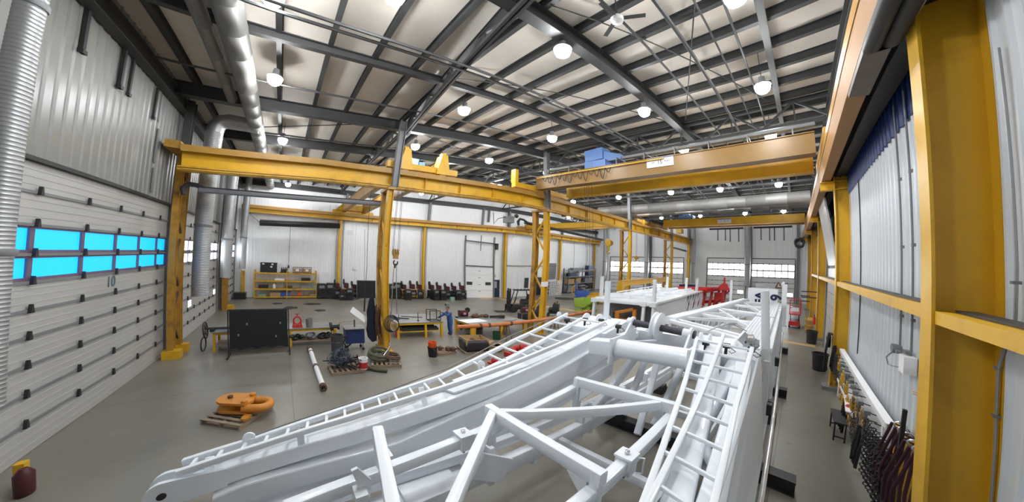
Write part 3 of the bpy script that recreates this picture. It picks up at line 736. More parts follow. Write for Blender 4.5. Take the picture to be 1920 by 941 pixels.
# --- crane of the back bay (far)
hb = PY(1141, 455, 32.0)
t = thing('bridge_crane', (-25, 31, 9.1), 'yellow bridge crane of the back bay far beyond second column', 'bridge crane')
m = MB(); girder(m, XB + .6, RX + .3, 31.0, 8.9, 9.4, .4); m.build('girder', YEL, t)
m = MB(); girder(m, XB + .6, RX + .3, 33.0, 8.9, 9.4, .4); m.build('girder', YELD, t)
m = MB(); m.box((hb.x, 32, 9.6), (1.2, 2.2, .4)); m.build('hoist_trolley', YELD, t)
m = MB(); m.bar((RX, 29.5, 9.25), (RX, 34.5, 9.25), .34, .32); m.build('end_truck', YELD, t)
m = MB(); m.bar((XB + .75, 29.5, 8.95), (XB + .75, 34.5, 8.95), .34, .32); m.build('end_truck', YELD, t)
def hang_block(c, r, top, lab):
    t = thing('hook_block', c, lab, 'hook block')
    m = MB(); m.lathe(c - V(0, .2, 0), [(r * .8, 0), (r, .06), (r, .34), (r * .8, .4)], (0, 1, 0), 18); m.lathe(c + V(.25 * r, .3, 0), [(r * .7, 0), (r * .7, .2)], (0, 1, 0), 18); m.build('sheave_case', YEL, t)
    m = MB(); m.bar(c - V(0, 0, r * .8), c - V(0, 0, r * 2.0), r * .7, r * .5, (0, 1, 0), w2=r * .4); m.torus(c - V(0, 0, r * 2.5), r * .5, r * .16, (0, 1, 0), 14, 6, .8, 1.2); m.build('hook', YELW, t)
    m = MB()
    for d in (-.3, .3): m.tube(c + V(d * r, 0, r * .5), V(c.x + d * r, c.y, top), .015, 5)
    m.build('rope', DARK, t)
hang_block(PY(1141, 455, 32.0), .42, 9.4, 'big round yellow hook block hanging left of the white platform post')
hang_block(PX(1290, 489, RX), .3, RT - 1.0, 'yellow hook block hanging before grey duct near far doors')
hang_block(PX(1193, 483, -20), .25, 11.6, 'small rusty hook block hanging before the far left door')
# runway upper cross pieces left of third column: yellow swing frame standing on floor
t = thing('steel_stand', PZ(1165, 566), 'yellow steel stand of two posts and beam behind the white platform', 'stand')
p, q = PX(1163, 528, -13.9), PX(1250, 532, -13.9)
m = MB(); m.ibeam((-13.8, p.y, 3.05), (-13.8, q.y, 3.05), .3, .5); m.build('beam', YEL, t)
m = MB(); m.bar((-13.8, p.y, 0), (-13.8, p.y, 3.2), .7, .5, (0, 1, 0), w2=.5); m.build('post', YEL, t)
m = MB(); m.bar((-13.8, q.y, 0), (-13.8, q.y, 3.0), .4, .4, (0, 1, 0)); m.build('post', YEL, t)

# ================================================================ black boom tubes
def boom(a, b, r, lab, rod=True, head=True):
    t = thing('swing_boom', a, lab, 'boom'); d = (b - a).normalized(); up = V(0, 0, 1)
    m = MB(); m.tube(a + d * .4, b, r, 10); m.build('boom_tube', GREY if r > .1 else DARK, t)
    m = MB(); m.bar(a + d * .5 + up * r * .9, b + up * r * .9, r * 1.3, r * .5); m.build('cable_tray', DARK, t)
    if head:
        m = MB(); m.path([a + d * .7, a + d * .3 + up * .18, a + up * .2, a - d * .15, a - d * .1 - up * .25], [r * .9, r * .8, r * .9, r * 1.1, r * .8], 8); m.build('boom_head', DARK, t)
    return t
a, b = PX(372, 355, -15.7), PX(713, 383, -15.6)
a = PX(372, 355, -15.6); a = V(-15.6, a.y, a.z)
boom(V(-15.6, YD + .9, PX(372, 356, -15.6).z), V(-15.6, 4.5, PX(712, 382, -15.6).z), .12, 'long dark boom tube from the corner column to nearest double-legged column')
p, q = PX(975, 416, -16.2), PX(1130, 450, -16.0)
t = boom(p, q, .085, 'thin dark boom arm reaching past the second double-legged column')
m = MB(); m.box(p + V(0, -.9, .05), (.45, .5, .42)); m.build('camera_box', GREY, t)
m = MB(); m.lathe(p + V(0, -.4, .35), [(.1, 0), (.14, .1), (.1, .2)], (0, 1, 0), 10); m.build('spotlight', BLACKP, t)
m = MB(); m.path([p + V(0, -1.1, .2), p + V(0, -1.7, .05), p + V(0, -2.0, -.3), p + V(0, -2.1, .4)], .02, 5); m.build('cable', DARK, t)
p, q = PX(1256, 463, -16), PX(1290, 472, -16)
boom(p, q, .12, 'short dark boom arm by the fourth double-legged column', head=False)
# rolled curtain on the back wall
a, b = PX(487, 418, XB + 1.2), PX(637, 424, XB + 1.2)
t = thing('rolled_curtain', a, 'long black rolled curtain hung on the back wall above the shelves', 'curtain')
m = MB(); m.tube(a, b, .26, 10); m.build('roll', BLACKP, t)
m = MB(); m.tube(a + V(0, 0, .05), V(a.x - .6, a.y - 1.1, a.z + .9), .035, 6); m.build('stay_rod', GREY, t)
m = MB(); m.tube(a + V(0, 0, .3), b + V(0, 0, .3), .06, 6); m.build('carrier_tube', GREY, t)
a, b = PX(1057, 428, XB + .9), PX(1120, 436, XB + .9)
m = MB(); m.tube(a, b, .25, 10); [m.bar(p_, V(XB, p_.y, p_.z + .3), .05, .05) for p_ in (a, b)]; one(m, 'rolled_curtain', BLACKP, 'black rolled curtain on the back wall above dark blue stores', 'curtain')

# ================================================================ ducts
def spiral(m, a, b, r, n=20, step=.075, ax=None):
    a, b = Vector(a), Vector(b); L = (b - a).length; d = (b - a).normalized(); k = int(L / step); prof = []
    for i in range(k + 1):
        h = L * i / k; prof += [(r, h - .008 if i else 0), (r + .006, h), (r, h + .008 if i < k else L)]
    m.lathe(a, prof, d, n)
def vduct(x, y, r, z0, z1, lab, bands=(3.6,)):
    t = thing('spiral_duct', (x, y, z0), lab, 'duct')
    m = MB(); spiral(m, (x, y, z0), (x, y, z1), r); m.build('duct_pipe', GALV, t, 50)
    for z in bands:
        m = MB(); m.lathe((x, y, z), [(r + .02, 0), (r + .03, .02), (r + .03, .1), (r + .02, .12)], (0, 0, 1), 20); m.build('clamp_band', GREY, t)
    return t
t = vduct(-8.03, -4.4, .165, 1.9, 11.2, 'big galvanised spiral duct at the left edge before the numbered door', (4.4, 8.75))
m = MB(); m.box((-8.1, -4.5, 1.8), (.2, .2, .4)); m.build('duct_foot', DARK, t)
p = PY(362, 300, -4.3)
p = V(-17.35, 0, 0)
t = vduct(p.x - .1, -3.95, .36, 2.4, 10.1, 'galvanised spiral duct beside corner column, elbowing under the roof', (5.6,))
dx = p.x - .1
m = MB(); m.path([(dx, -3.95, 10.1), (dx, -3.9, 10.45), (dx, -3.75, 10.68), (dx, -3.45, 10.8), (dx, -2.1, 10.8)], [.36, .36, .35, .34, .34], 18); m.build('duct_elbow', GALV, t, 50)
m = MB(); m.tube((dx + .45, YD + .4, 2.2), (dx + .3, -4.6, 9), .05, 6); m.build('hose_line', DARK, t)
p = PY(430, 400, -4.3); vduct(p.x, -4.3, .36, 2.6, 11.5, 'galvanised spiral duct beside column between second and third doors', (5.2,))
p = PY(458, 430, -4.2); vduct(p.x, -4.2, .3, 2.8, 11.5, 'galvanised spiral duct in the corner of the back wall', (5.6,))
t = thing('main_duct', (-20, -1.9, 10.6), 'long round duct running under the roof beside the lamps', 'duct')
m = MB(); spiral(m, (1.2, -2.25, 10.85), (XB + .6, -2.25, 10.85), .36, 18, 1.2); m.build('duct_pipe', DUCT, t, 50)
m = MB(); spiral(m, (1.2, -3.0, 10.95), (-15, -3.0, 10.95), .2, 14, 1.5); m.build('side_pipe', DUCT, t, 50)
for i, (y, z, r, lab) in enumerate([(28.0, 10.05, .5, 'broad round duct crossing the far bay behind the lamps'), (31.5, 10.2, .34, 'slimmer round duct just beyond the broad one')]):
    t = thing('main_duct', (-10, y, z), lab, 'duct')
    m = MB(); spiral(m, (1.2, y, z), (-19, y, z), r, 18, 1.5); m.build('duct_pipe', DUCT, t, 50)
    m = MB()
    for k in range(6): m.tube((1 - 3.4 * k, y, z + r), (1 - 3.4 * k, y, roofz(y)), .02, 5)
    m.build('hanger_rod', STEEL, t)
# pier ducts of the far wall
for px, r, lab in [(1213, .45, 'grey pier duct between the two far left doors'), (1300, .4, 'grey pier duct at end of middle runway'), (1402, .45, 'grey duct between two far right doors'), (1135, .4, 'grey duct at far corner of the back wall')]:
    p = PY(px, 470, YF - .95); vduct(p.x, YF - .95, r, 2.0, 11.6, lab, (5,))
for px, lab in [(1219, 'dark steel post beside pier duct of far left doors'), (1290, 'dark steel post left of the end column'), (1408, 'dark steel post right of duct between far right doors'), (1497, 'grey corner post at the far right')]:
    p = PY(px, 470, YF - .5); m = MB(); m.ibeam((p.x, YF - .22, 0), (p.x, YF - .22, 10.8), .35, .3, .03, .02, (0, 1, 0)); one(m, 'wall_post', GREY, lab, 'post')

# ================================================================ lamps
def lamp_proto():
    t = thing('high_bay_lamp', (0, 0, 0), 'lamp', 'lamp', None, None, True)
    m = MB(); m.lathe((0, 0, 0), [(.05, .44), (.1, .42), (.12, .2), (.27, .12), (.275, .09), (.25, .085)], (0, 0, 1), 20); m.build('housing', GREY, t)
    m = MB(); m.lathe((0, 0, 0), [(.02, -.2), (.12, -.18), (.21, -.11), (.25, 0), (.23, .06), (.15, .1), (.08, .11)], (0, 0, 1), 20); m.build('lens', LENS, t)
    m = MB(); m.tube((0, 0, 0), (0, 0, 1), .012, 5); q = m.build('suspension_rod', STEEL, t); q.location = (0, 0, .42)
    return t
rows = [('row over the door wall side', [(515, 150), (530, 264), (540, 346)], 10.7),
        ('row over the nearest columns', [(1055, 97), (870, 208), (779, 275)], 10.9),
        ('row in front of the near bridge crane', [(1430, 165), (1208, 210), (1035, 260), (917, 301)], 10.9),
        ('row just above the near bridge crane', [(1445, 257), (1283, 281), (1025, 325), (935, 349), (790, 362)], 10.9),
        ('row in front of the broad far duct', [(1460, 346), (1350, 355), (1258, 361), (1160, 370), (1075, 378)], 10.7),
        ('row beyond the broad far duct', [(1465, 375), (1370, 380), (1288, 385), (1207, 390), (1100, 399), (1066, 407), (1127, 422)], 10.6),
        ('row at the top edge of the view', [(510, -4), (740, -6), (1380, -5)], 10.9)]
def rod(o):
    for c in o.children:
        if c.name.startswith('suspension_rod'): c.scale = (1, 1, roofz(o.location.y) - o.location.z - .46)
lp = lamp_proto(); first = True
ordw = ['nearest', 'second', 'third', 'fourth', 'fifth', 'sixth', 'last']
for nm, pts, z in rows:
    for i, (px, py) in enumerate(pts):
        p = PZ(px, py, z)
        lb = 'glowing round high bay lamp, %s of the %s' % (ordw[i], nm)
        if first: o = lp; o.location = p; o['label'] = lb; first = False
        else: o = copy_tree(lp, p, 0, lb)
        o['group'] = 'high bay lamps'; rod(o)
for i, (x, y) in enumerate([(-24, -1), (-26.5, 6.5), (-21.5, 11.7), (-27, 11.7), (-5, 39), (-10.5, 39), (-.9, 39), (-16, 39), (-22, 40), (-28, 40), (-27, 20), (-28, 27), (-3, -2.5), (-13.5, -2.2)][:12]):
    if i in (4, 5, 6, 7, 8, 9): pass
    o = copy_tree(lp, V(x, y, roofz(y) - 1.4), 0, 'glowing round high bay lamp hidden behind roof steel, %s' % ['over the second door', 'over the back bay crane', 'left of third grey post', 'near the back wall overhead door', 'over the far crane hoist', 'over the far crane left end', 'at the far right end', 'over the fourth column', 'over far back bay', 'in far back corner', 'over the man door', 'over the wire crate'][i])
    o['group'] = 'high bay lamps'; rod(o)
o = copy_tree(lp, V(-4.9, .3, roofz(.3) - 1.4), 0, 'unseen fill lamp added right above the viewer, outside the top edge'); o['group'] = 'high bay lamps'; rod(o)  # unseen lamp, added as fill to brighten the near mast
# ceiling fan
p = PZ(1157, 35, 11.2); t = thing('ceiling_fan', p, 'white three-bladed ceiling fan under the roof right of the biggest lamp', 'ceiling fan')
m = MB(); m.lathe(p, [(.05, -.14), (.16, -.1), (.18, 0), (.1, .1)], (0, 0, 1), 16); m.build('motor', PAPER, t)
for k in range(3):
    a = .5 + k * 2 * PI / 3; d = V(math.cos(a), math.sin(a), 0); m = MB(); m.bar(p + d * .16, p + d * .75, .13, .015); m.build('blade', STEEL, t)
m = MB(); m.tube(p + V(0, 0, .1), p + V(0, 0, .8), .02, 6); m.build('down_rod', STEEL, t)
# ================================================================ the white mast lying in the middle of the hall
def loft(m, secs, ch=.025):
    """rounded box along secs = (centre, width along x, height); rings stand upright"""
    rings = []
    for c, w, h in secs:
        c = Vector(c); x, y = w / 2, h / 2; k = min(ch, x * .8, y * .8)
        rings.append([c + Vector((a, 0, b)) for a, b in ((-x + k, -y), (x - k, -y), (x - k * .3, -y + k * .3), (x, -y + k), (x, y - k), (x - k * .3, y - k * .3), (x - k, y), (-x + k, y), (-x + k * .3, y - k * .3), (-x, y - k), (-x, -y + k), (-x + k * .3, -y + k * .3))])
    n = 12; vs = [v for r in rings for v in r]; fs = []
    for i in range(len(rings) - 1):
        for j in range(n): fs.append((i * n + j, i * n + (j + 1) % n, (i + 1) * n + (j + 1) % n, (i + 1) * n + j))
    fs += [tuple(range(n - 1, -1, -1)), tuple(range((len(rings) - 1) * n, len(rings) * n))]
    m.add(vs, fs)
def polybar(m, pts, w, h, ch=.012):
    for a, b in zip(pts, pts[1:]): m.bar(a, b, w, h, (0, 0, 1), ch)
def interp(pts, y):
    for a, b in zip(pts, pts[1:]):
        if a.y <= y <= b.y: return a.lerp(b, (y - a.y) / (b.y - a.y))
    return pts[0] if y < pts[0].y else pts[-1]
def L(px, py, a=2.0): return PL(px, py, a, .2)
rig = thing('drilling_mast', (-2.9, 6, 0), 'huge white A-frame drilling mast with laddered legs lying nearest the viewer', 'drilling mast')
# --- left leg
lo = [L(344, 866), L(480, 823.5), L(825, 707), L(963, 639), L(1063, 589)]
li = [L(333, 887), L(480, 838), L(825, 729), L(1023, 656), L(1133, 605)]
lm = [L(850, 717), L(946, 679), L(1044, 624), L(1090, 598)]
def ladder(nm, rails, rows):
    m = MB(); [polybar(m, r, .075, .085) for r in rails]; g = m.build(nm, WHITE, rig)
    for a, b in rows:
        m = MB(); m.bar(a, b, .045, .045, (0, 0, 1), .01); m.build('ladder_rung', WHITE, g)
ys = [-1.25 + .29 * i for i in range(14)]; ys += [ys[-1] + .44 * (i + 1) for i in range(9)]
ladder('ladder', [lo, li, lm], [(interp(lo, y), interp(li, y - .05)) for y in ys if y < 6.6])
xin = lambda y: -4.76 + .09 * y
zt = [(-1.62, 1.54), (.8, 1.89), (2.6, 2.2), (7.3, 3.22)]
def leg_beam(nm, prof, x_off, w, h0, h1, zo=0.0):
    m = MB(); s = []
    for y, z in prof:
        f = (y - prof[0][0]) / (prof[-1][0] - prof[0][0]); h = h0 + (h1 - h0) * f; ww = w if not isinstance(w, tuple) else w[0] + (w[1] - w[0]) * f
        s.append((V(xin(y) + x_off - ww / 2, y, z + zo - h / 2), ww, h))
    loft(m, s); return m.build(nm, WHITE, rig, 4)
leg_beam('leg_beam', zt, 0, (.26, .5), .24, .36)
leg_beam('leg_beam', [(-1.05, 1.34), (-.7, 1.42), (1.5, 1.58), (2.6, 1.88), (6.9, 2.85)], .12, .34, .27, .5)
leg_beam('leg_beam', [(-1.0, 1.0), (1.6, 1.18), (6.9, 2.2)], .2, .3, .28, .4)
# outer web of the widening leg seen through the ladder
m = MB(); m.prism([V(-4.62, 2.7, 2.28), V(-4.2, 6.8, 3.08), V(-4.55, 6.9, 3.1), V(-5.0, 2.6, 2.26)], (0, 0, -.04)); m.prism([V(-5.0, 2.6, 2.2), V(-5.5, 6.7, 3.0), V(-5.5, 6.7, 2.6), V(-5.0, 2.6, 1.9)], (-.05, 0, 0)); m.build('leg_plate', WHITE2, rig)
m = MB()
for y in (3.1, 3.75, 4.4, 5.05, 5.7, 6.3):
    a, b = interp(lo, y), interp(li, y); m.bar(a - V(0, 0, .46), b - V(.34, 0, .46), .05, .3)
m.build('leg_stiffener', WHITE2, rig)
# foot clevis with pin hole
def clevis(px, py, x, yy, z, mir=1):
    m = MB()
    for dx in (0, -.2):
        n = 14; ring = [V(x + dx, yy + .17 * math.cos(PI / 2 + PI * i / n), z + .17 * math.sin(PI / 2 + PI * i / n)) for i in range(n + 1)]
        m.prism(ring + [V(x + dx, -.9, 1.37), V(x + dx, -.9, 1.635)], (.05, 0, 0))
    m.build('foot_clevis', WHITE, rig)
    m = MB(); m.tube((x - .22, yy, z), (x + .056, yy, z), .045, 14); m.build('pin_hole', DARK, rig)
f = PX(304, 929, -4.86); clevis(0, 0, -4.89, f.y, f.z)
# ladder stand-off brackets and cable eyes
m = MB()
for px, py in [(393, 858), (563, 812), (790, 727)]:
    p = L(px, py); q = V(xin(p.y) - .05, p.y, p.z - .26); m.prism([p + V(0, -.05, 0), p + V(0, .05, 0), q + V(0, .05, 0), q + V(0, -.05, 0)], (-.03, 0, 0))
for px, py in [(395, 846), (560, 800), (730, 742)]:
    p = L(px, py) if False else interp(lo, L(px, py).y); m.bar(p, p + V(.03, 0, -.36), .1, .03)
m.build('ladder_bracket', WHITE, rig)
ey = []
for px, py in [(467, 820), (901, 683), (1047, 590)]:
    p = L(px, py, 2.06); m = MB(); n = 14
    m.prism([p + V(0, .085 * math.cos(2 * PI * i / n), .085 * math.sin(2 * PI * i / n)) for i in range(n)], (.03, 0, 0)); m.bar(p, p - V(0, 0, .22), .1, .03, (1, 0, 0)); m.tube(p - V(.01, 0, 0), p + V(.04, 0, 0), .022, 8); m.build('cable_eye', WHITE, rig); ey.append(p)
m = MB(); m.path([ey[0], L(560, 787), L(700, 742), L(840, 690), L(960, 628), ey[2]], .012, 6); m.build('wire_rope', GREY, rig)
# --- right leg
ro = [L(1340, 937), L(1359, 855), L(1381, 756), L(1410, 654)]
rm = [L(1217, 941), L(1260, 855), L(1311, 746), L(1357, 627)]
ri = [L(1207, 941), L(1253, 809), L(1279, 733), L(1306, 637)]
def ext(p, k=1.6):
    d = (p[0] - p[1]) / (p[1].y - p[0].y); return [p[0] + d * k] + p
ro, rm, ri = ext(ro), ext(rm), ext(ri)
ys = [6.15 - .44 * i for i in range(12)]
ladder('ladder', [ro, rm, ri], [(interp(ri, y + .1), interp(ro, y)) for y in ys])
m = MB(); a, b = L(1338, 660, 1.66), L(1282, 900, 1.66); e = a + (b - a) * 1.5
loft(m, [(e, .3, .45), (b, .3, .45), (a, .34, .45)], .06); m.build('leg_beam', WHITE, rig)
m = MB(); a, b = L(1392, 700, 1.62), L(1340, 925, 1.62); e = a + (b - a) * 1.5
loft(m, [(e, .26, .42), (b, .26, .42), (a, .28, .42)], .03); m.build('leg_beam', WHITE, rig)
m = MB(); m.bar(L(1382, 676, 1.55), L(1300, 815, 1.5), .26, .3, ch=.05); m.bar(L(1300, 815, 1.45), L(1345, 900, 1.4), .2, .2, ch=.03); m.build('leg_brace', WHITE, rig)
m = MB(); m.lathe(L(1322, 800, 1.35), [(.09, -.3), (.09, .0), (.06, .02), (.06, .28)], (0, .3, .95), 14); m.build('hydraulic_cylinder', WHITE, rig)
m = MB(); m.prism([V(-.36, 1.2, 2.12), V(-.50, 6.6, 3.15), V(-.22, 6.6, 1.1), V(-.08, 1.2, 1.0)], (.04, 0, .01)); m.build('side_plate', WHITE2, rig)
# leg-end blocks with pins
m = MB(); m.prism([V(-5.5, 6.6, 3.05), V(-4.05, 6.5, 3.0), V(-4.0, 7.6, 3.2), V(-5.4, 7.6, 3.2)], (0, 0, -.5)); m.prism([V(-1.8, 6.3, 3.0), V(-.5, 6.3, 3.0), V(-.5, 7.4, 3.12), V(-1.8, 7.4, 3.12)], (0, 0, -.55)); m.build('leg_head', WHITE, rig)
for px, py, s in [(1127, 601, 0), (1159, 612, 0), (1097, 599, 0), (1063, 600, 0), (1323, 643, 1), (1403, 641, 1), (1408, 655, 1), (1362, 648, 1)]:
    p = L(px, py, 1.95); m = MB(); m.tube(p - V(.06, 0, .0), p + V(.07, 0, 0), .05, 10); m.tube(p + V(0, 0, 0), p + V(0, 0, -.16), .03, 8); m.path([p, p + V(.08, .1, -.06), p + V(.18, .04, -.1), p + V(.12, -.05, -.12), p + V(.05, .02, -.1)], .008, 4); m.build('lock_pin', DARK, rig)
m = MB()
for x, y, z in [(-5.3, 7.3, 3.2), (-4.9, 7.4, 3.2), (-4.55, 7.2, 3.15), (-1.75, 6.9, 3.15), (-1.55, 6.9, 3.15), (-1.0, 7.0, 3.12), (-.85, 7.0, 3.12)]:
    n = 10; m.prism([V(x, y + .2 * math.cos(PI * i / n), z - .08 + .2 * math.sin(PI * i / n)) for i in range(n + 1)], (.035, 0, 0))
m.build('pin_lug', WHITE, rig)
# crown tube with end flanges
a, b = V(-3.36, 6.0, 2.86), V(-1.66, 6.0, 2.9)
m = MB(); m.tube(a, b, .205, 28); m.build('cross_tube', WHITE, rig)
m = MB(); m.box(a + V(-.03, 0, -.02), (.05, .62, .56)); m.box(b + V(.03, 0, 0), (.05, .62, .52)); m.bar(a + V(-.06, -.1, .02), a + V(-.62, -.1, -.02), .34, .34, ch=.03); m.prism([a + V(-.04, .3, .26), a + V(-.04, .95, .3), a + V(-.04, .95, -.2), a + V(-.04, .3, -.3)], (-.04, 0, 0)); m.build('tube_flange', WHITE, rig)
# sheave shaft on two lugs
sa, sb = PY(1176, 602, 6.75), PY(1303, 628, 6.75); d = (sb - sa).normalized()
sc = PY(1232, 611, 6.75)
for p0, base in ((PY(1185, 603, 6.75), PY(1176, 634, 6.4)), (PY(1294, 625, 6.75), PY(1284, 660, 6.4))):
    m = MB(); n = 10
    arc = [p0 + V(0, .13 * math.cos(PI * i / n), .13 * math.sin(PI * i / n)) for i in range(n + 1)]
    m.prism(arc + [V(p0.x, base.y - .22, base.z - .1), V(p0.x, base.y + .4, base.z - .1)], (.05, 0, 0)); m.build('shaft_lug', WHITE, rig)
m = MB(); m.tube(sa + d * .02, sa + d * .2, .1, 16); m.tube(sb - d * .28, sb - d * .04, .1, 16); m.build('shaft_end', WHITE, rig)
m = MB(); m.tube(sb - d * .05, sb + d * .01, .088, 12); m.build('shaft_nut', DARK, rig)
m = MB(); m.tube(sa + d * .2, sb - d * .28, .075, 16); m.build('shaft_sleeve', GRIP, rig)
m = MB(); m.lathe(sc - d * .1, [(.12, 0), (.27, 0), (.315, .02), (.315, .055), (.25, .085), (.25, .115), (.315, .145), (.315, .18), (.27, .2), (.12, .2)], d, 36); m.build('sheave', WHITE, rig)
# crown plates behind the shaft
m = MB(); m.span((-3.5, 7.1, 2.55), (-1.75, 7.16, 3.08)); m.span((-3.3, 7.2, 2.5), (-1.9, 7.9, 2.95)); m.span((-3.75, 6.55, 2.9), (-3.4, 7.7, 3.02)); m.bar((-3.6, 6.3, 2.75), (-2.9, 7.1, 2.75), .1, .3); m.build('crown_plate', WHITE2, rig)
m = MB(); m.tube((-3.1, 7.3, 2.7), (-3.1, 6.2, 1.2), .09, 12); m.tube((-2.1, 7.3, 2.7), (-2.3, 6.2, 1.2), .09, 12); m.bar((-3.3, 6.9, 2.5), (-3.7, 5.9, 1.3), .16, .2, ch=.02); m.bar((-2.6, 6.6, 2.5), (-2.4, 5.6, 1.2), .14, .2, ch=.02); m.build('crown_strut', WHITE2, rig)
# pipe stakes
for (px, py0, py1, y, w) in [(1140, 527, 598, 7.3, .13), (1434, 545, 660, 6.9, .155)]:
    p, q = PY(px, py0, y), PY(px - 4 if px < 1200 else px + 1, py1, y); m = MB(); m.bar(q, p, w, w, (0, 1, 0), .015); m.build('stake_post', WHITE, rig)
    m = MB(); n = 12; q = q - V(0, 0, .12); m.prism([q + V(.13 * math.cos(PI * i / n), -.1, .26 * math.sin(PI * i / n) - .05) for i in range(n + 1)], (0, .04, 0)); m.prism([q + V(.13 * math.cos(PI * i / n), .1, .26 * math.sin(PI * i / n) - .05) for i in range(n + 1)], (0, .04, 0)); m.build('stake_socket', WHITE, rig)
# upper mast running away
cz = 3.0
l0, l1 = PZ(1258, 594, cz), PZ(1398, 560, cz)
def chord(nm, a, b, w, h, mt=WHITE): m = MB(); m.bar(a - V(0, 0, h / 2), b - V(0, 0, h / 2), w, h, (0, 0, 1), .02); return m.build(nm, mt, rig)
chord('mast_chord', l0, l1, .42, .26)
r0, r1 = V(-.78, 6.9, 3.08), V(-.86, 18.6, 2.9)
m = MB(); n = 7
m.bar(r0 - V(0, 0, .06), r1 - V(0, 0, .06), .62, .1)
for i in range(n):
    x = -.26 + .52 * i / (n - 1); m.bar(r0 + V(x, 0, .005), r1 + V(x, 0, .005), .045, .035)
m.build('ribbed_deck', WHITE2, rig)
m = MB(); m.bar(r0 + V(0, 4.6, .026), r0 + V(-.0, 4.66, .026), .66, .01); m.build('deck_seam', GREY, rig)
chord('mast_chord', V(-.36, 7.6, 2.98), V(-.50, 18.5, 2.86), .12, .18)
lw, rw = l0 - V(0, 0, .9), V(-.45, 7.4, 2.1)
chord('mast_chord', l0 - V(.05, 0, .95), l1 - V(0, 0, .95), .22, .2, WHITE2); chord('mast_chord', V(-.95, 7, 2.05), V(-.9, 18.5, 2.05), .24, .2, WHITE2)
def lp_(f): return l0.lerp(l1, f) - V(0, 0, .14)
def rp_(f): return V(-1.08, 8.4 + 10 * f, 2.9)
m = MB()
for f in (0, .04, .26, .5, .72, .93): m.bar(lp_(f), rp_(f), .12, .12, ch=.01)
m.bar(lp_(.1), rp_(.3), .1, .1); m.bar(lp_(.5), rp_(.18), .1, .1); m.bar(lp_(.26), rp_(.5), .1, .1); m.bar(lp_(.93), rp_(.55), .1, .1)
m.build('mast_brace', WHITE, rig)
m = MB(); k = 0
for i in range(12):
    f = i / 11; a = l0.lerp(l1, f); m.bar(a - V(0, 0, .2), a - V(0, 0, .98), .09, .09, (0, 1, 0)); b = V(-.95, 7.2 + 11.2 * f, 0); m.bar(b + V(0, 0, 3.0), b + V(0, 0, 2.05), .09, .09, (0, 1, 0))
    if i < 11: b2 = l0.lerp(l1, (i + 1) / 11); m.bar(a - V(0, 0, .98), b2 - V(0, 0, .2), .07, .07)
for f in (.1, .32, .54, .76): m.bar(lp_(f) - V(0, 0, .85), rp_(f + .1) - V(0, 0, .85), .09, .09)
m.build('mast_lacing', WHITE2, rig)
# right-hand flank: uprights, fittings and long bottom tubes
m = MB()
for i in range(13):
    y = 6.8 + .95 * i; x = -.36 - .012 * (y - 7.6); m.bar((x, y, 2.92), (x + .08, y + .1, 1.15), .1, .12, (0, 1, 0))
    if i % 2 == 0: m.bar((x, y, 2.85), (x + .08, y + .9, 1.3), .07, .07, (0, 1, 0))
m.build('flank_upright', WHITE2, rig)
m = MB(); m.bar((-.02, 2.5, 1.02), (-.38, 20.6, 1.02), .09, .1, ch=.02); m.build('bottom_tube', CHROME, rig)
m = MB(); m.bar((-.2, 2.5, 1.1), (-.5, 19, 1.1), .12, .26, ch=.02); m.build('bottom_chord', WHITE2, rig)
m = MB(); m.bar((-3.95, 6.5, .95), (-3.3, 19, .95), .2, .3, ch=.02); m.build('bottom_chord', WHITE2, rig)
for y, z, s in [(3.7, 1.35, .2), (7.0, 1.9, .11), (7.6, 1.75, .11), (10.4, 2.0, .12), (4.3, 1.3, .12)]:
    m = MB(); m.box((-.16 - .012 * y, y, z), (.16, s * 1.4, s * 2)); m.build('flank_fitting', DARK, rig)
m = MB(); p = PY(1409, 642, 6.6); m.lathe(p, [(.05, -.1), (.15, -.08), (.16, .02), (.09, .06), (.06, .14)], (1, .1, 0), 16); m.bar(p + V(-.2, 0, .1), p + V(.1, 0, -.12), .08, .2); m.path([p + V(-.1, 0, .2), p + V(-.35, 0, .3), p + V(-.7, .1, .2), p + V(-.95, .1, .05)], .01, 5); m.build('hinge_boss', CHROME, rig)
# end panel with lettering
s0, s1 = PY(1403, 539, 18.8), PY(1459, 540, 18.8); bz = 2.35
m = MB(); m.span((s0.x, 18.8, bz), (s1.x, 18.88, s0.z)); pn = m.build('end_panel', WHITE, rig)
c9 = PY(1456, 558, 18.78); cA = PY(1425, 559, 18.78)
text('panel_lettering', '9', 1.0, frame(c9, (0, 0, 1), (-1, 0, 0)) @ Matrix.Diagonal((.66, .72, 1, 1)), LETTERB, pn, .005, .035)
text('panel_lettering', 'FA', .62, frame(cA + V(0, 0, .0), (0, 0, 1), (-1, 0, 0)), LETTERB, pn, .005, .025)
a, b = PY(1418, 531, 19.3), PY(1459, 540, 19.3)
m = MB(); m.span((a.x, 19.2, 3.0), (b.x, 19.28, a.z)); m.build('back_panel', GALV, rig)
a, b = PY(1467, 533, 18.7), PY(1474, 611, 18.7)
m = MB(); m.span((a.x, 18.65, 1.7), (a.x + .24, 18.95, a.z)); m.bar((a.x - .05, 18.8, a.z), (a.x + .1, 18.8, a.z + .1), .1, .1); m.bar((a.x, 18.7, 1.75), (a.x + .3, 18.7, 1.75), .2, .06); m.build('end_post', WHITE, rig)
m = MB(); p = PY(1460, 536, 18.8); m.path([p + V(-.15, 0, -.1), p + V(0, 0, .2), p + V(.08, 0, .0)], .04, 6); m.bar(p + V(-.15, 0, -.1), p + V(.1, 0, -.1), .1, .07); m.build('valve', RUST, rig)

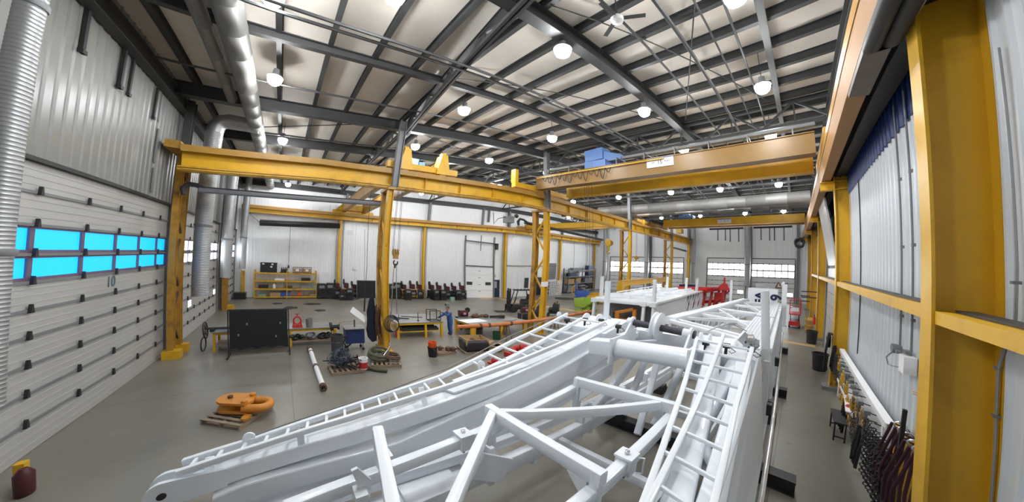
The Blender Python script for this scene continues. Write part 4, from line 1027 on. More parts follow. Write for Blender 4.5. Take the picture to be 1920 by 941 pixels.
# --- portal bracing frame between the legs
pf = thing('portal_brace_frame', (-2.7, 3, 0), 'white zigzag portal frame with pinned side tubes standing between the two mast legs', 'brace frame')
def px_(px, py, z=2.3): return PZ(px, py, z)
FA, FB, FC, FDD = V(-3.72, 2.86, 2.24), V(-1.58, 2.76, 2.24), V(-3.66, 5.06, 2.24), V(-1.64, 5.14, 2.24)
F0, F1 = V(-3.85, 1.03, 2.24), V(-1.55, .55, 2.24)
def portal(a, b, nm):
    m = MB(); e_ = (b - a).normalized() * .085; m.bar(a - e_, b + e_, .15, .2, ch=.02); m.build(nm, WHITE, pf)
    for p, s in ((a, 1), (b, -1)):
        m = MB(); m.bar(p + V(0, 0, .085), p + V(0, 0, -.66), .13, .15, (0, 1, 0), .02)
        m.prism([p + V(.1 * s, -.06, -.1), p + V(.4 * s, -.06, -.1), p + V(.1 * s, -.06, -.42)], (0, .12, 0)); m.build('portal_leg', WHITE, pf)
portal(FA, FB, 'portal_beam'); portal(FC, FDD, 'portal_beam'); portal(F0, F1, 'portal_beam')
m = MB(); m.bar(FA + V(.16, .06, .0), FDD + V(-.2, -.04, 0), .13, .17, ch=.02); m.build('diagonal', WHITE, pf)
m = MB(); m.bar(FA + V(.1, -.04, 0), F1 + V(-.1, .05, 0), .13, .17, ch=.02); m.build('diagonal', WHITE, pf)
lt = [PX(640, 925, -3.78), PX(755, 874, -3.78), PX(890, 838, -3.75), PX(1071, 726, -3.75)]
m = MB(); m.bar(V(-3.82, -.2, 1.54), V(-3.75, 5.0, 2.05), .17, .19, ch=.03); m.lathe((-3.75, 5.0, 2.05), [(.11, 0), (.11, .06), (.06, .1)], (0, 1, 0), 14); m.build('side_tube', WHITE, pf)
m = MB(); m.bar(V(-1.58, .2, 1.95), V(-1.62, 5.1, 2.05), .17, .19, ch=.03); m.build('side_tube', WHITE, pf)
def clamp(c, sx):
    m = MB(); m.box(c, (.24, .2, .26)); m.box(c + V(0, 0, .14), (.27, .24, .03)); cl = m.build('clamp', WHITE, pf)
    m = MB(); m.lathe(c + V(0, 0, .15), [(.035, 0), (.035, .05), (.02, .06)], (0, 0, 1), 10); m.lathe(c - V(0, 0, .24), [(.025, 0), (.02, .1)], (0, 0, 1), 8); m.build('clamp_pin', CHROME, cl)
    m = MB(); o = c + V(.13 * sx, .08, 0); m.path([o + V(0, 0, .1), o + V(.07 * sx, .05, .1), o + V(.07 * sx, .05, -.14), o + V(0, 0, -.14)], .014, 6); m.build('clamp_handle', WHITE, cl)
clamp(V(-1.6, 3.5, 2.02), 1); clamp(V(-3.77, 2.35, 1.8), -1)
m = MB(); p = PX(672, 905, -3.7); m.prism([p + V(0, -.1, -.2), p + V(0, .12, -.28), p + V(0, .16, .02), p + V(0, 0, .26), p + V(0, -.08, .24), p + V(0, -.02, 0)], (.05, 0, 0)); m.bar(p + V(-.1, 0, -.1), p + V(.16, 0, -.16), .16, .16); m.build('hook_bracket', WHITE, pf)

# --- lower skid beams under the mast
sk = thing('skid_frame', (-2.7, 6, .6), 'low white skid frame of long beams on the floor beneath the mast', 'skid frame')
for x, z, w, h in [(-3.95, .95, .2, .34), (-4.1, 1.32, .16, .2), (-1.5, .95, .2, .34)]:
    m = MB(); m.bar((x - .1, -.6, z - h / 2), (x + .3, 13, z - h / 2), w, h, ch=.02); m.build('skid_beam', WHITE2, sk)
m = MB()
for y in (3.0, 4.1, 5.6, 6.0, 7.4, 8.8): m.bar((-4.0 + .02 * y, y, .5), (-4.0 + .02 * y, y, 1.35), .2, .1, (0, 1, 0))
m.build('skid_plate', WHITE2, sk)
m = MB()
for y in (4.8, 7.9, 11): m.bar((-3.9, y, .8), (-1.4, y, .8), .14, .18, ch=.02)
m.build('skid_cross_beam', WHITE2, sk)
m = MB(); m.bar((-3.9, .3, .95), (-3.95, 2.5, 1.0), .4, .08); m.bar((-3.75, 2.6, 1.2), (-3.8, 3.3, .75), .08, .5); m.span((-4.15, 1.3, .8), (-3.55, 2.2, 1.12)); m.build('skid_gusset', WHITE2, sk)
m = MB()
for y in (1.2, 1.5, 1.8, 2.1): m.bar((-3.9, y, .75), (-3.2, y, .72), .06, .04)
m.build('grating_bar', GREY, sk)
# timber and steel blocking on the floor
for y, x0, x1, lb in [(7.6, -4.6, .42, 'black steel blocking beam on the floor under the mast legs'), (20.1, -4.2, -.02, 'black steel blocking beam under the far end of the mast'), (13.2, -4.3, .1, 'black steel blocking beam under the middle of the mast')]:
    t = thing('blocking_beam', ((x0 + x1) / 2, y, 0), lb, 'blocking beam'); m = MB(); m.ibeam((x0, y, .16), (x1, y, .16), .32, .32, .03, .03); m.build('beam', DARK, t)
    m = MB()
    for x in (x0 + .3, -3.9, -.5): m.box((x, y, .39), (.3, .3, .14))
    m.build('packing_block', DARK, t)
for x in (-4.0, -1.6, -.3):
    for y in ((10.8,) if x < -1 else (3.5, 10.8)):
        m = MB(); m.box((x, y, .1), (.4, .5, .2)); m.box((x, y, .25), (.34, .44, .1)); m.bar((x, y, .3), (x, y, .62), .16, .16, (0, 1, 0)); one(m, 'support_stand', DARK, 'dark support stand on the floor under the %s, %s' % ({-4.0: 'left skid beam', -1.6: 'right skid beam', -.3: 'right flank'}[x], {3.5: 'nearer one', 10.8: 'farther one'}[y]), 'stand')

# ================================================================ second white mast with the red base
r2 = thing('drilling_mast', (-10, 24, 0), 'second white mast with grey side box and red base, lying behind the first', 'drilling mast')
z2 = 2.4; yn = 17.9; xl, xr = -12.3, -7.6
m = MB(); m.prism([V(xl, yn, z2 - .12), V(xr, yn, z2 - .12), V(xr - .1, 31, z2 - .12), V(-12.6, 31, z2 - .12)], (0, 0, .12)); m.build('deck_plate', WHITE, r2)
m = MB(); m.bar((xl - .2, yn, z2 - .12), (xr + .1, yn, z2 - .12), .2, .2, ch=.02); m.bar((xl, yn, z2 + .02), (-12.5, 31, z2 + .02), .12, .1); m.build('front_beam', WHITE, r2)
for x in (xl - .05, -11.2, -8.4, -7.7):
    m = MB(); m.bar((x, yn, z2 - .2), (x, yn, .1), .2, .2, (0, 1, 0), .02); m.box((x, yn, z2 - .12), (.42, .36, .26)); m.build('front_leg', WHITE, r2)
m = MB(); m.span((xr - .28, yn + .5, .9), (xr - .16, 25.0, z2 - .12)); m.span((xr - .3, yn + .4, z2 - .12), (xr - .05, 25.1, z2 - .02)); m.build('side_box', WHITE2, r2)
m = MB(); m.span((xl + .3, yn + 1.2, .5), (xr - .4, yn + 1.3, 2.2)); m.build('grey_sheet', GREY, r2)
m = MB()
for i in range(8):
    y = 25.2 + .8 * i; m.bar((xr - .2, y, z2 - .1), (xr - .2, y + (.4 if i % 2 else 0), 1.0), .1, .1, (0, 1, 0)); m.bar((xr - .2, y, 1.0), (xr - .2, y + .8, z2 - .1), .08, .08)
m.bar((xr - .2, 25, .95), (xr - .2, 32, .95), .12, .14); m.build('truss_side', WHITE, r2)
m = MB(); m.bar((xl + .6, yn + 2, z2 + .3), (-12.2, 30, z2 + .3), .07, .07)
for i in range(8): y = yn + 2 + 1.5 * i; m.bar((xl + .6 - .03 * i, y, z2), (xl + .6 - .03 * i, y, z2 + .32), .06, .06, (0, 1, 0))
m.build('guard_rail', WHITE, r2)
m = MB()
for a, b in [((-11.6, 18.6), (-8.3, 20.2)), ((-11.9, 21), (-8.6, 22.2)), ((-11.5, 24), (-8.2, 24.8)), ((-10.2, 19), (-10.4, 30)), ((-9.0, 19.5), (-9.2, 31))]: m.bar((*a, z2 + .07), (*b, z2 + .07), .26, .14, ch=.02)
m.box((-8.3, 18.6, z2 + .12), (.7, .5, .24)); m.box((-11.4, 19.4, z2 + .14), (.9, .5, .28)); m.build('deck_fitting', WHITE, r2)
for px, p0, p1, y in [(1129, 518, 556, 17.9), (1228, 524, 566, 17.9), (1252, 519, 549, 26), (1288, 521, 545, 26.5), (1308, 522, 545, 24.5), (1372, 526, 562, 22)]:
    a, b = PY(px, p0, y), PY(px - 2, p1, y); m = MB(); m.bar(b, a, .2, .2, (0, 1, 0), .02)
    if px != 1372: m.build('stake_post', WHITE, r2)
    else:
        b = V(a.x, a.y, 0); m = MB(); m.bar(b, a, .17, .17, (0, 1, 0)); m.box(b + V(0, 0, 1.9), (.34, .3, .5)); m.build('stake_post', WHITE, r2)
# red base end
m = MB(); y0 = 29.5
m.bar((-8.3, y0, 2.3), (-6.3, y0 + 3.5, 2.55), .5, .3); m.bar((-8.6, y0 + .5, 1.2), (-6.6, y0 + 4, 1.3), .4, .3)
for i in range(5):
    f = i / 4; p = V(-8.3 + 2 * f, y0 + 3.5 * f, 0); m.bar(p + V(0, 0, .8), p + V(.2, .4, 2.6), .22, .22, (0, 1, 0)); m.bar(p + V(.3, 0, 2.5), p + V(0, .6, .9), .16, .16, (0, 1, 0))
m.bar((-10.5, y0 + 1, 2.5), (-6.6, y0 + 2, 2.6), .3, .2); m.build('red_base_frame', RED, r2)
m = MB(); p = PY(1358, 540, 31); q = PY(1359, 520, 31); m.bar(V(p.x, 31, 2.2), q, .16, .16, (0, 1, 0)); m.bar(V(p.x - .7, 31, 2.6), q - V(0, 0, .5), .14, .14); m.prism([V(p.x - .5, 30.8, 2.5), V(p.x + .6, 30.8, 2.5), V(p.x + .3, 30.8, 3.1), V(p.x - .1, 30.8, 3.15)], (0, .3, 0)); m.build('red_base_post', RED, r2)
m = MB(); m.span((-6.9, 31.6, 1.3), (-6.1, 32.6, 2.2)); m.bar((-5.2, 31, 2.7), (-5.2, 31, .4), .2, .2, (0, 1, 0)); m.bar((-6.9, 31.2, 2.65), (-5.2, 31.2, 2.6), .2, .2); m.bar((-6.9, 31.2, 1.1), (-5.2, 31.2, 1.0), .2, .2); m.bar((-6.9, 31.2, 1.1), (-5.2, 31.2, 2.6), .14, .14); m.bar((-6.0, 31.2, 1.0), (-6.0, 31.2, 2.6), .16, .16, (0, 1, 0)); m.build('red_base_box', RED, r2)
# orange engine unit under the deck
t = thing('mud_pump', (-9.8, 18.9, 0), 'orange machine unit tucked under the second mast deck', 'machine')
m = MB(); m.bar((-10.6, 18.2, .9), (-8.9, 18.2, .9), .7, .5, ch=.06); m.bar((-10.7, 18.25, 1.5), (-9.3, 18.25, 1.85), .25, .22, ch=.04); m.bar((-10.5, 18.2, 1.1), (-10.5, 18.2, 1.6), .3, .2, (0, 1, 0)); m.bar((-9.2, 18.25, 1.1), (-9.2, 18.25, 1.85), .25, .2, (0, 1, 0)); m.build('body', ORANGE, t)
m = MB(); m.lathe((-9.0, 18.0, .75), [(.3, -.1), (.34, 0), (.3, .1)], (0, 1, 0), 18); m.span((-10.9, 18.0, 0), (-8.6, 18.5, .62)); m.build('base', RUST, t)
m = MB(); m.prism([V(-11.9, 18.3, .1), V(-11.0, 18.3, .1), V(-11.0, 18.3, 1.5), V(-11.4, 18.3, 1.3)], (0, .3, 0)); one(m, 'grey_tarpaulin', GREY, 'grey sheet hung under second mast deck beside orange machine', 'sheet')
# panel stand behind (blue grey blocks at the far bay)
m = MB(); p = PZ(1318, 541, 1.5); m.span((p.x - 1.2, 38, 0), (p.x + 1.0, 39, 2.4)); one(m, 'tarped_crate', NAVY, 'dark navy crate behind the red base of second mast', 'crate')
# ================================================================ things on the floor: left and middle
def pallet(loc, rz, lab, w=1.2, l=1.05, h=.14, group=None):
    t = thing('pallet', loc, lab, 'pallet', group, None, True); t.rotation_euler = (0, 0, rz)
    n = 7
    for i in range(n):
        m = MB(); m.box((0, -w / 2 + .05 + (w - .1) * i / (n - 1), h - .011), (l, .1, .022)); m.build('deck_board', WOOD, t)
    for x in (-l / 2 + .05, 0, l / 2 - .05):
        m = MB(); m.box((x, 0, h / 2 - .005), (.045, w, h - .034)); m.build('stringer', WOOD, t)
    m = MB()
    for i in range(3): m.box((0, -w / 2 + .06 + (w - .12) * i / 2, .006), (l, .1, .012))
    m.build('bottom_board', WOOD, t)
    return t
pallet(V(-9.82, -1.42, 0), math.radians(52), 'wooden pallet on the open floor under the orange lifting block', 1.25, 1.25)
t = thing('lifting_block', V(-9.75, -1.2, .14), 'big orange lifting block with a long ring, lying on a pallet', 'lifting block', None, None, True)
dl = V(.36, .93, 0).normalized(); t.rotation_euler = (0, 0, math.atan2(dl.y, dl.x))
def ring2(c, r, a0, a1, n=12): return [V(c[0] + r * math.cos(a0 + (a1 - a0) * i / n), c[1] + r * math.sin(a0 + (a1 - a0) * i / n), 0) for i in range(n + 1)]
m = MB()
for z in (.06, .3): m.prism([p + V(0, 0, z) for p in ring2((-.48, .05), .33, PI * .45, PI * 1.5, 16) + [V(.1, -.34, 0), V(.22, -.1, 0), V(.16, .2, 0), V(0, .36, 0)]], (0, 0, .06))
m.build('cheek_plate', ORANGE, t)
m = MB(); m.lathe((-.48, .05, .1), [(.27, 0), (.3, .03), (.24, .1), (.3, .17), (.27, .2)], (0, 0, 1), 24); m.build('sheave', ORANGE, t)
m = MB(); m.lathe((-.48, .05, .0), [(.07, .04), (.07, .42), (.04, .43)], (0, 0, 1), 14); m.build('pin', RUST, t)
m = MB()
for p in ((.06, .22), (.05, -.22)): m.lathe((*p, .0), [(.09, .05), (.09, .42), (.05, .44)], (0, 0, 1), 14)
m.build('bolt', ORANGE, t)
m = MB()
pts = [V(.0, .25, .2)] + [V(.36 + .27 * math.sin(a), .0 + .25 * math.cos(a), .2) for a in [PI * i / 10 for i in range(11)]] + [V(.0, -.25, .2)]
m.path([pts[0], V(.2, .25, .2)] + pts[1:-1] + [V(.2, -.25, .2), pts[-1]], .115, 12); m.build('ring', ORANGE, t)
m = MB(); m.prism([p + V(.18, -.52, .02) for p in ring2((0, 0), .09, PI, 2 * PI, 8)] + [V(.27, -.3, .02), V(.09, -.3, .02)], (0, 0, .06)); m.build('eye_lug', ORANGE, t)

# white pipe on the floor
a, b = V(-15.45, .95, .13), V(-10.7, 1.02, .13)
t = thing('steel_pipe', (a + b) / 2 - V(0, 0, .13), 'white scuffed pipe lying alone on the floor before the welding screen', 'pipe')
m = MB(); m.pipe(a, b, .1, .08, 18); m.build('pipe_body', PAPER, t)
m = MB(); m.pipe(a - V(.1, 0, 0), a + V(.22, 0, 0), .13, .08, 18); m.pipe(b - V(.16, 0, 0), b + V(.06, 0, 0), .125, .08, 18); m.build('end_collar', RUST, t)
m = MB()
for f in (.12, .52, .55): p = a.lerp(b, f); m.pipe(p, p + V(.08, 0, 0), .112, .09, 18)
m.build('band', MAROON, t)

# black welding screen
t = thing('welding_screen', V(-15.5, -1.22, 0), 'wide black welding screen on a dark metal frame', 'screen')
y0, y1, x = -2.5, .02, -15.48; hz = PX(488, 580, x).z
m = MB()
for y in (y0, y1): m.bar((x, y, .05), (x, y, hz), .05, .05, (0, 1, 0)); m.bar((x - .4, y, .04), (x + .4, y, .04), .06, .06)
m.bar((x, y0, hz), (x, y1, hz), .05, .05); m.bar((x, y0, .3), (x, y1, .3), .04, .04); m.build('frame', DARK, t)
m = MB(); n = 24; top = []; bot = []
for i in range(n + 1):
    f = i / n; yy = y0 + .05 + (y1 - y0 - .1) * f; w = .02 * math.sin(i * 1.9) + .012 * math.sin(i * .7); top.append(V(x + w * .4, yy, hz - .03)); bot.append(V(x + w, yy, .34 + .02 * math.sin(i)))
m.prism(top + bot[::-1], (.012, 0, 0)); m.build('curtain', CANVAS, t)
m = MB()
for y, z in [(-1.75, 1.42), (-.35, 1.42), (-2.1, .95), (-.55, .82)]: m.box((x + .03, y, z), (.01, .07, .1))
m.build('patch', GREY, t)

def bench(lab, x0, x1, y0, y1, z, top, leg, shelf=None, legs=None, cat='work bench', lw=.1):
    t = thing('work_bench', V((x0 + x1) / 2, (y0 + y1) / 2, 0), lab, cat)
    m = MB(); m.span((x0, y0, z - .03), (x1, y1, z)); m.build('bench_top', top, t)
    for x, y in (legs or [(x0 + .1, y0 + .1), (x0 + .1, y1 - .1), (x1 - .1, y0 + .1), (x1 - .1, y1 - .1)]):
        m = MB(); m.bar((x, y, 0), (x, y, z - .03), lw, lw, (0, 1, 0)); m.build('leg', leg, t)
    m = MB()
    for x in (x0 + .1, x1 - .1): m.bar((x, y0 + .1, z - .09), (x, y1 - .1, z - .09), lw * .8, .11)
    for y in (y0 + .1, y1 - .1): m.bar((x0 + .1, y, z - .09), (x1 - .1, y, z - .09), lw * .8, .11)
    m.build('apron', leg, t)
    if shelf:
        m = MB(); m.span((x0 + .1, y0 + .1, shelf - .05), (x1 - .1, y1 - .1, shelf)); m.build('shelf', leg if shelf > .3 else WOOD, t)
    return t
# left bench behind the screen
t = bench('long steel work bench behind the black welding screen', -17.6, -16.3, -3.3, 2.4, .92, TABLE, YEL, .28, [(-16.4, -3.2), (-17.5, -3.2), (-16.4, .1), (-17.5, .1), (-16.4, 2.3), (-17.5, 2.3)])
v = thing('pipe_roller', V(-16.8, -3.45, .92), 'pipe roller with dark hand wheels at the left end of long bench', 'roller')
m = MB(); m.torus((-16.5, -3.55, 1.0), .36, .035, (0, 1, .1), 24, 8); m.torus((-16.35, -3.6, .42), .3, .03, (0.1, 1, 0), 20, 8)
for k in range(3): a_ = k * PI / 3; m.tube((-16.5 + .35 * math.cos(a_), -3.55, 1.0 + .35 * math.sin(a_)), (-16.5 - .35 * math.cos(a_), -3.55, 1.0 - .35 * math.sin(a_)), .018, 6)
m.build('hand_wheel', DARK, v)
m = MB(); m.tube((-16.6, -3.6, 1.05), (-16.6, -1.6, 1.0), .05, 10); m.tube((-16.9, -3.4, 1.0), (-16.9, -1.6, 1.0), .04, 8); m.box((-16.7, -3.3, .98), (.5, .16, .12)); m.build('roller_shaft', DARK, v)
v = thing('pipe_vise', V(-16.7, .45, .92), 'red pipe vise standing on the long bench right of the screen', 'vise')
m = MB()
for y in (.27, .63): m.bar((-16.7, y, .92), (-16.7, y, 1.25), .08, .08, (0, 1, 0), .02)
m.torus((-16.7, .45, 1.25), .18, .045, (1, 0, 0), 20, 8, .5, 0); m.torus((-16.7, .45, 1.25), .18, .045, (1, 0, 0), 20, 8, .5, PI); m.box((-16.7, .45, .97), (.26, .5, .1)); m.tube((-16.7, .45, 1.38), (-16.7, .45, 1.6), .028, 8); m.tube((-16.7, .33, 1.58), (-16.7, .57, 1.58), .018, 6)
m.build('vise_frame', RED, v)
m = MB(); m.lathe((-16.6, 1.05, .92), [(.16, 0), (.18, .01), (.2, .42), (.205, .44), (.17, .44), (.15, .05)], (0, 0, 1), 20); one(m, 'bucket', TABLE, 'grey metal bucket on long bench beside the red vise', 'bucket')
for i, (y, lab) in enumerate([(.4, 'dark scrap fittings on lower shelf of long bench, nearest the screen'), (1.1, 'pale cloth bundle on lower shelf of long bench'), (1.8, 'dark heap of chain on lower shelf of long bench')]):
    m = MB()
    for k in range(9): m.ball((-16.5 + random.uniform(-.25, .15), y + random.uniform(-.28, .28), .42 + random.uniform(-.05, .15)), random.uniform(.08, .15), (1, 1.3, .8), 8, 6)
    one(m, ['scrap', 'cloth', 'chain'][i], [BLACKP, GREY, DARK][i], lab, ['scrap', 'cloth', 'chain'][i], None, 'stuff')
v = thing('grinder_stand', V(-16.1, 2.2, 0), 'bench grinder with round guards at the right end of long bench', 'grinder')
m = MB(); m.lathe((-16.1, 2.05, 1.0), [(.2, 0), (.22, .03), (.22, .12), (.2, .15)], (0, 1, .2), 16); m.lathe((-16.1, 2.45, .98), [(.14, 0), (.14, .1)], (0, 1, 0), 14); m.tube((-16.1, 2.1, 1), (-16.1, 2.5, 1), .09, 10); m.build('grinder', DARK, v)
m = MB(); m.bar((-16.1, 2.3, 0), (-16.1, 2.3, .95), .1, .16, (0, 1, 0)); m.bar((-15.9, 2.3, .5), (-15.9, 2.3, .95), .06, .1, (0, 1, 0)); m.build('pedestal', YEL, v)
# steel drum
t = thing('steel_drum', V(-14.75, 2.2, 0), 'dark open steel drum beside the blue machine cart', 'drum')
m = MB(); m.lathe((-14.75, 2.2, 0), [(.29, 0), (.3, .02), (.3, .28), (.315, .3), (.3, .32), (.3, .58), (.315, .6), (.3, .62), (.3, .9), (.315, .92), (.285, .92), (.28, .04)], (0, 0, 1), 26); m.build('drum_body', DRUM, t)
m = MB(); m.lathe((-14.75, 2.2, .7), [(.27, 0), (.27, .01)], (0, 0, 1), 20); m.build('drum_contents', DARK, t)
# blue machine cart with white sign
t = thing('machine_cart', V(-15.3, 3.1, 0), 'blue machine cabinet on castors with tilted white sheet', 'machine')
m = MB(); m.bar((-15.7, 3.15, .75), (-14.95, 3.15, .75), .95, .72, ch=.02); m.build('cabinet', BLUEC, t)
m = MB(); m.span((-15.8, 2.62, 1.11), (-14.85, 3.7, 1.14)); m.build('cabinet_top', TABLE, t)
for x in (-15.6, -15.05):
    for y in (2.75, 3.55):
        m = MB(); m.bar((x, y, .1), (x, y, .4), .05, .05, (0, 1, 0)); m.build('leg', GREY, t); m = MB(); m.lathe((x - .03, y, .07), [(.07, 0), (.07, .06)], (1, 0, 0), 12); m.build('castor', BLACK, t)
m = MB(); m.bar((-15.3, 3.2, 1.14), (-15.3, 3.2, 1.5), .06, .06, (0, 1, 0)); m.build('sign_post', DARK, t)
m = MB(); p = V(-15.25, 3.42, 1.75); ux = V(.1, .75, -.55).normalized(); nn = V(.85, -.2, .6); uy = nn.cross(ux).normalized()
m.prism([p - ux * .45 - uy * .16, p + ux * .45 - uy * .16, p + ux * .45 + uy * .16, p - ux * .45 + uy * .16], ux.cross(uy) * .015); m.build('tilted_sheet', PAPER, t)
m = MB(); m.bar((-15.4, 2.4, 1.35), (-15.4, 3.1, 1.4), .02, .02); m.bar((-15.4, 2.45, .9), (-15.4, 2.45, 1.35), .02, .02, (0, 1, 0)); m.box((-15.2, 3.8, 1.1), (.3, .5, .03)); m.build('side_arm', WOOD, t)
m = MB(); m.torus((-15.0, 2.6, .45), .28, .03, (1, .2, 0), 20, 6); m.torus((-14.95, 2.75, .5), .22, .03, (1, .4, 0), 20, 6); m.build('cable_coil', BLACK, t)
# pallet with wire bale
pallet(V(-12.45, 2.15, 0), .05, 'wooden pallet under a tangled bale of scrap wire', 1.35, .95)
bale = MB(); c = V(-12.5, 1.95, .55)
for k in range(70):
    ax = V(random.gauss(0, 1), random.gauss(0, 1), random.gauss(0, 1)).normalized(); R = random.uniform(.24, .44)
    cc = c + V(random.uniform(-.1, .1), random.uniform(-.16, .16), random.uniform(-.06, .06)); aa = ax.orthogonal().normalized(); bb = ax.cross(aa); st = random.uniform(0, 6)
    pts = []
    for i in range(15):
        a_ = st + 5.2 * i / 14; p = cc + (aa * math.cos(a_) + bb * math.sin(a_)) * R * (1 + .08 * math.sin(3 * a_)); p.z = max(.16, cc.z + (p.z - cc.z) * .85); pts.append(p)
    bale.path(pts, .011, 4)
tag(bale.build('wire_bale', WIREB), 'tangled bale of blue grey scrap wire heaped on a pallet', 'scrap wire', None, 'stuff')
m = MB()
for k in range(16):
    p = V(-12.3 + random.uniform(-.3, .2), 2.5 + random.uniform(-.15, .25), .22 + random.uniform(-.04, .3)); d = V(random.gauss(0, 1), random.gauss(0, 1), random.gauss(0, .4)).normalized() * random.uniform(.1, .3); m.bar(p - d, p + d, .05, .04)
m.bar((-13.0, 1.3, .3), (-12.5, 1.9, .45), .04, .04); one(m, 'offcuts', DARK, 'heap of dark steel offcuts between wire bale and red pail', 'scrap', None, 'stuff')
t = thing('pail', V(-12.1, 2.82, .14), 'white pail with broad red band on pallet of scrap wire', 'pail')
m = MB(); m.lathe((-12.1, 2.82, .14), [(.15, 0), (.16, .01), (.185, .42), (.2, .43), (.2, .46), (.17, .46), (.15, .03)], (0, 0, 1), 22); m.build('pail_body', PAPER, t)
m = MB(); m.lathe((-12.1, 2.82, .14), [(.164, .04), (.182, .3)], (0, 0, 1), 22); m.build('red_band', RED, t)
m = MB(); m.path([(-12.6, 2.9, .1), (-12.2, 3.1, .09), (-11.9, 3.4, .08), (-11.7, 3.7, .08)], .075, 12); one(m, 'hose_piece', HOSEG, 'short olive hose lying on floor between the two scrap pallets', 'hose')
# second pallet with coils of hose
pallet(V(-12.75, 4.0, 0), -.25, 'wooden pallet under coils of hose and scrap below nearest column', 1.3, 1.05)
m = MB(); m.torus((-13.0, 3.75, .32), .46, .07, (.1, .05, 1), 28, 8); m.torus((-13.0, 3.75, .42), .44, .06, (.05, .15, 1), 28, 8); m.torus((-13.05, 3.8, .5), .42, .06, (.2, .0, 1), 28, 8); one(m, 'hose_coil', HOSEG, 'big grey olive hose coil on pallet below nearest column', 'hose')
m = MB(); m.torus((-12.7, 4.3, .32), .34, .05, (0, .15, 1), 24, 8); m.torus((-12.7, 4.3, .41), .3, .05, (.1, .1, 1), 24, 8); one(m, 'hose_coil', RUST, 'smaller brown hose coil on pallet, right of the big coil', 'hose')
m = MB(); m.bar((-12.5, 3.7, .3), (-12.9, 4.3, .75), .05, .05); m.bar((-12.3, 3.9, .22), (-12.2, 4.4, .2), .04, .04); m.bar((-13.0, 4.2, .3), (-13.1, 4.35, .9), .05, .06, (0, 1, 0)); several(m, 'steel_bar', CHROME, ['pale steel bar leaning across the hose coils', 'short pale steel bar lying on edge of hose pallet', 'pale steel bar standing upright in the hose coils'], 'bar')
m = MB()
for k in range(14): p = V(-13.0 + random.uniform(-.25, .25), 3.75 + random.uniform(-.28, .28), .3 + random.uniform(0, .12)); d = V(random.gauss(0, 1), random.gauss(0, 1), .1).normalized() * .12; m.bar(p - d, p + d, .03, .03)
one(m, 'scrap_bits', GREY, 'grey scrap bits filling the middle of the big hose coil', 'scrap', None, 'stuff')
# gear hung on the nearest column
m = MB(); pts = []
cxx, cyy = -15.05, 4.12
prof = [(2.75, .05, 0), (2.4, .2, .05), (1.9, .3, .08), (1.4, .26, .1), (1.0, .33, .1), (.6, .3, .06), (.45, .2, 0)]
ringsv = []; n = 12; vs = []; fs = []
for z, w, o in prof:
    for k in range(n): a_ = 2 * PI * k / n; vs.append(V(cxx + .12 * math.cos(a_) + .03 * math.sin(5 * a_ + z), cyy - o + w * .8 * math.sin(a_), z + .05 * math.sin(3 * a_)))
for i in range(len(prof) - 1):
    for k in range(n): fs.append((i * n + k, i * n + (k + 1) % n, (i + 1) * n + (k + 1) % n, (i + 1) * n + k))
fs += [tuple(range(n - 1, -1, -1)), tuple(range((len(prof) - 1) * n, len(prof) * n))]
m.add(vs, fs); one(m, 'welding_jacket', JACKET, 'dark blue welding jacket hanging on left side of nearest column', 'jacket', angle=70)
m = MB()
for k in range(5): m.torus((-14.35 + .02 * k, 4.9 + .03 * k, 1.45 - .02 * k), .42 - .03 * k, .022, (1, .15 + .04 * k, .02 * k), 26, 6)
one(m, 'cable_coil', DARK, 'black cable coil hung on right leg of nearest column', 'cable coil')
m = MB()
for k in range(16): x = -15.0 + random.uniform(-.25, .15); y = 4.45 + random.uniform(-.2, .12); m.path([(x, y, 2.3 - random.uniform(0, .5)), (x + random.uniform(-.06, .06), y - .05, 1.5), (x + random.uniform(-.1, .1), y + random.uniform(-.08, .08), .55 + random.uniform(0, .4))], .03, 6)
one(m, 'hose_bundle', RUST, 'brown tangle of torch hoses hanging between legs of nearest column', 'hoses', None, 'stuff')
m = MB(); m.lathe((-14.4, 5.15, .75), [(.05, 0), (.06, .02), (.06, .3), (.02, .36)], (0, 0, 1), 12); one(m, 'extinguisher', RED, 'small red extinguisher low on right leg of nearest column', 'extinguisher')

# bench 1: yellow, with the welder
t = bench('yellow legged steel bench where the blue clad person works', -19.3, -16.6, 6.0, 9.1, .95, TABLE, YEL, .42, [(-16.7, 6.1), (-16.7, 7.9), (-16.7, 9.0), (-19.2, 6.1), (-19.2, 9.0)], lw=.13)
m = MB()
for k in range(5): m.box((-17.6 + .2 * k, 7.6, .5 + .05 * (k % 2)), (.16, 2.4, .14))
one(m, 'steel_stock', DARK, 'dark steel stock stored under the yellow bench', 'steel stock', None, 'stuff')
for i, (x, y, lab) in enumerate([(-17.6, 6.5, 'thin upright rod clamped near left end of yellow bench'), (-17.1, 7.6, 'short upright clamp in the middle of yellow bench'), (-18.6, 6.3, 'upright rod at far left corner of yellow bench')]):
    m = MB(); m.bar((x, y, .95), (x, y, 1.25 + .2 * (i % 2)), .03, .03, (0, 1, 0)); m.box((x, y, .97), (.14, .1, .04)); one(m, 'bench_clamp', DARK, lab, 'clamp')
m = MB(); m.bar((-18.3, 6.1, .98), (-17.6, 7.2, .98), .05, .05); m.bar((-18.5, 7.0, .97), (-18.0, 8.3, .97), .04, .03); several(m, 'steel_bar', DARK, ['long dark bar lying across end of yellow bench by the column', 'thinner dark bar lying along back of yellow bench'], 'bar')
t = thing('angle_frame', V(-17.3, 8.7, .95), 'small welded angle iron frame held up on yellow bench', 'frame')
m = MB()
A_, B_, C_, D_ = V(-16.83, 8.3, .97), V(-16.83, 9.02, .97), V(-17.35, 9.02, .97), V(-17.35, 8.3, .97)
for a, b in ((A_, B_), (B_, C_), (C_, D_), (D_, A_)): m.bar(a, b, .045, .045)
